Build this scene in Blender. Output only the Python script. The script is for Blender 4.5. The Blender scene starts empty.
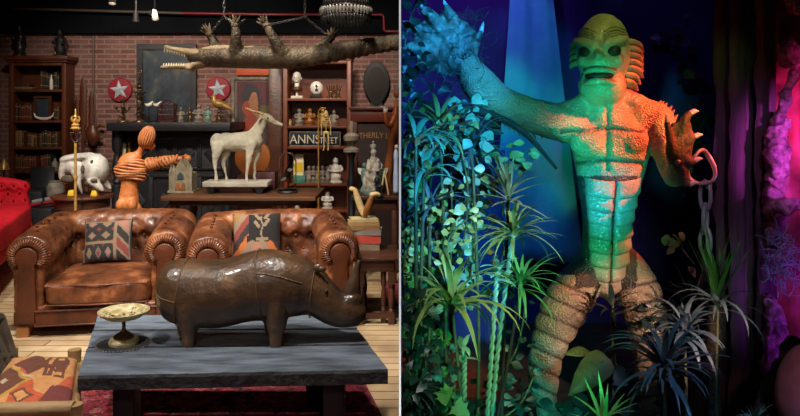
import bpy, bmesh, math, random
from mathutils import Vector, Matrix, noise
PI = math.pi
rnd = random.Random(7)
F, EYE, CX, CY = 700.0, 1.52, 400.0, 110.0
V = Vector
C = bpy.context.scene.collection


def P(px, py, Y):
    """the point seen at photo pixel (px, py) at depth Y from the lens"""
    return V(((px - CX) / F * Y, Y, EYE - (py - CY) / F * Y))


# ------------------------------------------------------------------ materials
def lin(c):
    o = []
    for v in c[:3]:
        v = v / 255.0
        o.append(v / 12.92 if v <= 0.04045 else ((v + 0.055) / 1.055) ** 2.4)
    return (o[0], o[1], o[2], 1.0)


def mat(name, c1, c2=None, scale=6.0, rough=0.5, metal=0.0, bump=0.0, bscale=40.0, btype='noise', spec=0.5,
        lo=0.35, hi=0.65, stretch=(1, 1, 1), transmission=0.0, c3=None, coat=0.0, detail=6.0, rvar=0.0):
    m = bpy.data.materials.new(name)
    m.use_nodes = True
    nt = m.node_tree
    N, L = nt.nodes, nt.links
    b = N['Principled BSDF']
    b.inputs['Roughness'].default_value = rough
    b.inputs['Metallic'].default_value = metal
    b.inputs['Specular IOR Level'].default_value = spec
    b.inputs['Coat Weight'].default_value = coat
    b.inputs['Transmission Weight'].default_value = transmission
    b.inputs['Base Color'].default_value = lin(c1)
    tc = N.new('ShaderNodeTexCoord')
    mp = N.new('ShaderNodeMapping')
    mp.inputs['Scale'].default_value = stretch
    L.new(tc.outputs['Object'], mp.inputs['Vector'])
    if c2 is not None:
        nz = N.new('ShaderNodeTexNoise')
        nz.inputs['Scale'].default_value = scale
        nz.inputs['Detail'].default_value = detail
        nz.inputs['Roughness'].default_value = 0.62
        L.new(mp.outputs[0], nz.inputs['Vector'])
        r = N.new('ShaderNodeValToRGB')
        r.color_ramp.elements[0].position = lo
        r.color_ramp.elements[0].color = lin(c1)
        r.color_ramp.elements[1].position = hi
        r.color_ramp.elements[1].color = lin(c2)
        if c3 is not None:
            e = r.color_ramp.elements.new((lo + hi) / 2)
            e.color = lin(c3)
        L.new(nz.outputs[0], r.inputs[0])
        L.new(r.outputs[0], b.inputs['Base Color'])
        if rvar:
            mr = N.new('ShaderNodeMapRange')
            mr.inputs[3].default_value = rough - rvar
            mr.inputs[4].default_value = rough + rvar
            L.new(nz.outputs[0], mr.inputs[0])
            L.new(mr.outputs[0], b.inputs['Roughness'])
    if bump:
        bp = N.new('ShaderNodeBump')
        bp.inputs['Strength'].default_value = bump
        bp.inputs['Distance'].default_value = 0.02
        if btype == 'noise':
            t = N.new('ShaderNodeTexNoise')
            t.inputs['Scale'].default_value = bscale
            t.inputs['Detail'].default_value = 5
        else:
            t = N.new('ShaderNodeTexVoronoi')
            t.inputs['Scale'].default_value = bscale
            t.feature = 'DISTANCE_TO_EDGE' if btype == 'crack' else 'F1'
        L.new(mp.outputs[0], t.inputs['Vector'])
        src = t.outputs[0]
        if btype == 'crack':
            mr = N.new('ShaderNodeMapRange')
            mr.inputs[1].default_value = 0.0
            mr.inputs[2].default_value = 0.18
            L.new(src, mr.inputs[0])
            src = mr.outputs[0]
        L.new(src, bp.inputs['Height'])
        L.new(bp.outputs[0], b.inputs['Normal'])
    return m


def brick_mat(name, c1, c2, mortar, bw, bh, msize, swap=None, rough=0.85, bump=0.4, dirt=(30, 20, 18), dirt_amt=0.6, offset=0.5):
    m = bpy.data.materials.new(name)
    m.use_nodes = True
    N, L = m.node_tree.nodes, m.node_tree.links
    b = N['Principled BSDF']
    b.inputs['Roughness'].default_value = rough
    tc = N.new('ShaderNodeTexCoord')
    vec = tc.outputs['Object']
    if swap:
        sx = N.new('ShaderNodeSeparateXYZ')
        cx = N.new('ShaderNodeCombineXYZ')
        L.new(vec, sx.inputs[0])
        for i, a in enumerate(swap):
            L.new(sx.outputs[a], cx.inputs[i])
        vec = cx.outputs[0]
    t = N.new('ShaderNodeTexBrick')
    t.inputs['Color1'].default_value = lin(c1)
    t.inputs['Color2'].default_value = lin(c2)
    t.inputs['Mortar'].default_value = lin(mortar)
    t.inputs['Scale'].default_value = 1.0
    t.inputs['Brick Width'].default_value = bw
    t.inputs['Row Height'].default_value = bh
    t.inputs['Mortar Size'].default_value = msize
    t.inputs['Mortar Smooth'].default_value = 0.3
    t.offset = offset
    L.new(vec, t.inputs['Vector'])
    nz = N.new('ShaderNodeTexNoise')
    nz.inputs['Scale'].default_value = 3.5
    nz.inputs['Detail'].default_value = 8
    L.new(vec, nz.inputs['Vector'])
    mr = N.new('ShaderNodeMapRange')
    mr.inputs[1].default_value = 0.42
    mr.inputs[2].default_value = 0.72
    mr.inputs[3].default_value = 0.0
    mr.inputs[4].default_value = dirt_amt
    L.new(nz.outputs[0], mr.inputs[0])
    mx = N.new('ShaderNodeMixRGB')
    mx.inputs[2].default_value = lin(dirt)
    L.new(mr.outputs[0], mx.inputs[0])
    L.new(t.outputs['Color'], mx.inputs[1])
    L.new(mx.outputs[0], b.inputs['Base Color'])
    bp = N.new('ShaderNodeBump')
    bp.inputs['Strength'].default_value = bump
    bp.inputs['Distance'].default_value = 0.02
    nz2 = N.new('ShaderNodeTexNoise')
    nz2.inputs['Scale'].default_value = 40
    L.new(vec, nz2.inputs['Vector'])
    ad = N.new('ShaderNodeMath')
    ad.operation = 'SUBTRACT'
    L.new(nz2.outputs[0], ad.inputs[0])
    L.new(t.outputs['Fac'], ad.inputs[1])
    L.new(ad.outputs[0], bp.inputs['Height'])
    L.new(bp.outputs[0], b.inputs['Normal'])
    return m


def carpet_mat(name, stops, scale, scale2, rough=0.95):
    """woven all-over pattern: voronoi cells broken by a fine noise, through a colour ramp"""
    m = bpy.data.materials.new(name)
    m.use_nodes = True
    N, L = m.node_tree.nodes, m.node_tree.links
    b = N['Principled BSDF']
    b.inputs['Roughness'].default_value = rough
    b.inputs['Specular IOR Level'].default_value = 0.1
    tc = N.new('ShaderNodeTexCoord')
    vo = N.new('ShaderNodeTexVoronoi')
    vo.inputs['Scale'].default_value = scale
    L.new(tc.outputs['Object'], vo.inputs['Vector'])
    nz = N.new('ShaderNodeTexNoise')
    nz.inputs['Scale'].default_value = scale2
    nz.inputs['Detail'].default_value = 3
    L.new(tc.outputs['Object'], nz.inputs['Vector'])
    sx = N.new('ShaderNodeSeparateColor')
    L.new(vo.outputs['Color'], sx.inputs[0])
    ad = N.new('ShaderNodeMixRGB')
    ad.inputs[0].default_value = 0.55
    L.new(sx.outputs[0], ad.inputs[1])
    L.new(nz.outputs[0], ad.inputs[2])
    r = N.new('ShaderNodeValToRGB')
    r.color_ramp.interpolation = 'CONSTANT'
    els = r.color_ramp.elements
    els[0].position = stops[0][0]
    els[0].color = lin(stops[0][1])
    els[1].position = stops[1][0]
    els[1].color = lin(stops[1][1])
    for p_, c_ in stops[2:]:
        e = els.new(p_)
        e.color = lin(c_)
    L.new(ad.outputs[0], r.inputs[0])
    L.new(r.outputs[0], b.inputs['Base Color'])
    return m


def glass_mat(name):
    m = bpy.data.materials.new(name)
    m.use_nodes = True
    b = m.node_tree.nodes['Principled BSDF']
    b.inputs['Base Color'].default_value = (0.95, 0.97, 0.96, 1)
    b.inputs['Transmission Weight'].default_value = 1.0
    b.inputs['Roughness'].default_value = 0.02
    b.inputs['IOR'].default_value = 1.08
    return m


def glow_mat(name, c, strength):
    m = bpy.data.materials.new(name)
    m.use_nodes = True
    b = m.node_tree.nodes['Principled BSDF']
    b.inputs['Base Color'].default_value = lin(c)
    b.inputs['Emission Color'].default_value = lin(c)
    b.inputs['Emission Strength'].default_value = strength
    return m


# ------------------------------------------------------------------ mesh builder
def frames(path, side=None):
    n = len(path)
    T = []
    for i in range(n):
        a = path[max(i - 1, 0)]
        b = path[min(i + 1, n - 1)]
        t = (b - a)
        T.append(t.normalized() if t.length > 1e-9 else V((0, 0, 1)))
    out = []
    if side is not None:
        for t in T:
            s = side - t * side.dot(t)
            s = s.normalized() if s.length > 1e-6 else t.orthogonal().normalized()
            out.append((s, t.cross(s).normalized()))
        return out
    s = T[0].orthogonal().normalized()
    for t in T:
        s = s - t * s.dot(t)
        s = s.normalized() if s.length > 1e-6 else t.orthogonal().normalized()
        out.append((s, t.cross(s).normalized()))
    return out


def spline(pts, k=4):
    """catmull-rom through points; extra values after the xyz are carried along"""
    pts = [list(p) for p in pts]
    n = len(pts)
    if n < 3:
        return [tuple(p) for p in pts]
    out = []
    for i in range(n - 1):
        p0, p1, p2, p3 = pts[max(i - 1, 0)], pts[i], pts[i + 1], pts[min(i + 2, n - 1)]
        for j in range(k):
            t = j / k
            out.append(tuple(0.5 * (2 * b + (c - a) * t + (2 * a - 5 * b + 4 * c - d) * t * t + (3 * b - a - 3 * c + d) * t ** 3)
                             for a, b, c, d in zip(p0, p1, p2, p3)))
    out.append(tuple(pts[-1]))
    return out


class MB:
    def __init__(s):
        s.v, s.f, s.m = [], [], []
        s.mi = 0

    def add(s, vs, fs, mi=None):
        o = len(s.v)
        s.v.extend(V(x) for x in vs)
        for f in fs:
            s.f.append([o + i for i in f])
            s.m.append(s.mi if mi is None else mi)
        return s

    def box(s, c, size, rz=0.0, M=None, taper=1.0):
        x, y, z = size[0] / 2, size[1] / 2, size[2] / 2
        vs = [(-x, -y, -z), (x, -y, -z), (x, y, -z), (-x, y, -z),
              (-x * taper, -y * taper, z), (x * taper, -y * taper, z), (x * taper, y * taper, z), (-x * taper, y * taper, z)]
        R = M if M is not None else Matrix.Rotation(rz, 3, 'Z')
        c = V(c)
        return s.add([R @ V(v) + c for v in vs], [(3, 2, 1, 0), (4, 5, 6, 7), (0, 1, 5, 4), (1, 2, 6, 5), (2, 3, 7, 6), (3, 0, 4, 7)])

    def span(s, x0, x1, y0, y1, z0, z1):
        return s.box(((x0 + x1) / 2, (y0 + y1) / 2, (z0 + z1) / 2), (abs(x1 - x0), abs(y1 - y0), abs(z1 - z0)))

    def hexa(s, b, t):
        """bottom quad b and top quad t (counter-clockwise from above)"""
        return s.add(list(b) + list(t), [(3, 2, 1, 0), (4, 5, 6, 7), (0, 1, 5, 4), (1, 2, 6, 5), (2, 3, 7, 6), (3, 0, 4, 7)])

    def tube(s, path, rad, n=10, side=None, rounded=False, caps=True):
        path = [V(p[:3]) for p in path]
        k = len(path)
        if not isinstance(rad, (list, tuple)):
            rad = [rad] * k
        rad = [r if isinstance(r, (list, tuple)) else (r, r) for r in rad]
        if rounded:
            def ext(p, q, r):
                d = (p - q)
                d = d.normalized() if d.length > 1e-9 else V((0, 0, 1))
                m_ = min(r)
                return [(p + d * m_ * 0.5, (r[0] * 0.86, r[1] * 0.86)), (p + d * m_ * 0.85, (r[0] * 0.52, r[1] * 0.52)), (p + d * m_, (r[0] * 0.12, r[1] * 0.12))]
            a = ext(path[0], path[1], rad[0])
            b = ext(path[-1], path[-2], rad[-1])
            path = [x[0] for x in reversed(a)] + path + [x[0] for x in b]
            rad = [x[1] for x in reversed(a)] + list(rad) + [x[1] for x in b]
            k = len(path)
        fr = frames(path, side)
        vs, fs = [], []
        for p, r, (a, b) in zip(path, rad, fr):
            for j in range(n):
                t = 2 * PI * j / n
                vs.append(p + a * (r[0] * math.cos(t)) + b * (r[1] * math.sin(t)))
        for i in range(k - 1):
            for j in range(n):
                fs.append((i * n + j, i * n + (j + 1) % n, (i + 1) * n + (j + 1) % n, (i + 1) * n + j))
        if caps:
            fs.append(tuple(reversed(range(n))))
            fs.append(tuple(range((k - 1) * n, k * n)))
        return s.add(vs, fs)

    def limb(s, pts, n=12, k=4, side=None, flat=False):
        """pts: (point, radius | (ra, rb)) -> smooth tapered closed limb"""
        q = []
        for p, r in pts:
            r = r if isinstance(r, (list, tuple)) else (r, r)
            q.append((p[0], p[1], p[2], r[0], r[1]))
        q = spline(q, k)
        return s.tube([V(x[:3]) for x in q], [(max(x[3], 1e-4), max(x[4], 1e-4)) for x in q], n, side, rounded=not flat)

    def lathe(s, prof, loc=(0, 0, 0), n=20, M=None):
        loc = V(loc)
        vs, fs = [], []
        R = M if M is not None else Matrix.Identity(3)
        for r, z in prof:
            for j in range(n):
                t = 2 * PI * j / n
                vs.append(R @ V((max(r, 1e-4) * math.cos(t), max(r, 1e-4) * math.sin(t), z)) + loc)
        k = len(prof)
        for i in range(k - 1):
            for j in range(n):
                fs.append((i * n + j, i * n + (j + 1) % n, (i + 1) * n + (j + 1) % n, (i + 1) * n + j))
        fs.append(tuple(reversed(range(n))))
        fs.append(tuple(range((k - 1) * n, k * n)))
        return s.add(vs, fs)

    def ell(s, c, r, M=None, nu=14, nv=9):
        c = V(c)
        if not isinstance(r, (list, tuple)):
            r = (r, r, r)
        R = M if M is not None else Matrix.Identity(3)
        vs = [R @ V((0, 0, -r[2])) + c]
        for i in range(1, nv):
            ph = -PI / 2 + PI * i / nv
            for j in range(nu):
                t = 2 * PI * j / nu
                vs.append(R @ V((r[0] * math.cos(ph) * math.cos(t), r[1] * math.cos(ph) * math.sin(t), r[2] * math.sin(ph))) + c)
        vs.append(R @ V((0, 0, r[2])) + c)
        fs = []
        for j in range(nu):
            fs.append((0, 1 + (j + 1) % nu, 1 + j))
        for i in range(nv - 2):
            for j in range(nu):
                a = 1 + i * nu
                fs.append((a + j, a + (j + 1) % nu, a + nu + (j + 1) % nu, a + nu + j))
        a = 1 + (nv - 2) * nu
        for j in range(nu):
            fs.append((a + j, a + (j + 1) % nu, len(vs) - 1))
        return s.add(vs, fs)

    def prism(s, poly, th, M=None, loc=(0, 0, 0)):
        """polygon in local xy, thickness th along local z (0..th)"""
        R = M if M is not None else Matrix.Identity(3)
        loc = V(loc)
        n = len(poly)
        vs = [R @ V((p[0], p[1], 0)) + loc for p in poly] + [R @ V((p[0], p[1], th)) + loc for p in poly]
        fs = [tuple(reversed(range(n))), tuple(range(n, 2 * n))]
        for i in range(n):
            j = (i + 1) % n
            fs.append((i, j, n + j, n + i))
        return s.add(vs, fs)

    def grid(s, fn, nu, nv, mf=None):
        vs = [fn(i / nu, j / nv) for j in range(nv + 1) for i in range(nu + 1)]
        o = len(s.v)
        s.v.extend(V(x) for x in vs)
        for j in range(nv):
            for i in range(nu):
                a = j * (nu + 1) + i
                s.f.append([o + a, o + a + 1, o + a + nu + 2, o + a + nu + 1])
                s.m.append(mf((i + 0.5) / nu, (j + 0.5) / nv) if mf else s.mi)
        return s

    def blade(s, base, az, el, L, w, droop, n=7, keel=0.25, twist=0.0):
        p = V(base)
        side = V((-math.sin(az), math.cos(az), 0))
        vs, fs = [], []
        for i in range(n + 1):
            t = i / n
            e = el - droop * t ** 1.3
            d = V((math.cos(az) * math.cos(e), math.sin(az) * math.cos(e), math.sin(e)))
            nr = side.cross(d).normalized() * -1
            wd = w * (0.45 + 0.55 * min(1, t * 4)) * (1 - t ** 2.2) + 0.0004
            sd = side * math.cos(twist * t) + nr * math.sin(twist * t)
            vs += [p - sd * wd, p + nr * (wd * keel), p + sd * wd]
            p = p + d * (L / n)
        for i in range(n):
            a = i * 3
            fs += [(a, a + 1, a + 4, a + 3), (a + 1, a + 2, a + 5, a + 4)]
        return s.add(vs, fs)

    def leaf(s, base, d, nr, L, w, kind='ovate', curl=0.15):
        d = V(d).normalized()
        nr = V(nr)
        nr = nr - d * nr.dot(d)
        nr = nr.normalized() if nr.length > 1e-5 else d.orthogonal().normalized()
        sd = d.cross(nr)
        prof = {'ovate': [(0, .04), (.12, .55), (.3, .95), (.5, 1), (.7, .75), (.88, .35), (1, .01)],
                'heart': [(-.12, .4), (-.06, .8), (.1, 1), (.35, .95), (.6, .68), (.82, .32), (1, .01)],
                'lance': [(0, .1), (.15, .6), (.35, 1), (.6, .8), (.82, .4), (1, .01)],
                'ivy': [(0, .3), (.1, .95), (.2, .7), (.38, .55), (.48, .85), (.6, .45), (.8, .3), (1, .01)]}[kind]
        vs, fs = [], []
        b = V(base)
        for t, q in prof:
            c = b + d * (t * L) - nr * (curl * L * t * t)
            vs += [c - sd * (w * q) + nr * (w * q * .22), c, c + sd * (w * q) + nr * (w * q * .22)]
        for i in range(len(prof) - 1):
            a = i * 3
            fs += [(a, a + 1, a + 4, a + 3), (a + 1, a + 2, a + 5, a + 4)]
        return s.add(vs, fs)

    def build(s, name, m, parent=None, loc=None, smooth=True, bevel=0.0, subsurf=0, remesh=0.0, smit=0, world=True, angle=40, solid=0.0, bseg=2, post=None, weld=False, disp=None):
        """links the collected faces as ONE mesh object. parent: an object whose 'base' the world points are made relative to"""
        mats = m if isinstance(m, (list, tuple)) else [m]
        base = V((0, 0, 0))
        if parent is not None and world:
            q = parent
            while q is not None:
                base += q.location
                q = q.parent
        elif loc is not None:
            base = V(loc)
        me = bpy.data.meshes.new(name)
        me.from_pydata([tuple(v - base) for v in s.v], [], s.f)
        for mm in mats:
            me.materials.append(mm)
        if len(mats) > 1:
            me.polygons.foreach_set('material_index', s.m)
        bm = bmesh.new()
        bm.from_mesh(me)
        if weld:
            bmesh.ops.remove_doubles(bm, verts=bm.verts, dist=1e-5)
        bmesh.ops.recalc_face_normals(bm, faces=bm.faces)
        bm.to_mesh(me)
        bm.free()
        o = bpy.data.objects.new(name, me)
        C.objects.link(o)
        if bevel or subsurf or remesh or smit or solid:
            if remesh:
                q = o.modifiers.new('r', 'REMESH')
                q.mode = 'VOXEL'
                q.voxel_size = remesh
            if smit:
                q = o.modifiers.new('s', 'SMOOTH')
                q.factor = 0.5
                q.iterations = smit
            if solid:
                q = o.modifiers.new('so', 'SOLIDIFY')
                q.thickness = solid
                q.offset = 0
            if bevel:
                q = o.modifiers.new('b', 'BEVEL')
                q.width = bevel
                q.segments = bseg
                q.limit_method = 'ANGLE'
            if subsurf:
                q = o.modifiers.new('u', 'SUBSURF')
                q.levels = q.render_levels = subsurf
            dg = bpy.context.evaluated_depsgraph_get()
            dg.update()
            me2 = bpy.data.meshes.new_from_object(o.evaluated_get(dg))
            o.modifiers.clear()
            o.data = me2
            bpy.data.meshes.remove(me)
            me = me2
            me.name = name
            if not me.materials:
                for mm in mats:
                    me.materials.append(mm)
        if disp is not None:
            nn = [v.normal.copy() for v in me.vertices]
            for v, q in zip(me.vertices, nn):
                v.co = v.co + disp(v.co + base, q)
            me.update()
        if smooth:
            me.polygons.foreach_set('use_smooth', [True] * len(me.polygons))
            if angle:
                me.set_sharp_from_angle(angle=math.radians(angle))
        if parent is not None:
            o.parent = parent
        elif loc is not None:
            o.location = base
        if post:
            post(o)
        return o


def tag(o, label, cat, group=None, kind=None):
    o['label'] = label
    o['category'] = cat
    if group:
        o['group'] = group
    if kind:
        o['kind'] = kind
    return o


def thing(name, label, cat, loc, group=None):
    o = bpy.data.objects.new(name, None)
    o.empty_display_size = 0.05
    C.objects.link(o)
    o.location = V(loc)
    return tag(o, label, cat, group)


def dup(root, loc, rz=0.0, label=None, group=None, scale=None):
    def cp(o, par):
        c = o.copy()
        C.objects.link(c)
        if par is not None:
            c.parent = par
        for ch in list(o.children):
            cp(ch, c)
        return c
    r = cp(root, None)
    r.location = V(loc)
    r.rotation_euler = (0, 0, rz)
    if scale:
        r.scale = (scale,) * 3 if not isinstance(scale, (tuple, list)) else scale
    if label:
        r['label'] = label
    if group:
        r['group'] = group
    return r


def struct(name, mb, m, **kw):
    o = mb.build(name, m, **kw)
    o['kind'] = 'structure'
    return o


def single(name, mb, m, label, cat, loc, group=None, **kw):
    return tag(mb.build(name, m, loc=loc, **kw), label, cat, group)


def text_mb(txt, size, M, loc, depth=0.002, align='CENTER', squeeze=1.0):
    """letters as solid mesh, local xy of the text mapped by M"""
    cu = bpy.data.curves.new('t', 'FONT')
    cu.body = txt
    cu.size = size
    cu.extrude = depth
    cu.align_x = align
    cu.resolution_u = 3
    o = bpy.data.objects.new('t', cu)
    C.objects.link(o)
    dg = bpy.context.evaluated_depsgraph_get()
    dg.update()
    me = bpy.data.meshes.new_from_object(o.evaluated_get(dg))
    mb = MB()
    mb.add([M @ V((v.co.x * squeeze, v.co.y, v.co.z)) + V(loc) for v in me.vertices], [tuple(p.vertices) for p in me.polygons])
    bpy.data.objects.remove(o)
    bpy.data.meshes.remove(me)
    bpy.data.curves.remove(cu)
    return mb


FRONT = Matrix(((1, 0, 0), (0, 0, -1), (0, 1, 0)))   # local xy -> world xz, local z -> world -y (towards the viewer)


def RX(a): return Matrix.Rotation(a, 3, 'X')
def RY(a): return Matrix.Rotation(a, 3, 'Y')
def RZ(a): return Matrix.Rotation(a, 3, 'Z')
# ------------------------------------------------------------------ colours of the left-hand room
M = {}
M['brick'] = brick_mat('brick', (124, 78, 70), (96, 60, 56), (134, 112, 104), 0.20, 0.064, 0.010, swap=(0, 2, 1), dirt=(136, 112, 104), dirt_amt=0.55)
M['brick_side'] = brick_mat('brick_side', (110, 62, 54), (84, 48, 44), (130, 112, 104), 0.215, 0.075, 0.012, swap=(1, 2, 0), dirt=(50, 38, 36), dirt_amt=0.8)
M['planks'] = brick_mat('floor_planks', (206, 178, 138), (182, 150, 110), (84, 62, 44), 2.3, 0.105, 0.006, rough=0.6, bump=0.15, dirt=(120, 92, 66), dirt_amt=0.65, offset=0.37)
M['black_paint'] = mat('black_paint', (9, 11, 15), (14, 16, 21), 3, rough=0.9, spec=.1)
M['ceil'] = mat('ceiling_black', (12, 14, 18), rough=0.9, spec=.1)
M['white_trim'] = mat('white_trim', (238, 238, 238), rough=0.6)
M['black_wood'] = mat('black_wood', (21, 22, 26), (34, 35, 40), 8, rough=0.45, bump=0.2, bscale=18, stretch=(1, 1, 6))
M['book_wood'] = mat('reddish_bookcase_wood', (118, 56, 28), (84, 38, 20), 5, rough=0.45, stretch=(0.3, 1, 1), bump=0.1, bscale=30)
M['walnut'] = mat('walnut', (74, 34, 18), (98, 48, 25), 5, rough=0.45, stretch=(1, 1, 0.25), bump=0.1, bscale=30)
M['mahog'] = mat('mahogany', (104, 66, 40), (76, 46, 28), 5, rough=0.42, stretch=(0.3, 1, 1), bump=0.1, bscale=30)
M['dark_oak'] = mat('dark_oak', (54, 30, 20), (84, 48, 30), 7, rough=0.4, stretch=(0.4, 1, 1), bump=0.15, bscale=30)
M['light_wood'] = mat('light_wood', (190, 130, 74), (164, 104, 56), 6, rough=0.5, stretch=(1, 1, 0.3))
M['leather'] = mat('worn_leather', (58, 31, 18), (174, 112, 70), 6.5, rough=0.40, bump=0.7, bscale=15, lo=0.32, hi=0.72, c3=(112, 62, 34), coat=0.1, detail=10, rvar=0.14)
M['leather_dark'] = mat('dark_leather', (66, 32, 16), (96, 48, 24), 7, rough=0.4, bump=0.2, bscale=40)
M['rhino'] = mat('rhino_leather', (58, 42, 30), (128, 90, 56), 6.0, rough=0.36, bump=0.45, bscale=20, lo=0.34, hi=0.72, c3=(84, 60, 40), coat=0.25, detail=8, rvar=0.08)
M['seam'] = mat('seam_leather', (104, 76, 50), rough=0.5)
M['charred'] = mat('charred_planks', (46, 53, 62), (116, 127, 140), 11, rough=0.6, bump=0.9, bscale=16, stretch=(0.4, 1.5, 1), lo=0.3, hi=0.7, detail=12)
M['dark_edge'] = mat('dark_edge', (22, 23, 26), (38, 40, 44), 10, rough=0.7, bump=0.6, bscale=30)  # near-black tone puts the shade of plank edges and gaps into the colour
M['charred_leg'] = mat('charred_legs', (16, 17, 20), (30, 32, 37), 8, rough=0.6, bump=0.3, bscale=20)
M['rug'] = carpet_mat('persian_rug', [(0, (50, 38, 42)), (0.34, (128, 40, 50)), (0.43, (84, 62, 62)), (0.50, (160, 44, 56)), (0.60, (140, 116, 102)), (0.65, (132, 40, 50)), (0.74, (56, 50, 62))], 26, 60)
M['rug_border'] = carpet_mat('rug_border', [(0, (74, 36, 40)), (0.40, (136, 46, 54)), (0.54, (58, 40, 48)), (0.61, (146, 56, 62)), (0.72, (122, 104, 96))], 30, 45)
M['red_velvet'] = mat('red_velvet', (196, 10, 30), (166, 6, 24), 12, rough=0.8, bump=0.2, bscale=60, spec=0.3)
M['brass'] = mat('brass', (214, 170, 92), (176, 130, 60), 20, rough=0.32, metal=0.35)
M['old_brass'] = mat('old_brass', (120, 92, 48), (86, 66, 36), 20, rough=0.4, metal=0.8)
M['iron'] = mat('iron', (52, 50, 50), (36, 34, 34), 20, rough=0.45, metal=0.8)
M['cream'] = mat('cream_enamel', (214, 200, 158), (170, 150, 96), 34, rough=0.4, lo=0.42, hi=0.6)
M['bone'] = mat('bone', (222, 218, 208), (176, 168, 152), 9, rough=0.6, bump=0.3, bscale=24)
M['ivory'] = mat('ivory', (226, 202, 146), (196, 160, 96), 8, rough=0.35)
M['horn'] = mat('brown_horn', (150, 94, 38), (108, 62, 24), 8, rough=0.35)
M['terra'] = mat('terracotta_resin', (176, 96, 46), (206, 132, 76), 9, rough=0.5, bump=0.35, bscale=30, c3=(190, 112, 58))
M['terra2'] = mat('terracotta_shawl', (164, 92, 46), (200, 130, 78), 11, rough=0.55, bump=0.3, bscale=30)
M['goat'] = mat('goat_hide', (168, 156, 128), (206, 198, 176), 7, rough=0.75, bump=0.35, bscale=50, lo=0.3, hi=0.66)
M['goat_base'] = mat('whitewashed_plank', (196, 188, 172), (150, 138, 118), 12, rough=0.7, stretch=(0.4, 1, 1))
M['croc'] = mat('croc_hide', (56, 48, 38), (108, 94, 74), 9, rough=0.55, bump=0.35, bscale=34, btype='crack', c3=(88, 74, 56), stretch=(1.3, 0.7, 0.8))
M['croc_belly'] = mat('croc_belly', (176, 156, 122), (134, 114, 86), 8, rough=0.5, bump=0.3, bscale=30, btype='crack')
M['tooth'] = mat('tooth', (236, 224, 196), rough=0.4)
M['chain'] = mat('chain_steel', (120, 118, 116), rough=0.4, metal=0.7)
M['redpipe'] = mat('red_pipe', (112, 12, 20), rough=0.4)
M['greypipe'] = mat('grey_pipe', (74, 66, 60), rough=0.5)
M['shell'] = mat('shell', (140, 138, 132), (90, 88, 84), 15, rough=0.35)
M['black_shell'] = mat('dark_beads', (34, 32, 30), rough=0.35)
M['star_red'] = mat('star_red', (152, 22, 44), (124, 16, 36), 8, rough=0.6)
M['star_white'] = mat('star_white', (186, 196, 204), (150, 160, 170), 10, rough=0.6)
M['dark_red'] = mat('dark_red', (72, 28, 30), rough=0.5)
M['bronze'] = mat('bronze', (70, 54, 38), (110, 86, 56), 14, rough=0.4, metal=0.6)
M['grey_stone'] = mat('grey_stone', (138, 128, 114), (92, 84, 74), 14, rough=0.7)
M['white_cer'] = mat('white_ceramic', (220, 216, 206), (188, 182, 170), 8, rough=0.3)
M['gold'] = mat('gilt', (176, 140, 72), (140, 104, 48), 14, rough=0.4, metal=0.25)
M['blackmat'] = mat('black_matte', (16, 15, 15), rough=0.6)
M['mirror'] = mat('tarnished_mirror', (24, 18, 17), (34, 26, 23), 6, rough=0.3, spec=0.3)
M['glass'] = glass_mat('clear_glass')
M['paint_dark'] = mat('murky_painting', (26, 34, 46), (104, 100, 78), 5.0, rough=0.5, lo=0.38, hi=0.72, c3=(44, 56, 68), stretch=(1, 1, 0.8))
M['orange'] = mat('orange_board', (196, 88, 40), (166, 66, 30), 7, rough=0.6)
M['paper_yellow'] = mat('yellow_paper', (214, 176, 40), rough=0.6)
M['paper_cream'] = mat('cream_paper', (226, 214, 186), rough=0.7)
M['teal'] = mat('teal_tin', (70, 140, 120), (50, 110, 96), 12, rough=0.5)
M['sign_black'] = mat('sign_black', (20, 22, 24), rough=0.4)
M['sign_white'] = mat('sign_white', (222, 216, 198), (170, 164, 148), 20, rough=0.6)
M['sign_gold'] = mat('sign_gold', (150, 112, 66), rough=0.5)
M['cab_red'] = mat('cabinet_red_wood', (96, 40, 24), (66, 26, 18), 6, rough=0.42, stretch=(0.3, 1, 1))
M['cab_back'] = mat('cabinet_dark', (44, 26, 22), (34, 20, 18), 5, rough=0.6)
M['verdigris'] = mat('verdigris', (110, 146, 132), (74, 100, 92), 12, rough=0.6)
M['blue_cloth'] = mat('pale_blue_cloth', (150, 174, 206), (186, 200, 220), 9, rough=0.8)
M['ecorche'] = mat('ecorche_resin', (150, 78, 38), (186, 112, 60), 7, rough=0.45, stretch=(1, 1, 0.3))
M['yellow'] = mat('yellow_paint', (222, 178, 30), rough=0.5)
M['church'] = mat('church_stone', (160, 148, 118), (124, 112, 86), 16, rough=0.7)
M['church_blue'] = mat('church_window', (66, 78, 80), rough=0.3)
M['drum'] = mat('drum_wood', (176, 104, 44), (140, 78, 30), 4, rough=0.5, c3=(160, 92, 40))
M['grey_paper'] = mat('grey_paper', (120, 118, 114), rough=0.8)

# ------------------------------------------------------------------ the setting
YW = 9.0
DIV0 = 1.5
struct('floor', MB().span(-5.6, 0, -0.6, 9.2, -0.12, 0), M['planks'], smooth=False)
struct('wall_back', MB().span(-5.6, -0.003, YW, YW + 0.2, 0, 2.5), M['brick'], smooth=False)
struct('wall_left', MB().span(-5.6, -5.4, -0.6, YW, 0, 3.4), M['brick_side'], smooth=False)
struct('trim_1', MB().span(-5.4, -0.003, YW - 0.10, YW + 0.2, 2.5, 3.4), M['black_paint'], smooth=False)
struct('ceiling', MB().span(-5.6, 0, -0.6, 9.2, 3.4, 3.5), M['ceil'], smooth=False)
struct('added_divider', MB().span(-0.0018, 0.0018, DIV0 + 0.03, YW, 0, 3.4), M['black_paint'], smooth=False)  # added partition that keeps the light of the two rooms apart
struct('border_edge', MB().span(-0.00215, 0.00215, DIV0, DIV0 + 0.03, 0, 3.4), M['white_trim'], smooth=False)  # border line between the two views, built as the added partition's white edge

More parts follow.
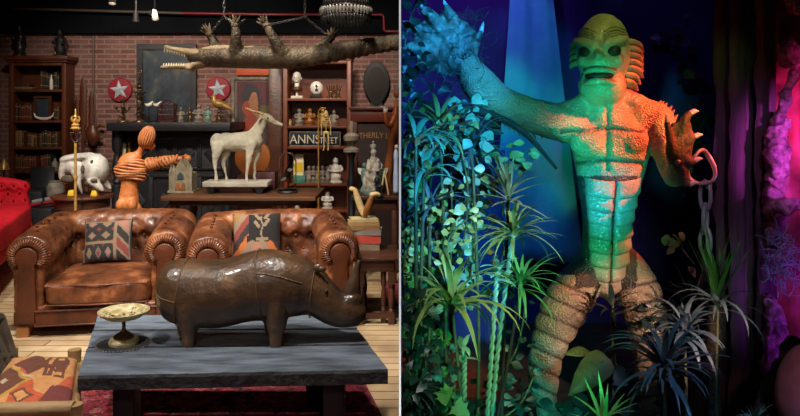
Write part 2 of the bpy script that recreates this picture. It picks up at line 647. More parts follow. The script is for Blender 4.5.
# rugs
def rug(name, cx, cy, w, d, rz, label, group=None):
    mb = MB()
    bw = min(.16, w * .25)
    mb.mi = 1
    mb.span(-w / 2, w / 2, -d / 2, d / 2, 0.001, 0.010)
    mb.mi = 0
    mb.span(-w / 2 + bw, w / 2 - bw, -d / 2 + bw, d / 2 - bw, 0.010, 0.0125)
    o = mb.build(name, [M['rug'], M['rug_border']], loc=(0, 0, 0), smooth=False)
    fr = MB()
    for s in (-1, 1):
        for i in range(int(w / 0.018)):
            x = -w / 2 + 0.009 + i * 0.018
            fr.tube([(x, s * d / 2, 0.006), (x + rnd.uniform(-.006, .006), s * (d / 2 + 0.05), 0.003)], 0.003, 4)
    fr.build('fringe', M['cream'], o)
    o.location = (cx, cy, 0)
    o.rotation_euler = (0, 0, rz)
    return tag(o, label, 'rug', group)

rug('persian_rug', -1.10, 2.967, 2.2, 2.2, math.radians(14), 'worn red persian rug lying under the black plank coffee table')
rug('rug_strip', -.075, 5.80, .13, .75, 0, 'strip of red persian rug on the floor beyond the dark oak side table')

# ------------------------------------------------------------------ coffee table
def coffee_table():
    zt, th = 0.423, 0.060
    fl, fr_, br, bl = V((-1.328, 2.885, zt)), V((-0.051, 2.955, zt)), V((-0.284, 3.75, zt)), V((-1.616, 3.75, zt))
    t = thing('coffee_table', 'low black coffee table of rough blue-grey charred planks, with the leather rhinoceros on it', 'coffee table', (-0.8, 3.3, 0))
    cuts = [0, 0.40, 0.695, 1.0]
    for k in range(3):
        g = 0.008
        a, b = cuts[k] + (g if k else 0), cuts[k + 1] - (g if k < 2 else 0)
        mb = MB()
        n = 26
        l0, l1 = fl.lerp(bl, a), fl.lerp(bl, b)
        r0, r1 = fr_.lerp(br, a), fr_.lerp(br, b)
        top, bot = [], []
        j = [rnd.uniform(-.004, .004) for _ in range(2 * n + 2)]
        rows = []
        for i in range(n + 1):
            u = i / n
            p, q = l0.lerp(r0, u), l1.lerp(r1, u)
            e = 0.006
            p1 = p + V((0, e + j[i] * .6, 0))
            q1 = q - V((0, e - j[n + i + 1 - 1] * .6, 0))
            dz = j[i] * .5
            rows.append([p + V((0, j[i], -th)), p + V((0, j[i], -0.012)), p1 + V((0, 0, dz * .3)), q1 + V((0, 0, -dz * .3)),
                         q + V((0, 0, -0.012)), q + V((0, 0, -th))])
        vs = [v for r in rows for v in r]
        fs, fm = [], []
        for i in range(n):
            for c in range(6):
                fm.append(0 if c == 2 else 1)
                fs.append((i * 6 + c, i * 6 + (c + 1) % 6, (i + 1) * 6 + (c + 1) % 6, (i + 1) * 6 + c))
        fs.append(tuple(range(6)))
        fs.append(tuple(reversed(range(n * 6, n * 6 + 6))))
        mb.add(vs, fs)
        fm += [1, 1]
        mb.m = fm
        mb.build('plank', [M['charred'], M['dark_edge']], t, smooth=False)
    for px, Y in ((127, 3.08), (334.5, 3.08)):
        x = (px - CX) / F * Y
        MB().span(x - .045, x + .045, Y - .045, Y + .045, 0.0135, zt - th - .001).build('leg', M['charred_leg'], t, bevel=.004)
    for x, Y in ((-1.40, 3.58), (-0.43, 3.58)):
        MB().span(x - .045, x + .045, Y - .045, Y + .045, 0.0135, zt - th - .001).build('leg', M['charred_leg'], t, bevel=.004)
    for xa, xb in ((-1.20, -1.40), (-0.29, -0.43)):
        mb = MB()
        z0, z1 = zt - th - .052, zt - th - .002
        mb.hexa([(xa - .03, 3.126, z0), (xa + .03, 3.126, z0), (xb + .03, 3.534, z0), (xb - .03, 3.534, z0)],
                [(xa - .03, 3.126, z1), (xa + .03, 3.126, z1), (xb + .03, 3.534, z1), (xb - .03, 3.534, z1)])
        mb.build('apron', M['charred_leg'], t, smooth=False)
    return t

coffee_table()

# ------------------------------------------------------------------ rhinoceros footstool
def rhino():
    Y0 = 3.33
    t = thing('leather_rhinoceros', 'stitched dark brown leather rhinoceros footstool standing on the black coffee table', 'footstool', (-0.66, Y0, 0.4235))
    # stations: px x, top y, bottom y, half width in metres
    st = [(159.5, 285, 291, .02), (160.5, 273, 300, .065), (164, 265, 309, .095), (171, 260.5, 315, .118), (184, 258.5, 319, .132), (200, 259, 321, .138), (216, 259.5, 321.5, .140),
          (232, 257, 319, .142), (246, 252.5, 315.5, .143), (258, 250, 314, .143), (272, 249.5, 313.5, .140), (286, 252, 311, .132), (298, 256, 309.5, .118),
          (308, 260, 311, .104), (316, 264, 315, .095), (324, 271, 319.5, .088), (332, 281, 322.5, .082), (341, 290, 324, .074), (350, 294, 324, .066), (358, 298, 322, .056), (363, 303, 319, .040), (366, 308, 315, .018)]
    path, rad = [], []
    for x, a, b, w in st:
        pa, pb = P(x, a, Y0), P(x, b + (6 if 163 < x < 300 else 3), Y0)
        path.append((pa + pb) / 2)
        rad.append((w, (pa.z - pb.z) / 2))
    q = spline([(p.x, p.y, p.z, r[0], r[1]) for p, r in zip(path, rad)], 3)
    cp = [V(x[:3]) for x in q]
    cr = [(x[3], x[4]) for x in q]
    # rings stand upright: build them by hand with fixed axes
    def ring_pts(i, n=28, k=1.0):
        c, (w, h) = cp[i], cr[i]
        return [c + V((0, w * k * math.cos(2 * PI * j / n), h * k * math.sin(2 * PI * j / n))) for j in range(n)]
    mb = MB()
    n = 28
    vs = [v for i in range(len(cp)) for v in ring_pts(i)]
    fs = []
    for i in range(len(cp) - 1):
        for j in range(n):
            fs.append((i * n + j, i * n + (j + 1) % n, (i + 1) * n + (j + 1) % n, (i + 1) * n + j))
    fs.append(tuple(range(n)))
    fs.append(tuple(reversed(range((len(cp) - 1) * n, len(cp) * n))))
    mb.add(vs, fs)
    zt = 0.4245
    legs = []
    for px, pxt, dy in ((189, 188, -.075), (184, 184, .085), (276, 277, -.075), (271, 268, .085)):
        Y = Y0 + dy
        b = P(px, 347, Y)
        tp = P(pxt, 300, Y)
        legs.append((V((b.x, Y, zt)), V((tp.x, Y, tp.z))))
        mb.limb([((tp.x, Y, tp.z + .06), .05), ((tp.x, Y, tp.z - .02), .058), ((tp.x * .5 + b.x * .5, Y, zt + .10), .049), ((b.x, Y, zt + .05), .032)], 12)
    # nose swelling
    mb.ell(P(352, 300, Y0), (.055, .052, .045))
    body = mb.build('body', M['rhino'], t, remesh=.009, smit=5, angle=180)
    for b, tp in legs:
        leg = MB().tube([(b.x, b.y, zt), (b.x, b.y, zt + .012), (b.x + .002, b.y, zt + .085), (b.x * .6 + tp.x * .4, b.y, zt + .15)], [.028, .031, .037, .047], 16)
        leg.build('leg', M['rhino'], t)
    # horn, leaning back and up from the nose, and a low second horn
    mb = MB().limb([(P(351, 300, Y0), (.05, .036)), (P(352, 289, Y0), (.04, .028)), (P(355, 277, Y0), (.024, .02)), (P(359, 262, Y0), .010)], 14, side=V((1, 0, 0)))
    mb.build('horn', M['rhino'], t, angle=180)
    for dy in (-.062, .062):
        e = MB()
        c = P(318, 268, Y0 + dy)
        e.ell(c, (.026, .010, .019), RY(.25), 12, 8)
        e.ell(c + V((.018, -.004 if dy < 0 else .004, -.003)), (.022, .008, .012), RY(.1), 12, 8)
        e.build('ear', M['rhino'], t, angle=180)
    for s in (-1, 1):
        MB().ell(P(328, 287, Y0) + V((0, s * .078, 0)), .0075).build('eye', M['blackmat'], t)
    def at_px(x):
        return min(range(len(cp)), key=lambda i: abs(cp[i].x - P(x, 280, Y0).x))
    sm = MB()
    for x in (184, 262, 313):
        i = at_px(x)
        pts = ring_pts(i, 40, 1.012)
        # lean the seam a little with the body
        pts = [p + V(((p.z - cp[i].z) * (.12 if x != 262 else -.12), 0, 0)) for p in pts]
        sm.tube(pts + [pts[0]], .0028, 6, caps=False)
    for (xa, xb, fa, fb) in ((160.5, 184, .05, -.10), (262, 306, .50, .30)):
        for s in (-1, 1):
            i0, i1 = at_px(xa), at_px(xb)
            pts = []
            for i in range(i0, i1 + 1):
                u = (i - i0) / max(1, i1 - i0)
                h = fa + (fb - fa) * u
                a = math.asin(max(-1, min(1, h)))
                c, (w, hh) = cp[i], cr[i]
                pts.append(c + V((0, s * w * 1.012 * math.cos(a), hh * 1.012 * math.sin(a))))
            sm.tube(pts, .0028, 6)
    sm.build('seam', M['seam'], t)
    return t

rhino()

# ------------------------------------------------------------------ pedestal dish
def dish():
    c = V((-1.294, 3.28, 0.4266))
    t = thing('pedestal_dish', 'cream and brass pedestal dish at the left end of the black coffee table', 'dish', c)
    MB().lathe([(0, 0), (.066, 0), (.068, .012), (.060, .024), (.046, .029), (0, .029)], c, 28).build('foot', M['cream'], t)
    MB().lathe([(0, .0285), (.047, .0285), (.046, .036), (.030, .048), (.012, .058), (.008, .075), (.009, .10), (.02, .112), (0, .112)], c, 24).build('stem', M['old_brass'], t)
    MB().lathe([(.0, .110), (.03, .111), (.08, .124), (.110, .144), (.116, .155), (.112, .157), (.104, .149), (.07, .131), (.03, .122), (0, .121)], c, 36).build('bowl', M['cream'], t)
    # raised brass sprig pattern in the bowl
    mb = MB()
    for i in range(60):
        a, r = rnd.uniform(0, 2 * PI), rnd.uniform(.01, .095)
        z = .1235 + (r / .104) ** 2 * .026
        mb.ell(c + V((r * math.cos(a), r * math.sin(a), z)), (.006, .0035, .0016), RZ(a), 6, 4)
    mb.build('sprig_pattern', M['old_brass'], t)

dish()


def dish_mat():
    c = V((-1.294, 3.28, 0.4232))
    t = thing('round_mat', 'dark round mat with a beaded rim under the pedestal dish', 'mat', c)
    MB().lathe([(0, 0), (.118, 0), (.120, .0016), (.118, .0030), (0, .0030)], c, 40).build('disc', M['dark_edge'], t)
    mb = MB()
    for i in range(44):
        a = 2 * PI * i / 44
        mb.ell(c + V((.121 * math.cos(a), .121 * math.sin(a), .003)), .0042, None, 6, 4)
    mb.build('beaded_rim', M['grey_stone'], t)

dish_mat()
# ------------------------------------------------------------------ chesterfield armchairs (front towards -y, on the origin)
def rbox(mb, x0, x1, y0, y1, z0, z1, e=0.28, n=12):
    """a soft cushion-like box"""
    c = V(((x0 + x1) / 2, (y0 + y1) / 2, (z0 + z1) / 2))
    r = V(((x1 - x0) / 2, (y1 - y0) / 2, (z1 - z0) / 2))
    vs, fs = [], []
    nu, nv = 40, 22
    def sp(v, p): return math.copysign(abs(v) ** p, v)
    for j in range(nv + 1):
        ph = -PI / 2 + PI * j / nv
        for i in range(nu):
            th = 2 * PI * i / nu
            vs.append(c + V((r.x * sp(math.cos(ph), e) * sp(math.cos(th), e), r.y * sp(math.cos(ph), e) * sp(math.sin(th), e), r.z * sp(math.sin(ph), e * 1.4))))
    for j in range(nv):
        for i in range(nu):
            fs.append((j * nu + i, j * nu + (i + 1) % nu, (j + 1) * nu + (i + 1) % nu, (j + 1) * nu + i))
    return mb.add(vs, fs)


def armchair(label):
    t = thing('leather_armchair', label, 'armchair', (0, 0, 0), 'tufted leather club armchairs')
    W, D = .59, .46           # half width, half depth
    mb = MB()
    for s in (-1, 1):
        x = s * .44
        mb.limb([((x, -.425, .545), (.142, .135)), ((x, -.30, .555), (.146, .138)), ((x, 0, .585), (.142, .134)), ((x, .2, .60), (.138, .132)), ((x, .36, .605), (.13, .13))], 22, side=V((1, 0, 0)), flat=True)
        mb.span(x - .095, x + .095, -.42, .40, .16, .58)
    mb.limb([((-.42, .34, .61), .125), ((0, .355, .615), .128), ((.42, .34, .61), .125)], 18)
    mb.hexa([(-.44, .22, .16), (.44, .22, .16), (.44, .42, .16), (-.44, .42, .16)], [(-.44, .27, .62), (.44, .27, .62), (.44, .45, .62), (-.44, .45, .62)])
    # deep buttoned tufting on the back, the tops and the inner arms
    btn = []
    for r_, z in enumerate((.45, .55, .65)):
        for i in range(7):
            x = -.36 + .12 * i + (.06 if r_ % 2 else 0)
            if abs(x) < .34:
                btn.append(V((x, .23 + (z - .45) * .15, z)))
    for s in (-1, 1):
        for r_, (dx, z) in enumerate(((-.10, .50), (-.112, .62), (-.02, .722))):
            for i in range(5):
                y = -.30 + .13 * i + (.065 if r_ % 2 else 0)
                btn.append(V((s * (.44 + dx), y, z)))
    def disp(p, n):
        w = 0.0
        for b in btn:
            d = (p - b).length
            if d < .12:
                w += math.exp(-(d / .03) ** 2)
        k = 0.004 * noise.noise(p * 9) + 0.004 * noise.noise(p * 23)
        return n * (-.030 * min(w, 1.0) + k)
    mb.build('upholstery', M['leather'], t, remesh=.0125, smit=4, angle=180, disp=disp)
    bm = MB()
    for b in btn:
        inn = V((-math.copysign(1, b.x), 0, .4)) if b.y < .2 else V((0, -1, .2))
        bm.ell(b - inn.normalized() * .004, .011, None, 8, 6)
    bm.build('buttons', M['leather_dark'], t)
    # pleated scroll fronts: a disc over a tapering panel, edged with piping
    for s in (-1, 1):
        x = s * .44
        poly = []
        for i in range(25):
            a = -.25 * PI + 1.5 * PI * i / 24
            poly.append((x + .070 * math.cos(a), .535 + .068 * math.sin(a)))
        poly += [(x - .050, .46), (x - .066, .10), (x + .066, .10), (x + .050, .46)]
        MB().prism([(p[0], p[1]) for p in poly], .034, FRONT, (0, -.468 + .034, 0)).build('arm_front', M['leather_dark'], t, bevel=.006, angle=50)
        pl = MB()
        for i in range(30):
            a = -.20 * PI + 1.4 * PI * i / 29
            c0 = V((x + .072 * math.cos(a), -.452, .540 + .070 * math.sin(a)))
            c1 = V((x + .138 * math.cos(a), -.415, .545 + .130 * math.sin(a)))
            pl.tube([c0, (c0 + c1) / 2 + V((0, -.010, 0)), c1], [.006, .010, .006], 6)
        pl.build('pleats', M['leather'], t, smit=1, angle=180)
    MB().span(-.39, .39, -.44, .25, .12, .205).build('seat_base', M['leather'], t, bevel=.02, angle=60)
    ap = MB()
    ap.span(-.39, .39, -.468, -.44, .075, .185)
    for z in (.082, .178):
        ap.tube([(-.39, -.470, z), (.39, -.470, z)], .007, 8)
    ap.build('front_rail', M['leather_dark'], t, bevel=.004)
    cu = MB()
    rbox(cu, -.345, .345, -.485, .20, .20, .365, .22)
    def cd(p, n):
        return n * (.010 * noise.noise(p * 7) + .006 * noise.noise(p * 17 + V((3, 1, 2)))) + V((0, 0, .018 * max(0, 1 - ((p.x / .34) ** 2 + ((p.y + .14) / .34) ** 2)) if n.z > .3 else 0))
    c = cu.build('seat_cushion', M['leather'], t, subsurf=1, angle=180, disp=cd)
    pp = MB()
    for z in (.215, .345):
        pp.tube([(-.34, .1, z), (-.345, -.3, z), (-.325, -.468, z), (0, -.49, z), (.325, -.468, z), (.345, -.3, z), (.34, .1, z)], .0055, 6)
    pp.build('piping', M['leather'], c)
    for x in (-.47, .47):
        for y in (-.40, .38):
            MB().box((x, y, .0375 + .0005), (.075, .075, .075)).build('foot', M['light_wood'], t, bevel=.004)
    bx = MB()
    for s in (-1, 1):
        bx.span(s * .44 - .09, s * .44 + .09, -.43, .42, .075, .17)
    bx.span(-.44, .44, .30, .44, .075, .17)
    bx.build('plinth', M['leather_dark'], t, bevel=.006)
    return t


ch1 = armchair('worn brown tufted leather armchair behind the pedestal dish, holding a pillow with diamonds')
ch1.location = (-2.13, 5.18, 0)
ch1.rotation_euler = (0, 0, math.radians(10))
ch2 = dup(ch1, (-.935, 5.16, 0), math.radians(12), 'worn brown tufted leather armchair directly behind the leather rhinoceros')

# ------------------------------------------------------------------ pillows
def pillow_mb(w, h, t, mf, n=48):
    mb = MB()
    def surf(sg):
        def fn(u, v):
            a, b = u * 2 - 1, v * 2 - 1
            k = (max(0, 1 - abs(a) ** 3.2) * max(0, 1 - abs(b) ** 3.2)) ** .55
            pin = 1 - .05 * (1 - abs(a * b)) * 0 - .06 * (a * a * (1 - b * b) * 0 + b * b * (1 - a * a) * 0)
            return V((a * w / 2 * (1 - .05 * (1 - b * b) * a * a), sg * t / 2 * k, b * h / 2 * (1 - .05 * (1 - a * a) * b * b)))
        return fn
    mb.grid(surf(-1), n, n, mf)
    mb.grid(surf(1), n, n, lambda u, v: 0)
    return mb

KIL = [mat('kilim_dark', (52, 44, 42), rough=.95), mat('kilim_cream', (134, 114, 90), rough=.95), mat('kilim_red', (126, 60, 52), rough=.95),
       mat('kilim_ochre', (140, 108, 58), rough=.95), mat('kilim_grey', (112, 108, 104), rough=.95), mat('kilim_pink', (160, 112, 96), rough=.95),
       mat('kilim_orange', (178, 96, 48), rough=.95), mat('kilim_black', (34, 32, 32), rough=.95)]

def kil1(u, v):
    if u < .02 or u > .98 or v < .02 or v > .98:
        return 0
    if .64 < u < .70 or (u < .64 and (.42 < v < .47 or v > .93)) or u < .05:
        return 1
    if u >= .70:
        if u > .95:
            return 4
        k = ((u - .70) / .25 + v * 3.4)
        q = k % 1.0
        return [0, 2, 0, 5, 3][int(k) % 5] if q > .25 else 1
    cx, cy = (u - .05) / .59, (v if v < .42 else v - .47) / (.42 if v < .42 else .46)
    gx = 3 if v < .42 else 2
    fx = abs((cx * gx) % 1 - .5)
    fy = abs((cy * (1 if v < .42 else 1.6)) % 1 - .5)
    d = fx + fy
    k = int(cx * gx) + (2 if v >= .42 else 0)
    return [3, 2, 5, 3, 5][k % 5] if d < .2 else (1 if d < .27 else (4 if d < .34 else (2 if d > .82 else 0)))

def kil2(u, v):
    if (.34 if v > .5 else .30) < u < .97 and v > .36 + .10 * abs(((u * 5) % 1) - .5):
        # black ground with a cream sprig
        x, y = u - .60, v - .52
        if abs(x - .02 * math.sin(v * 20)) < .018 and -.1 < y < .42:
            return 1
        for (ax, ay, s) in ((-.1, .22, 1), (.1, .26, -1), (-.09, .40, 1), (.11, .42, -1)):
            if abs((x - ax) * .6 + s * (y - ay) * .4) < .025 and (x - ax) ** 2 + (y - ay) ** 2 < .009:
                return 1
        if abs(x) < .12 and abs(y + .10) < .03:
            return 1
        return 7
    k = (abs(u - .5) * 1.5 + v * 1.1) * 4.5
    zz = k + .25 * abs(((u * 9) % 1) - .5)
    return [2, 5, 1, 6, 0, 2, 1, 3][int(zz) % 8]

def pillow(name, w, h, t, mf, loc, rx, rz, label, roll=0):
    o = pillow_mb(w, h, t, mf).build(name, KIL, loc=(0, 0, 0), angle=180, weld=True)
    o.location = loc
    o.rotation_euler = (rx, roll, rz)
    return tag(o, label, 'pillow')

pillow('kilim_pillow', .35, .32, .14, kil1, (-2.20, 5.28, .530), math.radians(-20), math.radians(10), 'small kilim pillow with diamonds and a diagonally striped border on the left leather armchair', roll=math.radians(-2))
pillow('kilim_pillow', .36, .36, .14, kil2, (-1.075, 5.26, .565), math.radians(-20), math.radians(12), 'red and black kilim pillow with a cream plant motif behind the rhinoceros')

# ------------------------------------------------------------------ low kilim seat in the left corner of the foreground
def kilim_seat():
    t = thing('low_chair', 'low carved wooden chair with an orange kilim seat, left of the coffee table', 'chair', (-1.62, 2.9, 0))
    # plan of the seat (frame slightly skewed, like the photograph shows it)
    q = [P(-22, 407, 2.64), P(70, 403, 2.66), P(77, 352, 3.2), P(12, 351, 3.22)]
    z = .372
    c0, c1, c2, c3 = [V((p.x, p.y, z)) for p in q]
    Q = [(206, 146, 88), (112, 66, 50), (196, 92, 58), (196, 172, 140), (118, 56, 52), (190, 146, 66)]
    mats = [mat('seat_kilim_%s' % n, c, tuple(int(x * .86) for x in c), 30, rough=.95, bump=.15, bscale=120) for n, c in zip(('orange', 'brown', 'red', 'cream', 'wine', 'ochre'), Q)]
    def pat(u, v):
        n1 = noise.noise(V((u * 5, v * 5, 0))) * .05
        x, y = u + n1, v + n1 * .8
        # wine band along the front right
        if y < .30 and x > .60 + .5 * y:
            return 4 if y > .05 else 2
        # big hooked medallion in the middle of the left
        d = abs(x - .40) * 1.1 + abs(y - .74) * 1.25
        if d < .27:
            return 1
        if abs(y - .70) < .035 and .35 < x < .70:
            return 1
        if abs(abs(x - .66) - .03 - .10 * (y - .5)) < .03 and .5 < y < .9:
            return 1
        if abs(x - .80) < .06 and abs(y - .70) < .13:
            return 1
        if (abs(x - .87) < .024 and .46 < y < .95) or (abs(y - .92) < .022 and .72 < x < .90) or (abs(y - .48) < .024 and .74 < x < .90):
            return 1
        d2 = abs(x - .13) + abs(y - .40) * 1.0
        if d2 < .28:
            return 1 if d2 > .06 else 3
        if d2 < .33:
            return 5
        if abs(y - .55 + .35 * (x - .25)) < .022 and x < .5:
            return 3
        d3 = abs(x - .42) * .9 + abs(y - .16) * 1.4
        if d3 < .10:
            return 0
        if d3 < .15:
            return 1
        if y < .42 + .25 * math.sin(x * 7):
            return 2 if x > .25 else 0
        return 0
    mb = MB()
    def top(u, v):
        p = c0.lerp(c1, u).lerp(c3.lerp(c2, u), v)
        k = (1 - abs(2 * u - 1) ** 5) * (1 - abs(2 * v - 1) ** 5)
        return p + V((0, 0, .005 + .034 * max(k, 0) ** .5 + .006 * noise.noise(V((u * 4, v * 4, 1)))))
    mb.grid(top, 80, 80, pat)
    mb.grid(lambda u, v: c0.lerp(c1, u).lerp(c3.lerp(c2, u), v) + V((0, 0, -.03)), 4, 4, lambda u, v: 4)
    k = len(mb.v)
    def edge(a, b):
        n = 40
        mb.grid(lambda u, v: a.lerp(b, u) + V((0, 0, -.03 + v * .035)), n, 1, lambda u, v: 2)
    for a, b in ((c0, c1), (c1, c2), (c2, c3), (c3, c0)):
        edge(a, b)
    mb.build('seat_kilim', mats, t, angle=180)
    wood = mat('worn_pale_wood', (176, 142, 96), (130, 100, 64), 7, rough=.6, stretch=(.4, 1, 1), bump=.2, bscale=30)
    grey = mat('grey_carved_wood', (88, 78, 66), (58, 50, 42), 8, rough=.6, bump=.3, bscale=25)
    dn = V((0, 0, -.035))
    MB().tube([c0 + V((-.05, -.035, .028)), c1 + V((.03, -.035, .028))], .028, 12).build('front_rail', wood, t)
    MB().tube([c1 + dn + V((.02, -.02, 0)), c2 + dn + V((-.01, 0.02, 0))], .022, 12).build('side_rail', wood, t)
    MB().tube([c3 + dn + V((-.0, .03, 0)), c2 + dn + V((.03, .03, 0))], .026, 12).build('back_rail', wood, t)
    for c in (c0 + V((-.02, -.03, 0)), c1 + V((.03, -.03, 0)), c2 + V((-.025, .03, 0)), c3 + V((-.02, .03, 0))):
        fz = .0135 if c.x > -1.62 else .0005
        MB().tube([(c.x, c.y, fz), (c.x, c.y, .12), (c.x, c.y, .30), (c.x, c.y, .415)], [.022, .03, .026, .03], 12).build('leg', wood, t)
    # leaning slatted back panel on the left side
    a0, a1 = c0 + V((-.06, -.02, 0)), c3 + V((.06, .0, -.17))
    up = V((-.12, .0, .36))
    fr = MB()
    fr.tube([a1 + V((0, 0, -.02)), a1 + up], .028, 8)
    fr.tube([a0 + V((0, 0, -.02)), a0 + up], .028, 8)
    fr.tube([a0 + up, a1 + up], .028, 8)
    fr.tube([a0 + up * .15, a1 + up * .15], .022, 8)
    fr.tube([a0 + up * .52, a1 + up * .52], .016, 8)
    fr.build('back_frame', grey, t)
    for i in range(7):
        u = .12 + .76 * i / 6
        b = a0.lerp(a1, u)
        MB().tube([b + up * .12, b + up * .97], (.032, .008), 8, side=(a1 - a0).normalized()).build('back_slat', grey, t)
    pts = []
    c = a1 + V((.03, .01, .06))
    for i in range(17):
        a = 2 * PI * i / 16
        pts.append(c + V((.030 * math.cos(a), 0.0, .030 * math.sin(a))))
    MB().tube(pts, .005, 8, caps=False).build('ring', M['iron'], t)

kilim_seat()

# ------------------------------------------------------------------ red buttoned sofa
def red_sofa():
    t = thing('red_sofa', 'bright red buttoned velvet sofa at the left edge of the room', 'sofa', (0, 0, 0))
    # length along +y; seat faces +x
    mb = MB()
    mb.span(-.46, .0, -1.6, 0, .26, .40)
    mb.build('seat_base', M['red_velvet'], t, bevel=.03, angle=60)
    cu = MB()
    rbox(cu, -.50, .025, -1.6, .0, .38, .60, .2)
    cu.build('seat_cushion', M['red_velvet'], t, angle=180)
    bk = MB()
    btn = [V((-.47 - .25 * (z - .5), -.98 + .11 * i + (.055 if r % 2 else 0), z)) for r, z in enumerate((.62, .70, .78)) for i in range(9)]
    bk.hexa([(-.62, -1.04, .3), (-.46, -1.04, .3), (-.46, .03, .3), (-.62, .03, .3)], [(-.70, -1.04, .82), (-.54, -1.04, .82), (-.54, .03, .82), (-.70, .03, .82)])
    bk.limb([((-.62, -1.03, .80), .10), ((-.62, -.5, .80), .10), ((-.62, -.03, .80), .10)], 16)
    def disp(p, n):
        w = 0
        for b in btn:
            d = (p - b).length
            if d < .1:
                w += math.exp(-(d / .028) ** 2)
        return n * (-.035 * min(1, w))
    bk.build('backrest', M['red_velvet'], t, remesh=.013, smit=3, angle=180, disp=disp)
    arm = MB()
    abtn = [V((-.06 - .105 * i - (.05 if r % 2 else 0), .03, z)) for r, z in enumerate((.64, .71, .78)) for i in range(7)]
    arm.hexa([(-.75, .03, .26), (.02, .03, .26), (.02, .15, .26), (-.75, .15, .26)], [(-.75, .07, .80), (-.06, .07, .74), (-.06, .2, .74), (-.75, .2, .80)])
    arm.limb([((-.74, .12, .80), .085), ((-.4, .12, .79), .085), ((-.10, .12, .74), .075)], 14)
    def adisp(p, n):
        w = 0
        for b in abtn:
            d = (p - b).length
            if d < .1:
                w += math.exp(-(d / .028) ** 2)
        return n * (-.035 * min(1, w))
    arm.build('armrest', M['red_velvet'], t, remesh=.012, smit=3, angle=180, disp=adisp)
    bb = MB()
    for b in abtn:
        bb.ell(b + V((0, .012, 0)), .011, None, 8, 6)
    for b in btn:
        bb.ell(b + V((-.008, 0, 0)), .011, None, 8, 6)
    bb.build('buttons', M['red_velvet'], t)
    for x in (-.55, -.06):
        for y in (-1.5, -.06):
            MB().tube([(x, y, .0005), (x, y, .262)], [.018, .03], 12).build('leg', M['dark_oak'], t)
    t.location = (-3.66, 6.95, 0)
    t.rotation_euler = (0, 0, math.radians(19))
    return t

red_sofa()

# ------------------------------------------------------------------ oak side table, books and the V-shaped horns
def side_table():
    t = thing('side_table', 'dark oak side table with turned legs, right of the armchairs', 'side table', (-.16, 5.18, 0))
    MB().span(-.315, -.022, 4.93, 5.42, .455, .478).build('top', M['dark_oak'], t, bevel=.006)
    MB().span(-.295, -.042, 4.955, 5.395, .375, .4545).build('apron', M['dark_oak'], t, bevel=.003)
    prof = [(.0, 0), (.022, 0), (.024, .07), (.022, .10), (.014, .11), (.021, .125), (.024, .17), (.018, .235), (.013, .255), (.021, .27), (.024, .28), (.024, .375), (0, .375)]
    for x in (-.275, -.062):
        for y in (4.975, 5.375):
            mb = MB().lathe([(r, z + .0005) for r, z in prof], (x, y, 0), 16)
            mb.span(x - .023, x + .023, y - .023, y + .023, .0005, .085)
            mb.span(x - .023, x + .023, y - .023, y + .023, .285, .3745)
            mb.build('leg', M['dark_oak'], t)
    # the inner pair of gate legs seen beside the front one
    for x in (-.118,):
        mb = MB().lathe([(r * .85, z + .0005) for r, z in prof], (x, 5.0, 0), 16)
        mb.span(x - .019, x + .019, 4.981, 5.019, .0005, .085)
        mb.build('gate_leg', M['dark_oak'], t)
    for y in (4.975, 5.375):
        MB().span(-.275, -.062, y - .014, y + .014, .04, .075).build('stretcher', M['dark_oak'], t, bevel=.003)
    for x in (-.275, -.062):
        MB().span(x - .014, x + .014, 4.975, 5.375, .04, .075).build('stretcher', M['dark_oak'], t, bevel=.003)

side_table()

def book_lying(x, y, z, w, d, h, rz, cover, label, group='books stacked on the oak side table'):
    t = thing('book', label, 'book', (x, y, z), group)
    mb = MB()
    mb.span(-w / 2, w / 2, -d / 2, d / 2, 0, .004)
    mb.span(-w / 2, w / 2, -d / 2, d / 2, h - .004, h)
    mb.span(-w / 2, w / 2, -d / 2, -d / 2 + .005, .004, h - .004)
    mb.build('cover', cover, t, world=False, smooth=False)
    MB().span(-w / 2 + .006, w / 2 - .006, -d / 2 + .006, d / 2 - .004, .0042, h - .0042).build('pages', M['paper_cream'], t, world=False, smooth=False)
    t.rotation_euler = (0, 0, rz)
    return t

bc = [mat('book_tan', (150, 130, 104), (124, 104, 80), 9, rough=.7), mat('book_red', (196, 76, 54), (176, 62, 46), 9, rough=.7), mat('book_grey', (138, 130, 122), (116, 106, 98), 9, rough=.7),
      mat('book_ochre', (150, 112, 66), (128, 92, 52), 9, rough=.7), mat('book_buff', (172, 138, 86), (150, 116, 70), 9, rough=.7), mat('book_cream', (196, 176, 128), (176, 154, 106), 9, rough=.7)]
bz = .4785
for h, w, d, rz, m_, lb in ((.050, .225, .17, .05, bc[0], 'thick tan book at the bottom of the stack on the oak side table'),
                            (.062, .235, .175, .02, bc[1], 'thick red book in the stack on the oak side table'),
                            (.036, .25, .18, -.03, bc[2], 'grey book lying on the red book in the stack'),
                            (.034, .235, .18, .10, bc[3], 'ochre brown book third from the top of the stack on the oak side table'),
                            (.026, .225, .17, .16, bc[4], 'buff book second from the top of the stack on the oak side table'),
                            (.020, .20, .155, .22, bc[5], 'slim cream book on top of the stack, under the horns')):
    book_lying(-.262 + rnd.uniform(-.006, .006) - (.012 if bz > .62 else 0), 5.27, bz, w, d, h, rz, m_, lb)
    bz += h + .0006

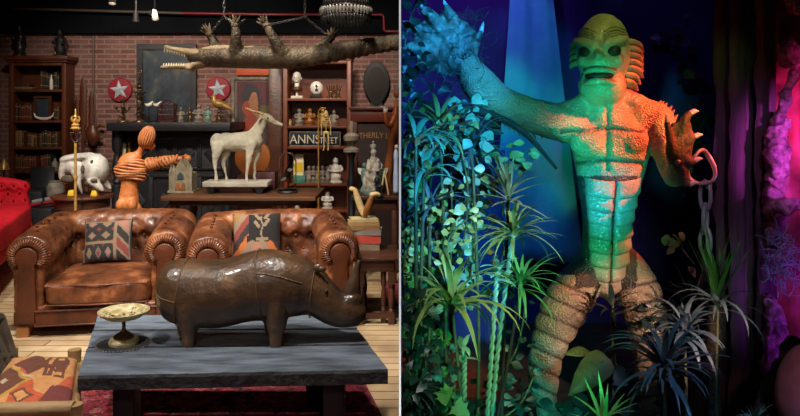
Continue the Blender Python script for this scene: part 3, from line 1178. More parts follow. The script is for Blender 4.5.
def horns():
    t = thing('crossed_horns', 'V-shaped pair of horns, one ivory and one brown, standing on the books', 'ornament', (-.27, 5.27, bz))
    Y = 5.27
    zb = bz
    MB().limb([((-0.270, Y, zb + .022), .022), ((-0.293, Y, zb + .07), (.028, .022)), ((-0.321, Y, zb + .15), (.026, .02)), ((-0.340, Y, zb + .205), (.020, .016)), ((-0.370, Y, zb + .218), (.02, .014))], 12).build('ivory_horn', M['ivory'], t, angle=180)
    MB().limb([((-0.260, Y - .02, zb + .02), .020), ((-0.245, Y - .02, zb + .06), (.031, .024)), ((-0.225, Y - .01, zb + .115), (.030, .024)), ((-0.206, Y, zb + .165), (.022, .02))], 12).build('brown_horn', M['horn'], t, angle=180)
    MB().limb([((-0.212, Y, zb + .17), .021), ((-0.183, Y, zb + .178), .018), ((-0.158, Y, zb + .174), .012)], 10).build('pale_tip', M['ivory'], t, angle=180)

horns()
# ------------------------------------------------------------------ desk with the goat, the church and the dome
def desk():
    t = thing('desk', 'long dark wooden table behind the armchairs carrying the white goat', 'table', (-1.35, 6.15, 0))
    MB().span(-1.985, -.70, 5.80, 6.50, .765, .80).build('top', M['mahog'], t, bevel=.005)
    MB().span(-1.93, -.76, 5.85, 6.45, .72, .7645).build('apron', M['dark_oak'], t, bevel=.004)
    for x in (-1.89, -.80):
        for y in (5.89, 6.41):
            MB().lathe([(0, .0005), (.03, .0005), (.034, .12), (.022, .16), (.036, .30), (.022, .52), (.036, .60), (.036, .7195), (0, .7195)], (x, y, 0), 14).build('leg', M['dark_oak'], t)

desk()
MZ = .8005
# wooden box under the table, only its upper part shows
single('wooden_box', MB().span(-1.40, -1.10, 6.0, 6.25, .0005, .70), M['light_wood'], 'pale orange wooden box standing on end under the goat table', 'box', (-1.25, 6.1, 0), bevel=.006)


def goat():
    Y = 6.12
    t = thing('goat_figure', 'white taxidermy goat with swept-back horns on a small wheeled plank on the long table', 'animal figure', (P(238, 185, Y).x, Y, MZ))
    x0, x1 = P(206, 0, Y).x, P(270, 0, Y).x
    zt = P(0, 180.5, Y).z
    MB().span(x0, x1, Y - .12, Y + .12, zt - .045, zt).build('plank', M['goat_base'], t, bevel=.006)
    MB().span(x0 + .03, x1 - .03, Y - .09, Y + .09, zt - .065, zt - .0455).build('cross_pieces', M['dark_oak'], t)
    r = (zt - .065 - MZ) / 2 + .012
    for x in (x0 + .07, x1 - .07):
        for s in (-1, 1):
            MB().lathe([(0, -.012), (r, -.012), (r, .012), (0, .012)], (x, Y + s * .105, MZ + r), 16, RX(PI / 2)).build('wheel', M['iron'], t)
    mb = MB()
    def p(px, py, dy=0): return P(px, py, Y) + V((0, dy, 0))
    mb.limb([(p(218.5, 140), (.035, .05)), (p(223, 141), (.070, .076)), (p(231, 142), (.080, .080)), (p(242, 142), (.082, .084)), (p(252, 141), (.078, .090)), (p(257, 139.5), (.055, .07))], 18, side=V((0, 1, 0)))
    mb.limb([(p(252, 140), (.055, .085)), (p(257, 132), (.042, .060)), (p(261, 124), (.036, .045)), (p(264, 118), (.034, .038))], 14, side=V((0, 1, 0)))
    mb.limb([(p(261, 115.5), (.032, .03)), (p(266, 117.5), (.038, .038)), (p(272, 120.5), (.03, .03)), (p(278, 123.5), (.022, .022)), (p(281.5, 125), (.018, .017))], 14, side=V((0, 1, 0)))
    # tail
    mb.limb([(p(218, 136), .024), (p(214.5, 137), .022), (p(212.6, 142), .020), (p(213, 149.5), .014)], 10)
    # legs: shoulder/hip, knee or hock, fetlock, hoof
    for dy, k in ((-.055, 0), (.055, 1)):
        hx = 217 + k * 6
        mb.limb([(p(220 + k, 144, dy), (.040, .062)), (p(hx + 1.5, 152, dy), (.032, .046)), (p(hx - .5 - k, 161, dy), (.020, .024)), (p(hx + .2, 170, dy), .0145), (p(hx + .8 + k, 177, dy), .014), (p(hx + 1 + k, 179.6, dy), .018)], 12, side=V((0, 1, 0)))
        fx = 250 + k * 5
        mb.limb([(p(253, 143, dy), (.036, .052)), (p(fx + 1, 153, dy), (.026, .034)), (p(fx - .5 - k, 163, dy), (.020, .022)), (p(fx - 1.5, 171, dy), .014), (p(fx - 2, 177, dy), .014), (p(fx - 1.6, 179.6, dy), .018)], 12, side=V((0, 1, 0)))
    def dsp(q, n):
        return n * (.005 * noise.noise(q * 30) + .006 * noise.noise(q * 12))
    mb.build('body', M['goat'], t, remesh=.0085, smit=3, angle=180, disp=dsp)
    for dy in (-.022, .022):
        h = MB()
        pts = spline([tuple(p(264, 114.5, dy)), tuple(p(259, 112.3, dy * 1.3)), tuple(p(253, 111, dy * 1.6)), tuple(p(246, 108, dy * 1.8))], 6)
        h.tube([V(a) for a in pts], [.007 * (1 - i / len(pts)) + .003 + .0015 * (i % 2) for i in range(len(pts))], 8)
        h.build('horn', M['ivory'], t, angle=180)
        MB().leaf(p(263, 117.5, dy * 1.6), (-.5, dy * 18, -.45), (0, 0, 1), .06, .012, 'lance').build('ear', M['goat'], t, solid=.004)
        MB().ell(p(268.5, 117.8) + V((0, dy * 1.55, 0)), .0075).build('eye', M['blackmat'], t)

goat()


def church():
    Y = 6.16
    x0, x1 = P(171.5, 0, Y).x, P(195, 0, Y).x
    t = thing('model_church', 'small stone-coloured model church with a pointed gable on the long table', 'model', ((x0 + x1) / 2, Y, MZ))
    zt = P(0, 168, Y).z
    zp = P(0, 158.5, Y).z
    xm = (x0 + x1) / 2
    mb = MB()
    mb.span(x0 + .01, x1 - .01, Y - .06, Y + .10, MZ, zt - .04)
    MB().span(x0 - .008, x1 + .008, Y - .085, Y + .12, MZ, MZ + .018).build('base', M['church'], t)
    mb.prism([(xm - .055, MZ + .03), (xm + .055, MZ + .03), (xm + .055, zt - .01), (xm, zp), (xm - .055, zt - .01)], .17, FRONT, (0, Y + .095, 0))
    mb.build('walls', M['church'], t, smooth=False)
    for x in (x0 + .018, xm - .06, xm + .06, x1 - .018):
        m2 = MB().span(x - .014, x + .014, Y - .082, Y - .05, MZ + .018, zt - .015)
        m2.lathe([(.018, 0), (.016, .008), (.002, .05)], (x, Y - .066, zt - .015), 6)
        m2.build('buttress', M['church'], t, smooth=False)
    w = MB()
    for x, z0, h, ww in ((xm, MZ + .115, .065, .026), (x0 + .045, MZ + .10, .045, .014), (x1 - .045, MZ + .10, .045, .014)):
        w.prism([(x - ww, z0), (x + ww, z0), (x + ww, z0 + h * .6), (x, z0 + h), (x - ww, z0 + h * .6)], .006, FRONT, (0, Y - .0765 if x == xm else Y - .0605, 0))
    w.build('window', M['church_blue'], t, smooth=False)
    d = MB()
    for x in (xm - .022, xm + .022):
        d.prism([(x - .014, MZ + .02), (x + .014, MZ + .02), (x + .014, MZ + .075), (x, MZ + .09), (x - .014, MZ + .075)], .006, FRONT, (0, Y - .0765, 0))
    d.build('door', M['drum'], t, smooth=False)

church()


def dome():
    Y = 6.1
    c = P(287.5, 187, Y)
    c.z = MZ
    t = thing('glass_dome', 'glass dome on a round black base at the right end of the long table', 'dome', c)
    MB().lathe([(0, 0), (.088, 0), (.092, .010), (.084, .022), (0, .022)], c, 24).build('base', M['black_wood'], t)
    hz = P(0, 152, Y).z - MZ
    MB().lathe([(.075, .0222), (.078, .0222), (.078, hz - .08), (.070, hz - .045), (.048, hz - .016), (.02, hz - .003), (0, hz), (0, hz - .003), (.019, hz - .006), (.046, hz - .019), (.067, hz - .047), (.075, hz - .08), (.075, .0222)], c, 28).build('glass_cover', M['glass'], t, angle=180)
    b = thing('stuffed_bird', 'dark bird with pale wings on a twig inside the glass dome', 'bird', c + V((0, 0, .0225)))
    tw = MB()
    tw.lathe([(.045, 0), (.035, .012), (0, .014)], c + V((0, 0, .0225)), 12)
    tw.limb([(c + V((.0, 0, .03)), .006), (c + V((.012, .01, .10)), .005), (c + V((-.005, 0, .15)), .004)], 6)
    tw.build('twig', M['bronze'], b)
    body = MB().limb([(c + V((-.02, 0, .11)), .012), (c + V((0, 0, .16)), .026), (c + V((.014, 0, .21)), .022), (c + V((.028, -.01, .245)), .019)], 12)
    body.limb([(c + V((.036, -.015, .247)), .007), (c + V((.062, -.02, .238)), .002)], 6)
    body.build('body', M['black_wood'], b, angle=180)
    wg = MB()
    wg.leaf(c + V((.0, -.02, .19)), (.9, -.2, .35), (0, 1, .2), .06, .016, 'lance')
    wg.leaf(c + V((-.005, -.018, .13)), (-.9, -.2, -.35), (0, 1, .2), .062, .014, 'lance')
    wg.build('wing', M['bone'], b, solid=.003)

dome()

# ------------------------------------------------------------------ orange figure with rope shawl
def orange_figure():
    Y = 6.35
    def p(px, py, dy=0): return P(px, py, Y) + V((0, dy, 0))
    t = thing('orange_statue', 'orange resin statue seen from behind, wearing a ribbed shawl, one arm held out', 'statue', (P(129, 0, Y).x, Y, 0))
    mb = MB()
    s = V((1, 0, 0))
    mb.limb([(p(129, 212), (.088, .075)), (p(128.8, 203), (.092, .082)), (p(129, 195), (.086, .074)), (p(130, 184), (.078, .062)), (p(131, 172), (.105, .075)), (p(132, 164), (.125, .08)), (p(134, 159.5), (.095, .065)), (p(137, 156), (.05, .045))], 20, side=s)
    mb.limb([(p(136.5, 159), .036), (p(140, 151), .028), (p(143.5, 144), .027)], 12)
    # head, tilted to the right
    mb.ell(p(147, 137.5, .01), (.070, .082, .106), RY(.32), 18, 12)
    mb.ell(p(149.5, 146.5, .05), (.036, .04, .04))
    mb.ell(p(151, 139, .09), (.012, .018, .014))
    mb.ell(p(139.5, 142, .0), (.014, .018, .026))
    for k in (-1, 1):
        mb.ell(p(129 + k * 5.6, 204.5, -.062), (.044, .052, .060))
    # legs down to the floor
    for k in (-1, 1):
        q = p(129, 212)
        x = q.x + k * .054
        mb.limb([((x, Y, q.z + .03), .060), ((x + k * .006, Y, q.z - .10), .056), ((x + k * .008, Y + .01, .33), .046), ((x + k * .008, Y - .012, .24), .047), ((x + k * .008, Y, .08), .030), ((x + k * .012, Y + .01, .03), .032)], 14)
        mb.limb([((x + k * .012, Y - .02, .028), .028), ((x + k * .02, Y + .10, .022), .022)], 10)
    # outstretched arm below the sleeve
    mb.limb([(p(150, 164), .05), (p(166, 162, .01), .04), (p(176, 159.3, 0), .03), (p(181, 158.3, 0), .022), (p(183, 158.2, 0), .018)], 12)
    mb.build('body', M['terra'], t, remesh=.010, smit=4, angle=180)
    # eyes, kept on the far side where the face looks
    for k in (-1, 1):
        MB().ell(p(149.5 + k * 2.6, 138, .078), .007).build('eye', M['blackmat'], t)
    # hand: five fingers closed round a ball
    ball = p(188.3, 158.4, -.02)
    tag(MB().ell(ball, .035, None, 18, 12).build('orange_ball', M['terra'], loc=ball, angle=180), 'orange ball held in the outstretched hand of the orange statue', 'ball')
    hd = MB()
    for i in range(4):
        a = -.7 + i * .42
        f0 = p(182.6, 157.8) + V((0, -.012 + .008 * i, .018 - .012 * i))
        r = .041
        pts = [f0]
        for k_ in range(1, 4):
            b_ = PI - .55 * k_ - .2 * (i == 0)
            pts.append(ball + V((r * math.cos(b_), r * math.sin(a) * .7, r * math.sin(b_) * math.cos(a))))
        hd.limb([(q, .0065) for q in pts[:3]], 8)
    hd.limb([(p(182.5, 159.5), .009), (p(184.2, 162.3, -.03), .007), (p(186.6, 163, -.03), .006)], 8)
    hd.build('hand', M['terra'], t, angle=180)
    # braided hair
    hr = MB()
    for i in range(9):
        a = .35 + i * .30
        pts = []
        for k_ in range(9):
            u = -.95 + 2.3 * k_ / 8
            rr = math.cos(u)
            v = V((.070 * rr * math.cos(a + .0), .082 * rr * math.sin(-a), .106 * math.sin(u)))
            pts.append(p(147, 137.5, .01) + RY(.32) @ v)
        hr.tube(pts, .0075, 6)
    hr.build('hair', M['terra2'], t, angle=180)
    # shawl: overlapping rope-like folds round the upper body and the sleeve
    sh = MB()
    for i in range(9):
        v = i / 8
        zc = 160.5 + v * 18
        a = .112 + .036 * math.sin(v * PI) - .004 * v
        pts = []
        for k_ in range(21):
            u = 2 * PI * k_ / 20
            droop = 2.4 * math.sin(u * .5) ** 2 * (1 - v)
            pts.append(p(131.8 + .5 * math.sin(i), zc + droop) + V((a * math.cos(u - PI / 2), (.075 + .018 * math.sin(v * PI)) * math.sin(u - PI / 2), .012 * math.sin(u * 2 + i))))
        sh.tube(pts, .0125, 8, caps=False)
    for i in range(11):
        u = i / 10
        c = p(149 + u * 28, 164.5 - u * 5.0, .0)
        d = (p(180, 159) - p(150, 164)).normalized()
        r = .054 - u * .018
        M_ = d.to_track_quat('Z', 'Y').to_matrix()
        pts = [c + M_ @ V((r * 1.08 * math.cos(2 * PI * k_ / 14), r * math.sin(2 * PI * k_ / 14), .010 * math.sin(4 * PI * k_ / 14 + i))) for k_ in range(15)]
        sh.tube(pts, .0125, 7, caps=False)
    sh.build('shawl', M['terra2'], t, angle=180)

orange_figure()

# ------------------------------------------------------------------ round table with the big skull
def skull_table():
    Y = 6.7
    c = P(82.5, 0, Y)
    c.z = 0
    t = thing('round_table', 'round dark wooden pedestal table under the big white skull', 'table', c)
    z = .71
    MB().lathe([(0, z - .03), (.27, z - .03), (.285, z - .018), (.28, z), (0, z)], c, 36).build('top', M['walnut'], t)
    MB().lathe([(0, z - .115), (.245, z - .115), (.25, z - .031), (0, z - .031)], c, 36).build('apron', M['dark_oak'], t)
    MB().lathe([(0, .08), (.06, .08), (.05, .15), (.035, .2), (.06, .3), (.04, .42), (.06, z - .116), (0, z - .116)], c, 18).build('pedestal', M['dark_oak'], t)
    for k in range(3):
        a = k * 2 * PI / 3 + .5
        d = V((math.cos(a), math.sin(a), 0))
        MB().limb([(c + d * .04 + V((0, 0, .12)), .03), (c + d * .14 + V((0, 0, .10)), .026), (c + d * .22 + V((0, 0, .03)), .024), (c + d * .25 + V((0, 0, .025)), .022)], 10).build('foot', M['dark_oak'], t)
    zt = z + .0005
    sk = thing('animal_skull', 'large white animal skull on yellow blocks on the round table', 'skull', (c.x, c.y, zt))
    def p(px, py, dy=0): return P(px, py, Y) + V((0, dy, 0))
    mb = MB()
    S = V((0, 1, 0))
    # big rounded braincase at the right, blunt heavy face at the left with a flat brow between
    mb.ell(p(95, 169), (.128, .14, .150), None, 22, 14)
    mb.ell(p(78, 166), (.135, .12, .098), None, 22, 14)
    mb.limb([(p(66, 160), (.10, .045)), (p(76, 157.5), (.12, .04)), (p(90, 156.5), (.12, .04))], 16, side=S)
    mb.limb([(p(67, 163), (.10, .05)), (p(65, 171), (.095, .045)), (p(64.5, 178), (.08, .035)), (p(67, 182), (.06, .02))], 16, side=S)
    for dy in (-.085, .085):
        mb.limb([(p(80, 172, dy), .045), (p(83, 183, dy), .024), (p(85.5, 193, dy * .8), .008)], 12)
        mb.limb([(p(96, 180, dy), .05), (p(103, 186, dy), .035), (p(106, 189, dy), .02)], 12)
    mb.build('cranium', M['bone'], sk, remesh=.0105, smit=3, angle=180)
    hol = mat('skull_hollow', (104, 90, 70), (74, 62, 48), 14, rough=.8)
    for x_, y_, dy, r, f in ((97, 161, -.112, .014, 1.3), (89, 168, -.132, .018, 2.2), (72.5, 178, -.07, .085, .45), (99.5, 179, -.125, .034, .55), (92, 182, -.118, .022, 1.2)):
        MB().ell(p(x_, y_, dy), (r, .022, r * f), None, 12, 8).build('socket', hol, sk, angle=180)
    MB().ell(p(77, 156.5, -.03), (.075, .06, .012), RX(.5), 14, 8).build('worn_patch', hol, sk, angle=180)
    for x_ in (75, 98):
        MB().box((P(x_, 0, Y).x, Y - .06, zt + .025), (.06, .08, .05), taper=.7).build('block', M['yellow'], sk, bevel=.003)

skull_table()


def brass_stand():
    Y = 6.1
    c = P(75.5, 0, Y)
    c.z = 0
    t = thing('brass_stand', 'thin brass standing pole with an ornate finial and glass cup before the white skull', 'stand', c)
    MB().lathe([(0, .0005), (.12, .0005), (.12, .012), (.05, .03), (.016, .05), (0, .05)], c, 24).build('base', M['brass'], t)
    z1 = P(0, 143, Y).z
    MB().tube([c + V((0, 0, .045)), c + V((0, 0, z1))], .012, 10).build('pole', M['brass'], t)
    MB().lathe([(0, 0), (.014, 0), (.02, .02), (.014, .04), (0, .04)], c + V((0, 0, P(0, 180, Y).z)), 12).build('collar', M['brass'], t)
    MB().lathe([(.01, 0), (.026, .02), (.036, .05), (.042, .09), (.047, .095), (.038, .088), (.03, .05), (.01, .01)], c + V((0, 0, z1)), 18).build('glass_cup', M['glass'], t, angle=180)
    z2 = P(0, 127, Y).z
    mb = MB().lathe([(0, -.03), (.02, -.03), (.044, -.012), (.03, .0), (.036, .02), (.016, .035), (.026, .055), (.012, .075), (.02, .09), (.006, .11), (.006, .15), (.0, .16)], c + V((0, 0, z2)), 16)
    for k in range(6):
        a = k * PI / 3
        d = V((math.cos(a), math.sin(a), 0))
        q = c + V((0, 0, z2 + .03))
        mb.limb([(q + d * .01, .006), (q + d * .035 + V((0, 0, .03)), .008), (q + d * .03 + V((0, 0, .06)), .005)], 6, 3)
    mb.build('finial', M['brass'], t)

brass_stand()

# ------------------------------------------------------------------ fireplace, painting above it and what stands on the mantel
YM = 8.15
zM = P(0, 122.5, YM).z
xm0, xm1 = P(106, 0, YM).x, P(230, 0, YM).x


def fireplace():
    t = thing('fireplace', 'black carved wooden fireplace surround with a deep mantel shelf', 'fireplace', ((xm0 + xm1) / 2, 8.5, 0))
    MB().span(xm0, xm1, YM, 8.98, zM - .10, zM).build('mantel_shelf', M['black_wood'], t, bevel=.008)
    MB().span(xm0 + .06, xm1 - .06, 8.42, 8.98, .0005, zM - .101).build('body', M['black_wood'], t, bevel=.006)
    for x in (xm0 + .07, xm1 - .07):
        zt = zM - .101
        MB().lathe([(0, .0005), (.06, .0005), (.06, .62), (.04, .64), (.055, .67), (.035, .72), (.05, .78), (.056, .86), (.04, .95), (.03, 1.0), (.05, 1.04), (.06, 1.07), (.06, zt), (0, zt)], (x, 8.30, 0), 18).build('column', M['black_wood'], t)
    w = xm1 - xm0
    for i in range(4):
        x = xm0 + .14 + (w - .28) * (i + .5) / 4
        for z, h in ((.42, .62), (1.0, .36)):
            mb = MB()
            for sx, sz in ((-1, 0), (1, 0), (0, -1), (0, 1)):
                if sx:
                    mb.box((x + sx * .135, 8.405, z), (.03, .03, h))
                else:
                    mb.box((x, 8.405, z + sz * h / 2), (.30, .03, .03))
            mb.build('panel_moulding', M['black_wood'], t, bevel=.004)
            q = min(.09, h * .28)
            dm = MB().prism([(x - q, z), (x, z - q * 1.25), (x + q, z), (x, z + q * 1.25)], .018, FRONT, (0, 8.419, 0))
            dm.build('carved_diamond', M['black_wood'], t, bevel=.006)

fireplace()


def painting(name, x0, x1, y0, y1, Y, frame_m, bw, canvas_fn, label, mats, th=.05, cat='painting', n=(60, 80)):
    a, b = P(x0, y1, Y), P(x1, y0, Y)
    t = thing(name, label, cat, ((a.x + b.x) / 2, Y, a.z))
    mb = MB()
    mb.span(a.x, a.x + bw, Y - th, Y, a.z, b.z)
    mb.span(b.x - bw, b.x, Y - th, Y, a.z, b.z)
    mb.span(a.x + bw, b.x - bw, Y - th, Y, a.z, a.z + bw)
    mb.span(a.x + bw, b.x - bw, Y - th, Y, b.z - bw, b.z)
    mb.build('frame', frame_m, t, smooth=False)
    cv = MB()
    cv.grid(lambda u, v: V((a.x + bw + u * (b.x - a.x - 2 * bw), Y - th * .45, a.z + bw + v * (b.z - a.z - 2 * bw))), n[0], n[1], canvas_fn)
    cv.build('canvas', mats, t, angle=180)
    return t

painting('dark_painting', 138, 197, 44, 121, 8.98, M['black_wood'], .075, lambda u, v: 0, 'large murky blue-grey painting in a wide black frame above the mantel', [M['paint_dark']])

PC = [mat('paint_%s' % n, c, tuple(int(x * .8) for x in c), 9, rough=.6) for n, c in (('dim', (70, 52, 56)), ('robe', (150, 56, 36)), ('skin', (160, 104, 70)), ('hair', (44, 40, 48)), ('maroon', (88, 34, 44)), ('olive', (96, 84, 44)), ('pale', (120, 104, 96)))]


def portrait(u, v):
    u2 = u + .03 * noise.noise(V((u * 6, v * 6, 0)))
    if u < .05 or u > .95 or v < .03 or v > .97:
        return 6
    if (u2 - .45) ** 2 / .05 + (v - .25) ** 2 / .07 < 1 or (abs(u2 - .5) < .28 and v < .26):
        return 1
    if (u2 - .52) ** 2 / .016 + (v - .67) ** 2 / .022 < 1:
        return 2
    if abs(u2 - .55) < .09 and .38 < v < .60:
        return 2
    if (u2 - .34) ** 2 / .02 + (v - .58) ** 2 / .012 < 1:
        return 1
    if (u2 - .45) ** 2 / .07 + (v - .72) ** 2 / .05 < 1:
        return 3
    if v > .62:
        return 4
    if u2 > .72 and v > .35:
        return 5
    return 0

painting('portrait_painting', 232.5, 274, 77, 150, 8.96, M['grey_stone'], .035, portrait, 'weathered portrait of a figure in red, hung behind the goat', PC)
single('dark_post', MB().span(P(270, 0, 8.7).x, P(284, 0, 8.7).x, 8.6, 8.95, .0005, P(0, 66, 8.7).z), M['dark_oak'], 'tall dark wooden upright between the red portrait and the sign bookcase', 'post', (P(277, 0, 8.7).x, 8.78, 0), bevel=.01)
so = MB().span(P(237, 0, 8.98).x, P(274, 0, 8.98).x, 8.94, 8.985, P(0, 75.5, 8.98).z, P(0, 69, 8.98).z)
single('orange_board', so, M['orange'], 'narrow orange board on the brick wall above the red portrait', 'board', (P(255, 0, 8.98).x, 8.96, P(0, 75.5, 8.98).z), bevel=.003)


def star_shield(px, py, label):
    Y = 8.96
    c = P(px, py, Y)
    t = thing('star_shield', label, 'shield', c, 'round red star shields on the brick wall')
    r = 12.3 * Y / F
    MB().lathe([(0, .0), (r, 0), (r, .012), (r * .94, .026), (r * .3, .040), (0, .042)], c + V((0, .03, 0)), 40, RX(PI / 2)).build('disc', M['star_red'], t)
    pts = []
    for i in range(10):
        a = PI / 2 + i * PI / 5 + .12
        q = r * (.80 if i % 2 == 0 else .34)
        pts.append((c.x + q * math.cos(a), c.z + q * math.sin(a)))
    mb = MB()
    ctr = V((c.x, Y - .030, c.z))
    vs = [ctr] + [V((p_[0], Y + .012 - .02, p_[1])) for p_ in pts] + [V((p_[0], Y + .02, p_[1])) for p_ in pts]
    fs = [(0, 1 + i, 1 + (i + 1) % 10) for i in range(10)] + [(1 + i, 11 + i, 11 + (i + 1) % 10, 1 + (i + 1) % 10) for i in range(10)]
    mb.add(vs, fs)
    mb.build('star', M['star_white'], t, smooth=False)

star_shield(119.5, 90, 'round red shield with a white star, left of the dark painting')
star_shield(218, 89, 'round red shield with a white star, right of the dark painting')


# things on the mantel
def mz(x, y): return V((x, y, zM + .0005))


def candelabrum(px, Y, top_px, label, seed, wd):
    r = random.Random(seed)
    c = mz(P(px, 0, Y).x, Y)
    h = P(0, top_px, Y).z - c.z
    t = thing('candelabrum', label, 'candelabrum', c)
    MB().lathe([(0, 0), (.07, 0), (.065, .015), (.03, .03), (.014, .05), (0, .05)], c, 16).build('base', M['bronze'], t)
    pts = [c + V((.012 * math.sin(i * 1.1), .012 * math.cos(i * 1.1), .04 + (h - .04) * i / 10)) for i in range(11)]
    MB().tube(pts, [.014 - .0007 * i for i in range(11)], 8).build('stem', M['bronze'], t, angle=180)
    lf = MB()
    for i in range(int(h / .011)):
        a, z = r.uniform(0, 2 * PI), .05 + (h - .06) * r.random()
        k = 1 - .55 * z / h
        lf.leaf(c + V((0, 0, z)), (math.cos(a), math.sin(a), r.uniform(-.3, .7)), (0, 0, 1), wd * k * r.uniform(.6, 1), .030, 'ivy', .3)
    lf.build('leaves', M['bronze'], t, solid=.004)
    cups = MB()
    for i in range(4):
        a = i * PI / 2 + .4
        q = c + V((wd * .6 * math.cos(a), wd * .6 * math.sin(a), h * .55))
        cups.lathe([(0, 0), (.014, 0), (.024, .02), (.02, .022), (0, .01)], q, 10)
        cups.limb([(c + V((0, 0, h * .4)), .006), (q * .5 + (c + V((0, 0, h * .4))) * .5 + V((0, 0, -.02)), .006), (q, .006)], 6, 3)
    cups.build('arms', M['bronze'], t)

candelabrum(123, 8.35, 98, 'squat dark bronze leafy candelabrum on the left of the mantel', 3, .12)
candelabrum(139.5, 8.4, 70, 'tall thin bronze leafy candelabrum beside the black picture frame', 4, .085)


def birds():
    Y = 8.33
    for px, lb in ((149, 'white china bird on the mantel, left of its twin'), (157.5, 'white china bird on the mantel beside the dark red wire cage')):
        c = mz(P(px, 0, Y).x, Y)
        h = P(0, 105, Y).z - c.z
        t = thing('china_bird', lb, 'bird figurine', c, 'white china birds on the mantel')
        MB().lathe([(0, 0), (.03, 0), (.03, .008), (.006, .02), (.005, h - .02), (0, h - .02)], c, 12).build('stand', M['iron'], t)
        b = c + V((0, 0, h))
        MB().limb([(b + V((-.045, 0, .012)), .008), (b + V((-.02, 0, 0)), .02), (b + V((.012, 0, .004)), .024), (b + V((.03, 0, .024)), .016), (b + V((.038, 0, .032)), .014)], 12).build('body', M['white_cer'], t, angle=180)
        MB().limb([(b + V((.048, 0, .032)), .006), (b + V((.066, 0, .026)), .002)], 6).build('beak', M['brass'], t)

birds()


def wire_cage():
    Y = 8.36
    c = mz(P(168, 0, Y).x, Y)
    t = thing('wire_cage', 'small dark red wire cage on the mantel, below the dark painting', 'cage', c)
    w, d, h = .085, .07, P(0, 104, Y).z - c.z
    MB().span(c.x - w, c.x + w, Y - d, Y + d, c.z, c.z + .02).build('base', M['dark_red'], t)
    mb = MB()
    for i in range(8):
        x = c.x - w + 2 * w * i / 7
        for y in (Y - d, Y + d):
            mb.tube([(x, y, c.z + .02), (x, y, c.z + h)], .004, 5)
    for i in range(1, 5):
        y = Y - d + 2 * d * i / 5
        for x in (c.x - w, c.x + w):
            mb.tube([(x, y, c.z + .02), (x, y, c.z + h)], .004, 5)
    for z in (.09, .15, h):
        q = [(c.x - w, Y - d, c.z + z), (c.x + w, Y - d, c.z + z), (c.x + w, Y + d, c.z + z), (c.x - w, Y + d, c.z + z), (c.x - w, Y - d, c.z + z)]
        mb.tube(q, .005, 5)
    for i in range(7):
        a = PI * i / 6
        mb.tube([(c.x - w * math.cos(a), Y - d, c.z + h), (c.x - w * .2 * math.cos(a), Y, c.z + h + .05)], .004, 5)
    mb.build('bars', M['dark_red'], t)

wire_cage()


def figurine(px, Y, top_px, base, m, label, group=None, fat=1.0, seed=0, cat='figurine', head=True):
    r = random.Random(seed)
    c = V((P(px, 0, Y).x, Y, base))
    h = P(0, top_px, Y).z - base
    t = thing('figurine', label, cat, c, group)
    w = h * .2 * fat
    MB().lathe([(0, 0), (w * 1.15, 0), (w * 1.15, h * .05), (w * .9, h * .08), (0, h * .08)], c, 14).build('base', m, t)
    mb = MB()
    mb.limb([(c + V((0, 0, h * .10)), (w * .8, w * .7)), (c + V((0, 0, h * .25)), (w, w * .85)), (c + V((0, 0, h * .45)), (w * .72, w * .6)), (c + V((0, 0, h * .62)), (w * .92, w * .6)), (c + V((0, 0, h * .72)), (w * .4, w * .4))], 12, side=V((1, 0, 0)))
    for s in (-1, 1):
        mb.limb([(c + V((s * w * .85, 0, h * .64)), w * .27), (c + V((s * w * 1.1, -w * .3, h * .50)), w * .24), (c + V((s * w * r.uniform(.1, .9), -w * .9, h * .46)), w * .2)], 8)
    mb.build('body', m, t, angle=180)
    hd = MB().ell(c + V((0, 0, h * .85)), (w * .5, w * .55, h * .13), None, 12, 8)
    hd.ell(c + V((0, -w * .5, h * .84)), (w * .12, w * .14, h * .03), None, 6, 4)
    hd.lathe([(w * .5, h * .88), (w * .42, h * .95), (0, h)], c, 10)
    hd.build('head', m, t, angle=180)
    return t

for px, tp, m_, lb, f in ((181, 107, M['grey_stone'], 'grey stone figurine on the mantel, right of the red wire cage', 1.0), (190, 107, M['bronze'], 'dark bronze figurine on the mantel, second from the red wire cage', .9),
                          (199, 104, M['grey_stone'], 'plump mottled stone figurine on the mantel, third from the red wire cage', 1.25), (208, 106, M['verdigris'], 'greenish figurine on the mantel beneath the gilt bird', 1.0),
                          (219, 110, M['bronze'], 'bronze figurine near the right end of the mantel', 1.2)):
    figurine(px, 8.4, tp, zM + .0005, m_, lb, 'figurines on the mantel', f, int(px))


def gilt_bird():
    Y = 8.72
    def p(px, py): return P(px, py, Y)
    c = p(220, 107)
    t = thing('gilt_bird', 'gilt bird perched on a wall spike below the right star shield', 'bird figurine', V((c.x, 8.95, c.z)))
    MB().limb([(p(214, 97), .03), (p(214.5, 101), .04), (p(218, 103.5), .055), (p(223, 105), .045), (p(230, 108.5), .02), (p(233, 110), .008)], 12).build('body', M['gold'], t, angle=180)
    MB().limb([(p(213, 96), .014), (p(210.5, 97), .003)], 8).build('beak', M['gold'], t)
    MB().tube([p(219, 106.5), p(220, 109.5), p(220, 109.5) + V((0, .255, 0))], .008, 8).build('perch', M['iron'], t)

gilt_bird()

painting('framed_card', 119.5, 130.5, 142, 159, 8.412, M['gold'], .018, lambda u, v: 0, 'small cream framed card under the mantel, behind the orange statue shoulder', [M['paper_cream']], th=.02, n=(4, 4), cat='picture')

# round wooden drum behind the goat and its stand
def drum():
    Y = 7.2
    c = P(253, 157.5, Y)
    r = 17.5 * Y / F
    zb = .0005
    t = thing('round_wooden_disc', 'round orange-brown wooden disc standing upright behind the goat', 'disc', V((c.x, Y, 0)))
    MB().lathe([(0, -.03), (r, -.03), (r * 1.02, 0), (r, .03), (r * .9, .036), (0, .04)], c, 40, RX(PI / 2)).build('disc', M['drum'], t)
    MB().span(c.x - .15, c.x + .15, Y - .05, Y + .12, zb, c.z - r + .006).build('stand', M['dark_oak'], t, bevel=.004)

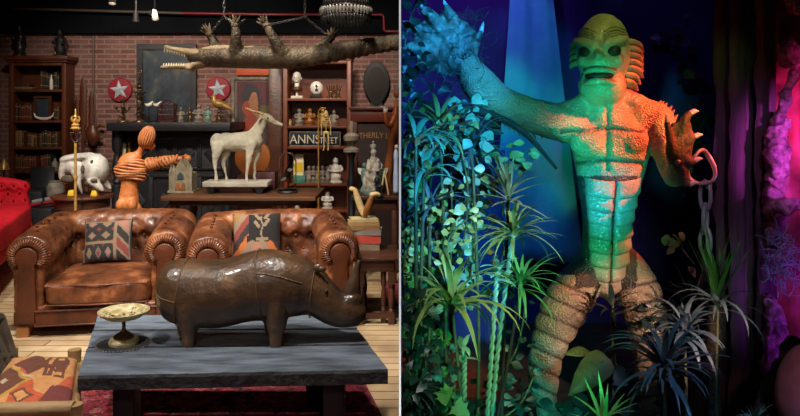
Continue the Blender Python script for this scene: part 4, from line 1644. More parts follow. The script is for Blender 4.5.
drum()
single('red_box', MB().span(P(252, 0, 6.3).x, P(275, 0, 6.3).x, 6.30, 6.46, MZ, P(0, 172, 6.3).z), mat('wine_box', (84, 30, 30), (60, 22, 24), 8, rough=.5), 'low dark red box on the long table behind the goat front legs', 'box', (P(263, 0, 6.3).x, 6.38, MZ), bevel=.006)

# wall paddles and a conduit
for px, a, b, w, lb in ((77, 96, 150, 2.6, 'short dark wooden paddle leaning on the bricks, leftmost of three'), (83, 78, 152, 3.6, 'tall brown wooden paddle leaning on the bricks between two shorter ones'), (91, 92, 152, 2.6, 'slim brown wooden paddle leaning on the bricks, rightmost of three')):
    Y = 8.94
    p0, p1 = P(px, b, Y), P(px, a, Y)
    wd = w * Y / F
    t = thing('wooden_paddle', lb, 'paddle', (p0.x, Y, p0.z - .5), 'wooden paddles on the brick wall')
    h = p1.z - p0.z
    MB().tube([p0 + V((0, 0, -.5)), p0, p0 + V((0, 0, h * .3)), p0 + V((0, 0, h * .42)), p1 + V((0, 0, -h * .12)), p1], [(wd * .45, .018), (wd * .4, .018), (wd * .4, .018), (wd, .014), (wd * .9, .012), (wd * .3, .01)], 12, side=V((1, 0, 0))).build('blade', M['walnut'], t)
    MB().tube([p0 + V((0, 0, -p0.z + .001)), p0 + V((0, 0, -.49))], .018, 10).build('handle', M['dark_oak'], t)
single('conduit', MB().tube([P(93.5, 36, 8.98), P(93.5, 84, 8.98), P(98, 160, 8.98)], .012, 8), M['greypipe'], 'thin grey conduit running down the brick wall beside the paddles', 'pipe', P(94, 84, 8.98))
def pouch():
    Y = 8.88
    t = thing('leather_pouch', 'dark reddish leather pouch hanging on the brick wall left of the fireplace', 'pouch', P(93, 133, Y))
    MB().limb([(P(92, 126, Y), (.05, .03)), (P(92, 132, Y), (.08, .06)), (P(93, 138, Y), (.085, .06)), (P(93, 143, Y), (.05, .04))], 14, side=V((1, 0, 0))).build('bag', M['leather_dark'], t, angle=180)
    mb = MB()
    mb.limb([(P(96, 128, Y), .018), (P(101, 125, Y), .02), (P(104, 127, Y), .012)], 8)
    mb.limb([(P(96, 136, Y), .018), (P(102, 138, Y), .018)], 8)
    mb.build('strap', M['leather_dark'], t, angle=180)

pouch()
# ------------------------------------------------------------------ bookcases
def bookcase(x0, x1, ztop, shelves, yf, yb, label, wood, cornice=.05):
    t = thing('bookcase', label, 'bookcase', ((x0 + x1) / 2, (yf + yb) / 2, 0))
    sw = .05
    for a in (x0, x1 - sw):
        MB().span(a, a + sw, yf, yb, .0005, ztop).build('side_panel', wood, t, bevel=.004)
    MB().span(x0 + sw, x1 - sw, yb - .02, yb, .0005, ztop).build('back_panel', wood, t)
    for z in shelves:
        MB().span(x0 + sw, x1 - sw, yf + .01, yb - .02, z - .03, z).build('shelf', wood, t, bevel=.003)
    mb = MB().span(x0 - cornice, x1 + cornice, yf - cornice, yb, ztop, ztop + .05)
    mb.span(x0 - cornice * .5, x1 + cornice * .5, yf - cornice * .5, yb, ztop - .03, ztop)
    mb.span(x0 + sw, x1 - sw, yf, yf + .02, ztop - .07, ztop - .03)
    mb.build('cornice', wood, t, bevel=.004)
    MB().span(x0 + sw, x1 - sw, yf, yf + .03, .0005, .10).build('plinth', wood, t)
    return t

YL = 8.74
lx0, lx1 = P(9, 0, YL).x, P(65.5, 0, YL).x
lz = [P(0, y, YL).z for y in (89.5, 120.5, 147, 171, 197)]
bookcase(lx0, lx1, P(0, 60, YL).z, lz, YL, 8.985, 'tall dark wooden bookcase at the left of the brick wall, filled with old books', M['walnut'])
BK = [mat('spine_%s' % n, c, tuple(int(x * .7) for x in c), 14, rough=.6) for n, c in (('brown', (92, 58, 36)), ('dark', (48, 36, 30)), ('red', (104, 42, 30)), ('tan', (132, 100, 66)), ('green', (52, 56, 42)), ('black', (34, 30, 30)))]
bproto = {}


def spine_book(i):
    if i in bproto:
        return bproto[i]
    t = thing('old_book', 'old book', 'book', (0, -50, 0))
    mb = MB()
    mb.span(-.5, .5, -.5, .5, 0, 1)
    mb.build('cover', BK[i], t, world=False, bevel=.03)
    bd = MB()
    for z in (.2, .78):
        bd.span(-.505, .505, -.507, -.49, z, z + .05)
    bd.build('spine_band', M['gold'], t, world=False)
    bproto[i] = t
    return t

used = set()


def row(xa, xb, Y, z, hmin, hmax, where, group, seed, pal, lean=False):
    r = random.Random(seed)
    x = P(xa, 0, Y).x
    xe = P(xb, 0, Y).x
    while True:
        w = r.uniform(.024, .046)
        if x + w > xe:
            break
        h = r.uniform(hmin, hmax)
        i = r.choice(pal)
        pr = spine_book(i)
        lab = 'old %s book %s' % (('brown', 'dark', 'dark red', 'tan', 'green', 'black')[i], where)
        if i not in used:
            o = pr
            used.add(i)
            o.location = (x + w / 2, Y + .065, z + .0005)
            o['label'] = lab
            o['group'] = group
        else:
            o = dup(pr, (x + w / 2, Y + .065, z + .0005), 0, lab, group)
        o.scale = (w - .002, .12, h)
        x += w
yb_ = YL + .025
row(40, 49.5, yb_, lz[0], .19, .24, 'in the middle of the top shelf, left bookcase', 'books on the top shelf of the left bookcase', 1, [0, 1, 5, 1])
row(53, 59.5, yb_, lz[0], .17, .22, 'at the right of the top shelf, left bookcase', 'books on the top shelf of the left bookcase', 2, [1, 5, 0])
row(15, 32, yb_, lz[1], .19, .24, 'left of the framed picture in the left bookcase', 'books on the second shelf of the left bookcase', 3, [1, 0, 0, 2, 1])
row(53.5, 59.5, yb_, lz[1], .16, .21, 'right of the framed picture in the left bookcase', 'books on the second shelf of the left bookcase', 4, [0, 1, 2])
row(15, 26, yb_, lz[2], .17, .21, 'at the left of the third shelf, left bookcase', 'books on the third shelf of the left bookcase', 5, [0, 1, 3])
row(27, 37, yb_, lz[2], .15, .18, 'in the middle of the third shelf, left bookcase', 'books on the third shelf of the left bookcase', 6, [3, 0, 0])
row(39, 59.5, yb_, lz[2], .16, .21, 'on the right of the third shelf, left bookcase', 'books on the third shelf of the left bookcase', 7, [0, 1, 4, 2, 1])
row(15, 38, yb_, lz[3], .17, .20, 'on the left of the fourth shelf, left bookcase', 'books on the fourth shelf of the left bookcase', 8, [0, 2, 0])
row(40, 51, yb_, lz[3], .17, .21, 'on the right of the fourth shelf, left bookcase', 'books on the fourth shelf of the left bookcase', 9, [2, 0, 1])
row(15, 59, yb_, lz[4], .17, .22, 'on the lowest visible shelf, left bookcase', 'books on the lowest visible shelf of the left bookcase', 10, [0, 1, 2, 3, 1])


def flat_book(x0_, x1_, Y, z, h, i, lb):
    a, b = P(x0_, 0, Y).x, P(x1_, 0, Y).x
    o = dup(bproto[i], ((a + b) / 2, Y + .07, z), 0, lb)
    o.scale = (b - a, .13, h)
flat_book(13.5, 32, yb_, lz[0] + .0005, .035, 3, 'tan book lying flat on the top shelf of the left bookcase')
flat_book(15, 29, yb_, lz[0] + .0362, .028, 1, 'dark book lying on a tan one on the top shelf of the left bookcase')


def bottle(px, Y, z, top, m, label, w=.03):
    c = V((P(px, 0, Y).x, Y, z + .0005))
    h = P(0, top, Y).z - z
    t = thing('bottle', label, 'bottle', c)
    MB().lathe([(0, 0), (w, 0), (w * 1.05, h * .1), (w, h * .55), (w * .45, h * .7), (w * .4, h * .88), (0, h * .88)], c, 16).build('body', m, t)
    MB().lathe([(0, h * .8805), (w * .48, h * .8805), (w * .48, h), (0, h)], c, 12).build('stopper', M['black_shell'], t)
bottle(51.3, yb_ + .03, lz[0], 73, M['white_cer'], 'pale bottle on the top shelf of the left bookcase', .022)
bottle(55, yb_ + .03, lz[3], 156.5, M['grey_stone'], 'silvery grey vase-like bottle on the fourth shelf of the left bookcase', .04)


def framed_pic():
    Y = yb_ + .10
    painting('framed_picture', 34.5, 52.5, 95, 120.3, Y, M['dark_oak'], .04, lambda u, v: 0, 'small dark framed picture on the second shelf of the left bookcase', [M['paint_dark']], th=.03, n=(6, 6), cat='picture')
    t = thing('horned_basket', 'pale curved bone boat-shaped ornament in front of the framed picture on the left bookcase', 'ornament', (P(44, 0, yb_).x, yb_, lz[1]))
    MB().limb([(P(34, 113, yb_ + .01), .006), (P(36, 117, yb_ + .01), .014), (P(41, 118.6, yb_ + .01), .018), (P(47, 118.6, yb_ + .01), .018), (P(52, 116.5, yb_ + .01), .012), (P(54, 112.5, yb_ + .01), .005)], 10).build('body', M['bone'], t, angle=180)

framed_pic()
ztl = P(0, 60, YL).z + .05
figurine(60, 8.84, 29, ztl + .0005, M['blackmat'], 'black figurine on top of the left bookcase at its right end', None, 1.0, 5)
figurine(19.5, 8.84, 24, ztl + .0005, M['black_shell'], 'dim dark figurine on top of the left bookcase at its left end', None, .85, 6)
bottle(55.5, 8.82, ztl, 44, M['horn'], 'small amber bottle on top of the left bookcase beside the black figurine', .02)

# left-hand clutter between the sofa and the bookcase
def clutter():
    Y = 7.75
    c = P(27, 0, Y)
    t = thing('travel_chest', 'black leather chest with its lid leaning open, below the left bookcase', 'chest', (c.x, Y, 0))
    a, b = P(11, 0, Y).x, P(38, 0, Y).x
    MB().span(a + .02, b + .04, Y, Y + .4, .0005, .62).build('body', M['black_wood'], t, bevel=.012)
    th = .03
    z0, z1 = .625, P(0, 170.5, Y).z
    MB().hexa([(a + .06, Y + .30, z0), (b + .03, Y + .30, z0), (b + .03, Y + .33, z0), (a + .06, Y + .33, z0)], [(a - .04, Y + .46, z1), (b - .05, Y + .46, z1), (b - .05, Y + .49, z1), (a - .04, Y + .49, z1)]).build('lid', M['black_wood'], t, bevel=.008)
    for px0, px1, py, m_, lb in ((31, 55, 203.5, M['star_red'], 'dark red rolled chart lying beside the red sofa'), (33, 56, 200.5, M['grey_paper'], 'grey rolled chart lying on the dark red one beside the red sofa')):
        Yr = 7.1
        q0, q1 = P(px0, py + 1.5, Yr), P(px1, py - 2.5, Yr)
        s_ = thing('rolled_chart', lb, 'rolled chart', (q0 + q1) / 2)
        MB().tube([q0, q1], .022, 14).build('roll', m_, s_)
        MB().tube([q0 + (q1 - q0) * .45, q0 + (q1 - q0) * .55], .0235, 14).build('band', M['black_shell'], s_)
    k = MB().span(P(31, 0, 7.1).x, P(56, 0, 7.1).x, 7.0, 7.3, .0005, P(0, 207.5, 7.1).z)
    single('low_cabinet', k, M['black_wood'], 'low black cabinet under the rolled charts beside the sofa', 'cabinet', (P(43, 0, 7.1).x, 7.15, 0), bevel=.01)
    Yb = 7.9
    c = P(4, 0, Yb)
    l = thing('brass_lamp', 'small floor lamp with a brass bell shade at the far left edge', 'lamp', (c.x, Yb, 0))
    zs = P(0, 169.5, Yb).z
    MB().lathe([(.055, 0), (.062, .0), (.05, .05), (.022, .09), (.012, .12), (.008, .12), (.018, .085), (.046, .045), (.055, 0)], (c.x, Yb, zs), 18).build('lamp_shade', M['brass'], l)
    MB().lathe([(0, .0005), (.10, .0005), (.09, .02), (.012, .035), (.010, zs + .1), (0, zs + .1)], (c.x, Yb, 0), 14).build('stand', M['iron'], l)
    Yq = 7.3
    q = P(55.5, 0, Yq)
    single('dark_jar', MB().lathe([(0, 0), (.07, 0), (.085, .06), (.085, .16), (.06, .20), (.065, .215), (0, .215)], (q.x, Yq, P(0, 200, Yq).z - .01 - .005), 18), M['grey_stone'], 'round dark stone jar between the rolled charts and the round skull table', 'jar', (q.x, Yq, P(0, 200, Yq).z - .02))
    single('dark_stool', MB().span(q.x - .12, q.x + .12, Yq - .1, Yq + .15, .0005, P(0, 200, Yq).z - .016), M['dark_oak'], 'dark wooden block stand under the stone jar beside the skull table', 'stand', (q.x, Yq, 0), bevel=.008)

clutter()

# ------------------------------------------------------------------ right-hand bookcase
YR = 8.25
rx0, rx1 = P(283, 0, YR).x, P(351, 0, YR).x
rz_ = [P(0, y, YR).z for y in (98.3, 125.8, 146.6, 183.8, 210)]
bookcase(rx0, rx1, P(0, 58, YR).z, rz_, YR, 8.62, 'reddish brown open bookcase holding the black street sign and rows of curios', M['book_wood'], cornice=.02)
yr = YR + .12


def bust():
    c = V((P(297, 0, yr).x, yr, rz_[0] + .0005))
    h = P(0, 71.5, yr).z - c.z
    t = thing('cream_bust', 'cream head bust on a white stand, top shelf of the right bookcase', 'bust', c)
    MB().span(c.x - .065, c.x + .075, c.y - .06, c.y + .06, c.z, c.z + .03).build('base', M['white_cer'], t, bevel=.004)
    MB().lathe([(0, .0305), (.02, .0305), (.014, .05), (.02, .085), (0, .085)], c, 14).build('stem', M['white_cer'], t)
    MB().lathe([(0, .0855), (.05, .0855), (.065, .105), (.058, .125), (.03, .14), (0, .14)], c, 18).build('collar', M['leather_dark'], t)
    mb = MB()
    mb.limb([(c + V((0, 0, .13)), .03), (c + V((0, 0, .17)), .03)], 12)
    mb.ell(c + V((0, .005, h - .075)), (.052, .06, .073), None, 16, 12)
    mb.ell(c + V((0, -.054, h - .085)), (.01, .014, .016))
    mb.ell(c + V((0, -.044, h - .118)), (.018, .012, .008))
    for s in (-1, 1):
        mb.ell(c + V((s * .052, .005, h - .085)), (.008, .014, .018))
    mb.build('head', M['bone'], t, angle=180)
    for s in (-1, 1):
        MB().ell(c + V((s * .02, -.052, h - .072)), .006).build('eye', M['blackmat'], t)

bust()


def round_mask():
    c = V((P(316.5, 0, yr).x, yr, rz_[0] + .0005))
    t = thing('round_mask', 'round white mask with black holes, top shelf of the right bookcase', 'mask', c)
    MB().span(c.x - .05, c.x + .05, c.y - .03, c.y + .05, c.z, c.z + .055).build('block', M['blackmat'], t, bevel=.005)
    z = P(0, 88, yr).z
    MB().ell((c.x, c.y, z), (.078, .04, .082), None, 22, 12).build('face', M['white_cer'], t, angle=180)
    for dz, r in ((.018, .017), (-.024, .02)):
        MB().ell((c.x + .005, c.y - .036, z + dz), (r, .012, r)).build('hole', M['blackmat'], t)

round_mask()


def hands_model():
    for px, s, lb in ((330.5, 1, 'dark model hand with spread fingers beside the round mask, right bookcase'), (338, -1, 'dark model hand at the far right end of the top shelf, right bookcase')):
        c = V((P(px, 0, yr).x, yr, rz_[0] + .0005))
        t = thing('model_hand', lb, 'model hand', c, 'model hands on the top shelf')
        m_ = M['bronze']
        MB().lathe([(0, 0), (.035, 0), (.03, .012), (.02, .02), (0, .02)], c, 14).build('base', m_, t)
        mb = MB()
        mb.limb([(c + V((0, 0, .015)), (.018, .014)), (c + V((0, 0, .05)), (.022, .014)), (c + V((0, 0, .085)), (.030, .012))], 12, side=V((1, 0, 0)))
        for i, (dx, h) in enumerate(((-.024, .07), (-.008, .085), (.008, .08), (.022, .062))):
            b = c + V((dx, 0, .09))
            mb.limb([(b, .0075), (b + V((dx * .6, -.003, h * .5)), .0068), (b + V((dx * 1.0, -.014, h)), .005)], 8)
        b = c + V((s * .024, 0, .055))
        mb.limb([(b, .009), (b + V((s * .022, -.006, .028)), .008), (b + V((s * .030, -.012, .055)), .006)], 8)
        mb.build('hand', m_, t, angle=180)

hands_model()
for px, tp, m_, lb, f in ((290, 119, M['ivory'], 'little ivory figurine at the left end of the second shelf, right bookcase', 1.2), (299.5, 108.5, M['grey_stone'], 'grey doll second from the left on the second shelf, right bookcase', 1.25),
                          (310, 108, M['horn'], 'orange-brown doll in the middle of the second shelf, right bookcase', 1.3), (323, 108, M['gold'], 'gilt and red doll behind the little skeleton on the second shelf, right bookcase', 1.3), (334, 110, M['grey_stone'], 'grey doll at the right end of the second shelf, right bookcase', 1.2)):
    figurine(px, yr + .04, tp, rz_[1] + .0005, m_, lb, 'dolls on the second shelf of the right bookcase', f, int(px))


def street_sign():
    Y = YR + .06
    a, b = P(289.5, 146.2, Y), P(340.5, 131.5, Y)
    z0 = rz_[2] + .0005
    t = thing('street_sign', 'black street sign with white letters ANNSTREET on the third shelf of the right bookcase', 'sign', ((a.x + b.x) / 2, Y, z0))
    MB().span(a.x, b.x, Y, Y + .02, z0, b.z).build('plate', M['sign_black'], t, bevel=.002)
    fr = MB()
    w = .009
    fr.span(a.x, b.x, Y - .006, Y + .004, z0, z0 + w * 1.5)
    fr.span(a.x, b.x, Y - .006, Y + .004, b.z - w, b.z)
    fr.span(a.x, a.x + w, Y - .006, Y + .004, z0, b.z)
    fr.span(b.x - w, b.x, Y - .006, Y + .004, z0, b.z)
    fr.build('border', M['grey_stone'], t, smooth=False)
    tx = text_mb('ANNS', .150, FRONT, (P(305, 0, Y).x, Y - .003, z0 + .034), .002, squeeze=.90)
    tx.build('letters', M['sign_white'], t, smooth=False)
    tx = text_mb('TREET', .105, FRONT, (P(328.6, 0, Y).x, Y - .003, z0 + .034), .002, squeeze=.74)
    tx.build('letters', M['sign_white'], t, smooth=False)

street_sign()


def skeleton():
    Y = 7.9
    c = V((P(318.5, 0, Y).x, Y, .0005))
    t = thing('skeleton_stand', 'little ivory skeleton hanging from a thin brass stand in front of the street sign', 'skeleton', c)
    zt = P(0, 111, Y).z
    MB().lathe([(0, 0), (.12, 0), (.11, .015), (.02, .03), (0, .03)], c, 18).build('base', M['brass'], t)
    x2 = P(326, 0, Y).x
    MB().tube([c + V((0, 0, .02)), V((c.x, Y, zt)), V((c.x + .03, Y, zt + .04)), V((x2, Y, zt + .03))], .008, 8).build('pole', M['brass'], t)
    mb = MB()
    def p(px, py, dy=0): return P(px, py, Y) + V((0, dy, 0))
    mb.tube([p(326, 110), p(326, 132)], .008, 6)
    for i in range(5):
        z = p(326, 118.5 + i * 1.9)
        r = .030 + .006 * math.sin(i * .8)
        mb.tube([z + V((r * math.cos(a), r * .7 * math.sin(a), 0)) for a in [2 * PI * k / 12 for k in range(13)]], .004, 5, caps=False)
    mb.ell(p(326, 132.5), (.034, .02, .018))
    for s in (-1, 1):
        mb.limb([(p(326 + s * 3.2, 118), .008), (p(326 + s * 4.6, 125), .006), (p(326 + s * 4.4, 132), .006), (p(326 + s * 4.6, 134.5), .008)], 6, 2)
        mb.limb([(p(326 + s * 2, 133), .010), (p(326 + s * 2.2, 141), .008), (p(326 + s * 2.0, 148), .007), (p(326 + s * 2.4, 150, -.03), .007)], 6, 2)
    mb.build('bones', M['ivory'], t, angle=180)
    sk = MB().ell(p(326, 113.5), (.026, .03, .03))
    sk.ell(p(326, 116, -.01), (.016, .016, .014))
    sk.build('skull', M['ivory'], t, angle=180)

skeleton()


def tins():
    Y = YR + .16
    z = rz_[3] + .0005
    t = thing('card_box', 'tall cream and yellow card box on the fourth shelf of the right bookcase', 'box', (P(299, 0, Y).x, Y, z))
    a, b, zt = P(295.5, 0, Y).x, P(303.5, 0, Y).x, P(0, 154, Y).z
    MB().span(a, b, Y, Y + .06, z, zt).build('box', M['paper_cream'], t, bevel=.002)
    MB().span(a + .008, b - .008, Y - .0015, Y - .0002, z + .12, z + .24).build('yellow_panel', M['paper_yellow'], t)
    t2 = thing('teal_tin', 'small teal tin in front of the tall card box on the right bookcase', 'tin', (P(301, 0, Y).x, Y - .05, z))
    MB().span(P(296.5, 0, Y).x, P(306, 0, Y).x, Y - .09, Y - .01, z, P(0, 177, Y).z).build('tin', M['teal'], t2, bevel=.003)
    MB().span(P(296.3, 0, Y).x, P(306.2, 0, Y).x, Y - .092, Y - .008, P(0, 177, Y).z + .0003, P(0, 175.3, Y).z).build('lid', M['teal'], t2, bevel=.003)

tins()
for i, px in enumerate((309, 313.6, 318.2, 322.8, 327.4)):
    figurine(px, YR + .13 + .02 * (i % 2), 165.5, rz_[3] + .0005, M['grey_stone'], 'grey stone figurine, %s from the teal tin in the fourth shelf row' % ('first', 'second', 'third', 'fourth', 'fifth')[i], 'grey figurines on the fourth shelf', 1.1, 20 + i)
figurine(335.5, YR + .14, 157.5, rz_[3] + .0005, M['white_cer'], 'white robed figurine at the right end of the fourth shelf, right bookcase', None, 1.2, 31)
figurine(327.5, YR + .14, 191, rz_[4] + .0005, M['white_cer'], 'white figurine on the lowest visible shelf, right bookcase', None, 1.4, 32)
figurine(297, YR + .14, 201, rz_[4] + .0005, M['white_cer'], 'small white figurine at the left of the lowest visible shelf, right bookcase', None, 1.5, 33)
figurine(310, YR + .14, 199, rz_[4] + .0005, M['ivory'], 'squat ivory figurine in the middle of the lowest visible shelf, right bookcase', None, 1.6, 34)

# ------------------------------------------------------------------ cabinet with lettering, madonna and other things at the right
def lettered_cabinet():
    Y = 7.6
    x0, x1 = P(350.5, 0, Y).x, -.012
    t = thing('red_cabinet', 'dark red wooden cabinet with the gilt words BROTHERLY LOVE, behind the white madonna', 'cabinet', ((x0 + x1) / 2, Y + .2, 0))
    z1 = P(0, 110, Y).z
    MB().span(x0, x1, Y, Y + .04, z1 - .13, z1).build('top_rail', M['cab_red'], t, bevel=.006)
    MB().span(x0 - .02, x1, Y - .03, Y + .42, z1 + .0005, z1 + .035).build('cornice', M['cab_red'], t, bevel=.006)
    for a in (x0, x1 - .07):
        MB().span(a, a + .07, Y, Y + .4, .0005, z1 - .1305).build('stile', M['cab_red'], t, bevel=.004)
    MB().span(x0 + .0705, x1 - .0705, Y + .03, Y + .05, .0005, z1 - .131).build('panel', M['cab_back'], t)
    tx = text_mb('BROTHERLY LOVE', .088, FRONT, (P(373.5, 0, Y).x, Y + .028, P(0, 138, Y).z), .002, squeeze=.86)
    # let the words follow a shallow arch
    cx = P(373.5, 0, Y).x
    for v in tx.v:
        v.z -= (v.x - cx) ** 2 * .35
    tx.build('letters', M['sign_gold'], t, smooth=False)

lettered_cabinet()


def teardrop_mirror():
    Y = 8.93
    c = P(376.5, 82, Y)
    t = thing('oval_mirror', 'black teardrop-shaped mirror with a thick black frame on the bricks at the right', 'mirror', V((c.x, Y, P(0, 112, Y).z)))
    s = Y / F
    pts = []
    for i in range(41):
        a = PI / 2 - 2 * PI * i / 40
        x, y = math.cos(a), math.sin(a)
        k = 1 if y > 0 else 1 - .36 * y * y
        pts.append((c.x + 13.3 * s * x * k, c.z + (20.5 if y > 0 else 24) * s * y))
    MB().prism(pts[:-1], .05, FRONT, (0, Y + .02, 0)).build('frame', M['blackmat'], t, bevel=.01)
    MB().prism([(c.x + (p[0] - c.x) * .72, c.z + (p[1] - c.z) * .74) for p in pts[:-1]], .006, FRONT, (0, Y - .0302, 0)).build('glass', M['mirror'], t)
    MB().span(c.x - 6 * s, c.x + 6 * s, Y - .02, Y + .03, P(0, 117, Y).z, P(0, 100, Y).z).build('handle', M['blackmat'], t, bevel=.01)

teardrop_mirror()


def right_table():
    t = thing('dark_table', 'dark wooden table at the right edge carrying the white madonna', 'table', (-.16, 6.3, 0))
    zt = P(0, 194, 6.2).z
    MB().span(-.42, -.012, 6.05, 6.60, zt - .035, zt).build('top', M['dark_oak'], t, bevel=.006)
    MB().span(-.39, -.03, 6.09, 6.56, zt - .13, zt - .0355).build('apron', M['dark_oak'], t, bevel=.004)
    for x in (-.37, -.05):
        for y in (6.11, 6.54):
            MB().span(x - .022, x + .022, y - .022, y + .022, .0005, zt - .1305).build('leg', M['dark_oak'], t, bevel=.004)
    MB().span(-.37, -.05, 6.10, 6.13, .16, .2).build('stretcher', M['dark_oak'], t, bevel=.003)
    return zt + .0005

ZT = right_table()


def madonna():
    Y = 6.2
    c = V((P(372, 0, Y).x, Y, ZT))
    def p(px, py, dy=0): return P(px, py, Y) + V((0, dy, 0))
    t = thing('white_madonna', 'white and brown crowned madonna statue on the dark table at the right', 'statue', c)
    MB().lathe([(0, 0), (.075, 0), (.075, .02), (.06, .035), (0, .035)], c, 18).build('base', M['verdigris'], t)
    rb = mat('madonna_robe', (150, 128, 100), (214, 206, 190), 22, rough=.6, lo=.4, hi=.6, bump=.4, bscale=60)
    mb = MB()
    mb.limb([(p(371.5, 191), (.068, .055)), (p(371, 183), (.072, .058)), (p(371.5, 174), (.064, .052)), (p(373, 166), (.058, .048)), (p(374, 160), (.042, .036)), (p(374, 156.5), .024)], 16, side=V((1, 0, 0)))
    for s in (-1, 1):
        mb.limb([(p(374 + s * 4.4, 161), .02), (p(374 + s * 6.4, 167, -.01), .019), (p(374 + s * 3.5, 170, -.055), .016)], 10)
    def fold(q, n):
        return n * .005 * math.sin(q.x * 190 + 4 * noise.noise(q * 12))
    mb.build('robe', rb, t, remesh=.006, smit=2, angle=180, disp=fold)
    h = MB().ell(p(373.7, 152.3), (.027, .030, .034), None, 14, 10)
    h.ell(p(373.7, 152.6, -.029), (.005, .008, .008))
    h.build('head', M['white_cer'], t, angle=180)
    ch = MB().limb([(p(377.5, 168, -.05), .018), (p(378, 163.5, -.05), .018)], 10)
    ch.ell(p(378.2, 160.5, -.05), (.016, .018, .019))
    ch.build('infant', M['white_cer'], t, angle=180)
    cr = MB().lathe([(.020, 0), (.022, .008), (.030, .026), (.028, .034), (.014, .040), (.006, .046), (.006, .054), (.011, .060), (.006, .068), (0, .069)], V((p(373.2, 0).x, Y, p(0, 148.6).z)), 16)
    cr.build('crown', M['white_cer'], t)

madonna()


def dark_column():
    Y = 7.2
    c = V((P(351.5, 0, Y).x, Y, .0005))
    t = thing('column_lamp', 'tall black turned column with a grey urn-shaped lamp on top', 'lamp', c)
    z1 = P(0, 152, Y).z
    MB().lathe([(0, 0), (.12, 0), (.12, .06), (.05, .10), (.04, .3), (.055, .42), (.035, .46), (.035, .7), (.05, .78), (.035, .82), (.03, z1 - .06), (.045, z1 - .03), (.045, z1), (0, z1)], c, 20).build('column', M['black_wood'], t)
    q = V((c.x, Y, z1 + .0005))
    h = P(0, 121, Y).z - z1
    MB().lathe([(0, 0), (.085, 0), (.08, .03), (.03, .06), (.045, .09), (.082, .12), (.085, .165), (.05, .19), (.022, .20), (.028, h * .8), (.018, h), (0, h)], q, 20).build('urn', M['grey_stone'], t)

dark_column()


def mask_back():
    Y = 6.38
    for px, py, lb in ((364.5, 168, 'greenish winged figure behind the madonna at its left side'), (381, 168, 'greenish winged figure behind the madonna at its right side')):
        c = V((P(px, 0, Y).x, Y, ZT))
        t = thing('winged_figure', lb, 'figurine', c, 'greenish winged figures')
        z = P(0, 164, Y).z - ZT
        MB().lathe([(0, 0), (.04, 0), (.035, .03), (.018, .06), (.03, z * .5), (.034, z * .7), (.016, z * .85), (0, z * .85)], c, 14).build('body', M['verdigris'], t)
        MB().ell(c + V((0, 0, z * .95)), (.02, .022, .026)).build('head', M['verdigris'], t, angle=180)
        w = MB()
        for s in (-1, 1):
            w.leaf(c + V((0, .02, z * .62)), (s * .8, 0, .7), (0, -1, 0), .085, .028, 'ovate')
        w.build('wing', M['bone'], t, solid=.004)

mask_back()


def ornaments():
    Y = 6.12
    for px, tp, lb in ((377, 177, 'black ball-topped candlestick right of the madonna'), (379.5, 184, 'low black candlestick in front of the ball-topped one')):
        yy = Y if tp < 180 else Y - .05
        c = V((P(px, 0, yy).x, yy, ZT))
        h = P(0, tp, yy).z - ZT
        t = thing('candlestick', lb, 'candlestick', c)
        MB().lathe([(0, 0), (.045, 0), (.04, .015), (.014, .03), (.012, h * .5), (.026, h * .56), (.014, h * .62), (0, h * .62)], c, 16).build('stem', M['black_wood'], t)
        MB().ell(c + V((0, 0, h * .8)), (.027, .027, h * .2), None, 14, 10).build('ball', M['black_wood'], t, angle=180)
    c = V((P(384.5, 0, Y).x, Y, ZT))
    t = thing('ivory_dividers', 'pair of ivory dividers standing like a letter A on the dark table', 'dividers', c)
    for s in (-1, 1):
        MB().limb([(V((c.x + s * .034, Y, ZT + .008)), .008), (V((c.x + s * .002, Y, P(0, 172.5, Y).z)), .009)], 8).build('arm', M['ivory'], t, angle=180)
    MB().ell(V((c.x, Y, P(0, 172.5, Y).z)), .014).build('hinge', M['ivory'], t)
    q = V((P(396.5, 0, 6.12).x, 6.12, ZT))
    b = thing('blue_doll', 'pale blue and white cloth doll at the right edge of the dark table', 'doll', q)
    def p(px, py, dy=0): return P(px, py, 6.12) + V((0, dy, 0))
    MB().limb([(p(396, 191), (.026, .03)), (p(396, 178), (.024, .028)), (p(396, 165), (.02, .024)), (p(396, 155), (.022, .025)), (p(396, 150), .012)], 12, side=V((1, 0, 0))).build('dress', M['blue_cloth'], b, angle=180)
    MB().ell(p(396.5, 147), (.018, .022, .022)).build('head', M['white_cer'], b, angle=180)

ornaments()


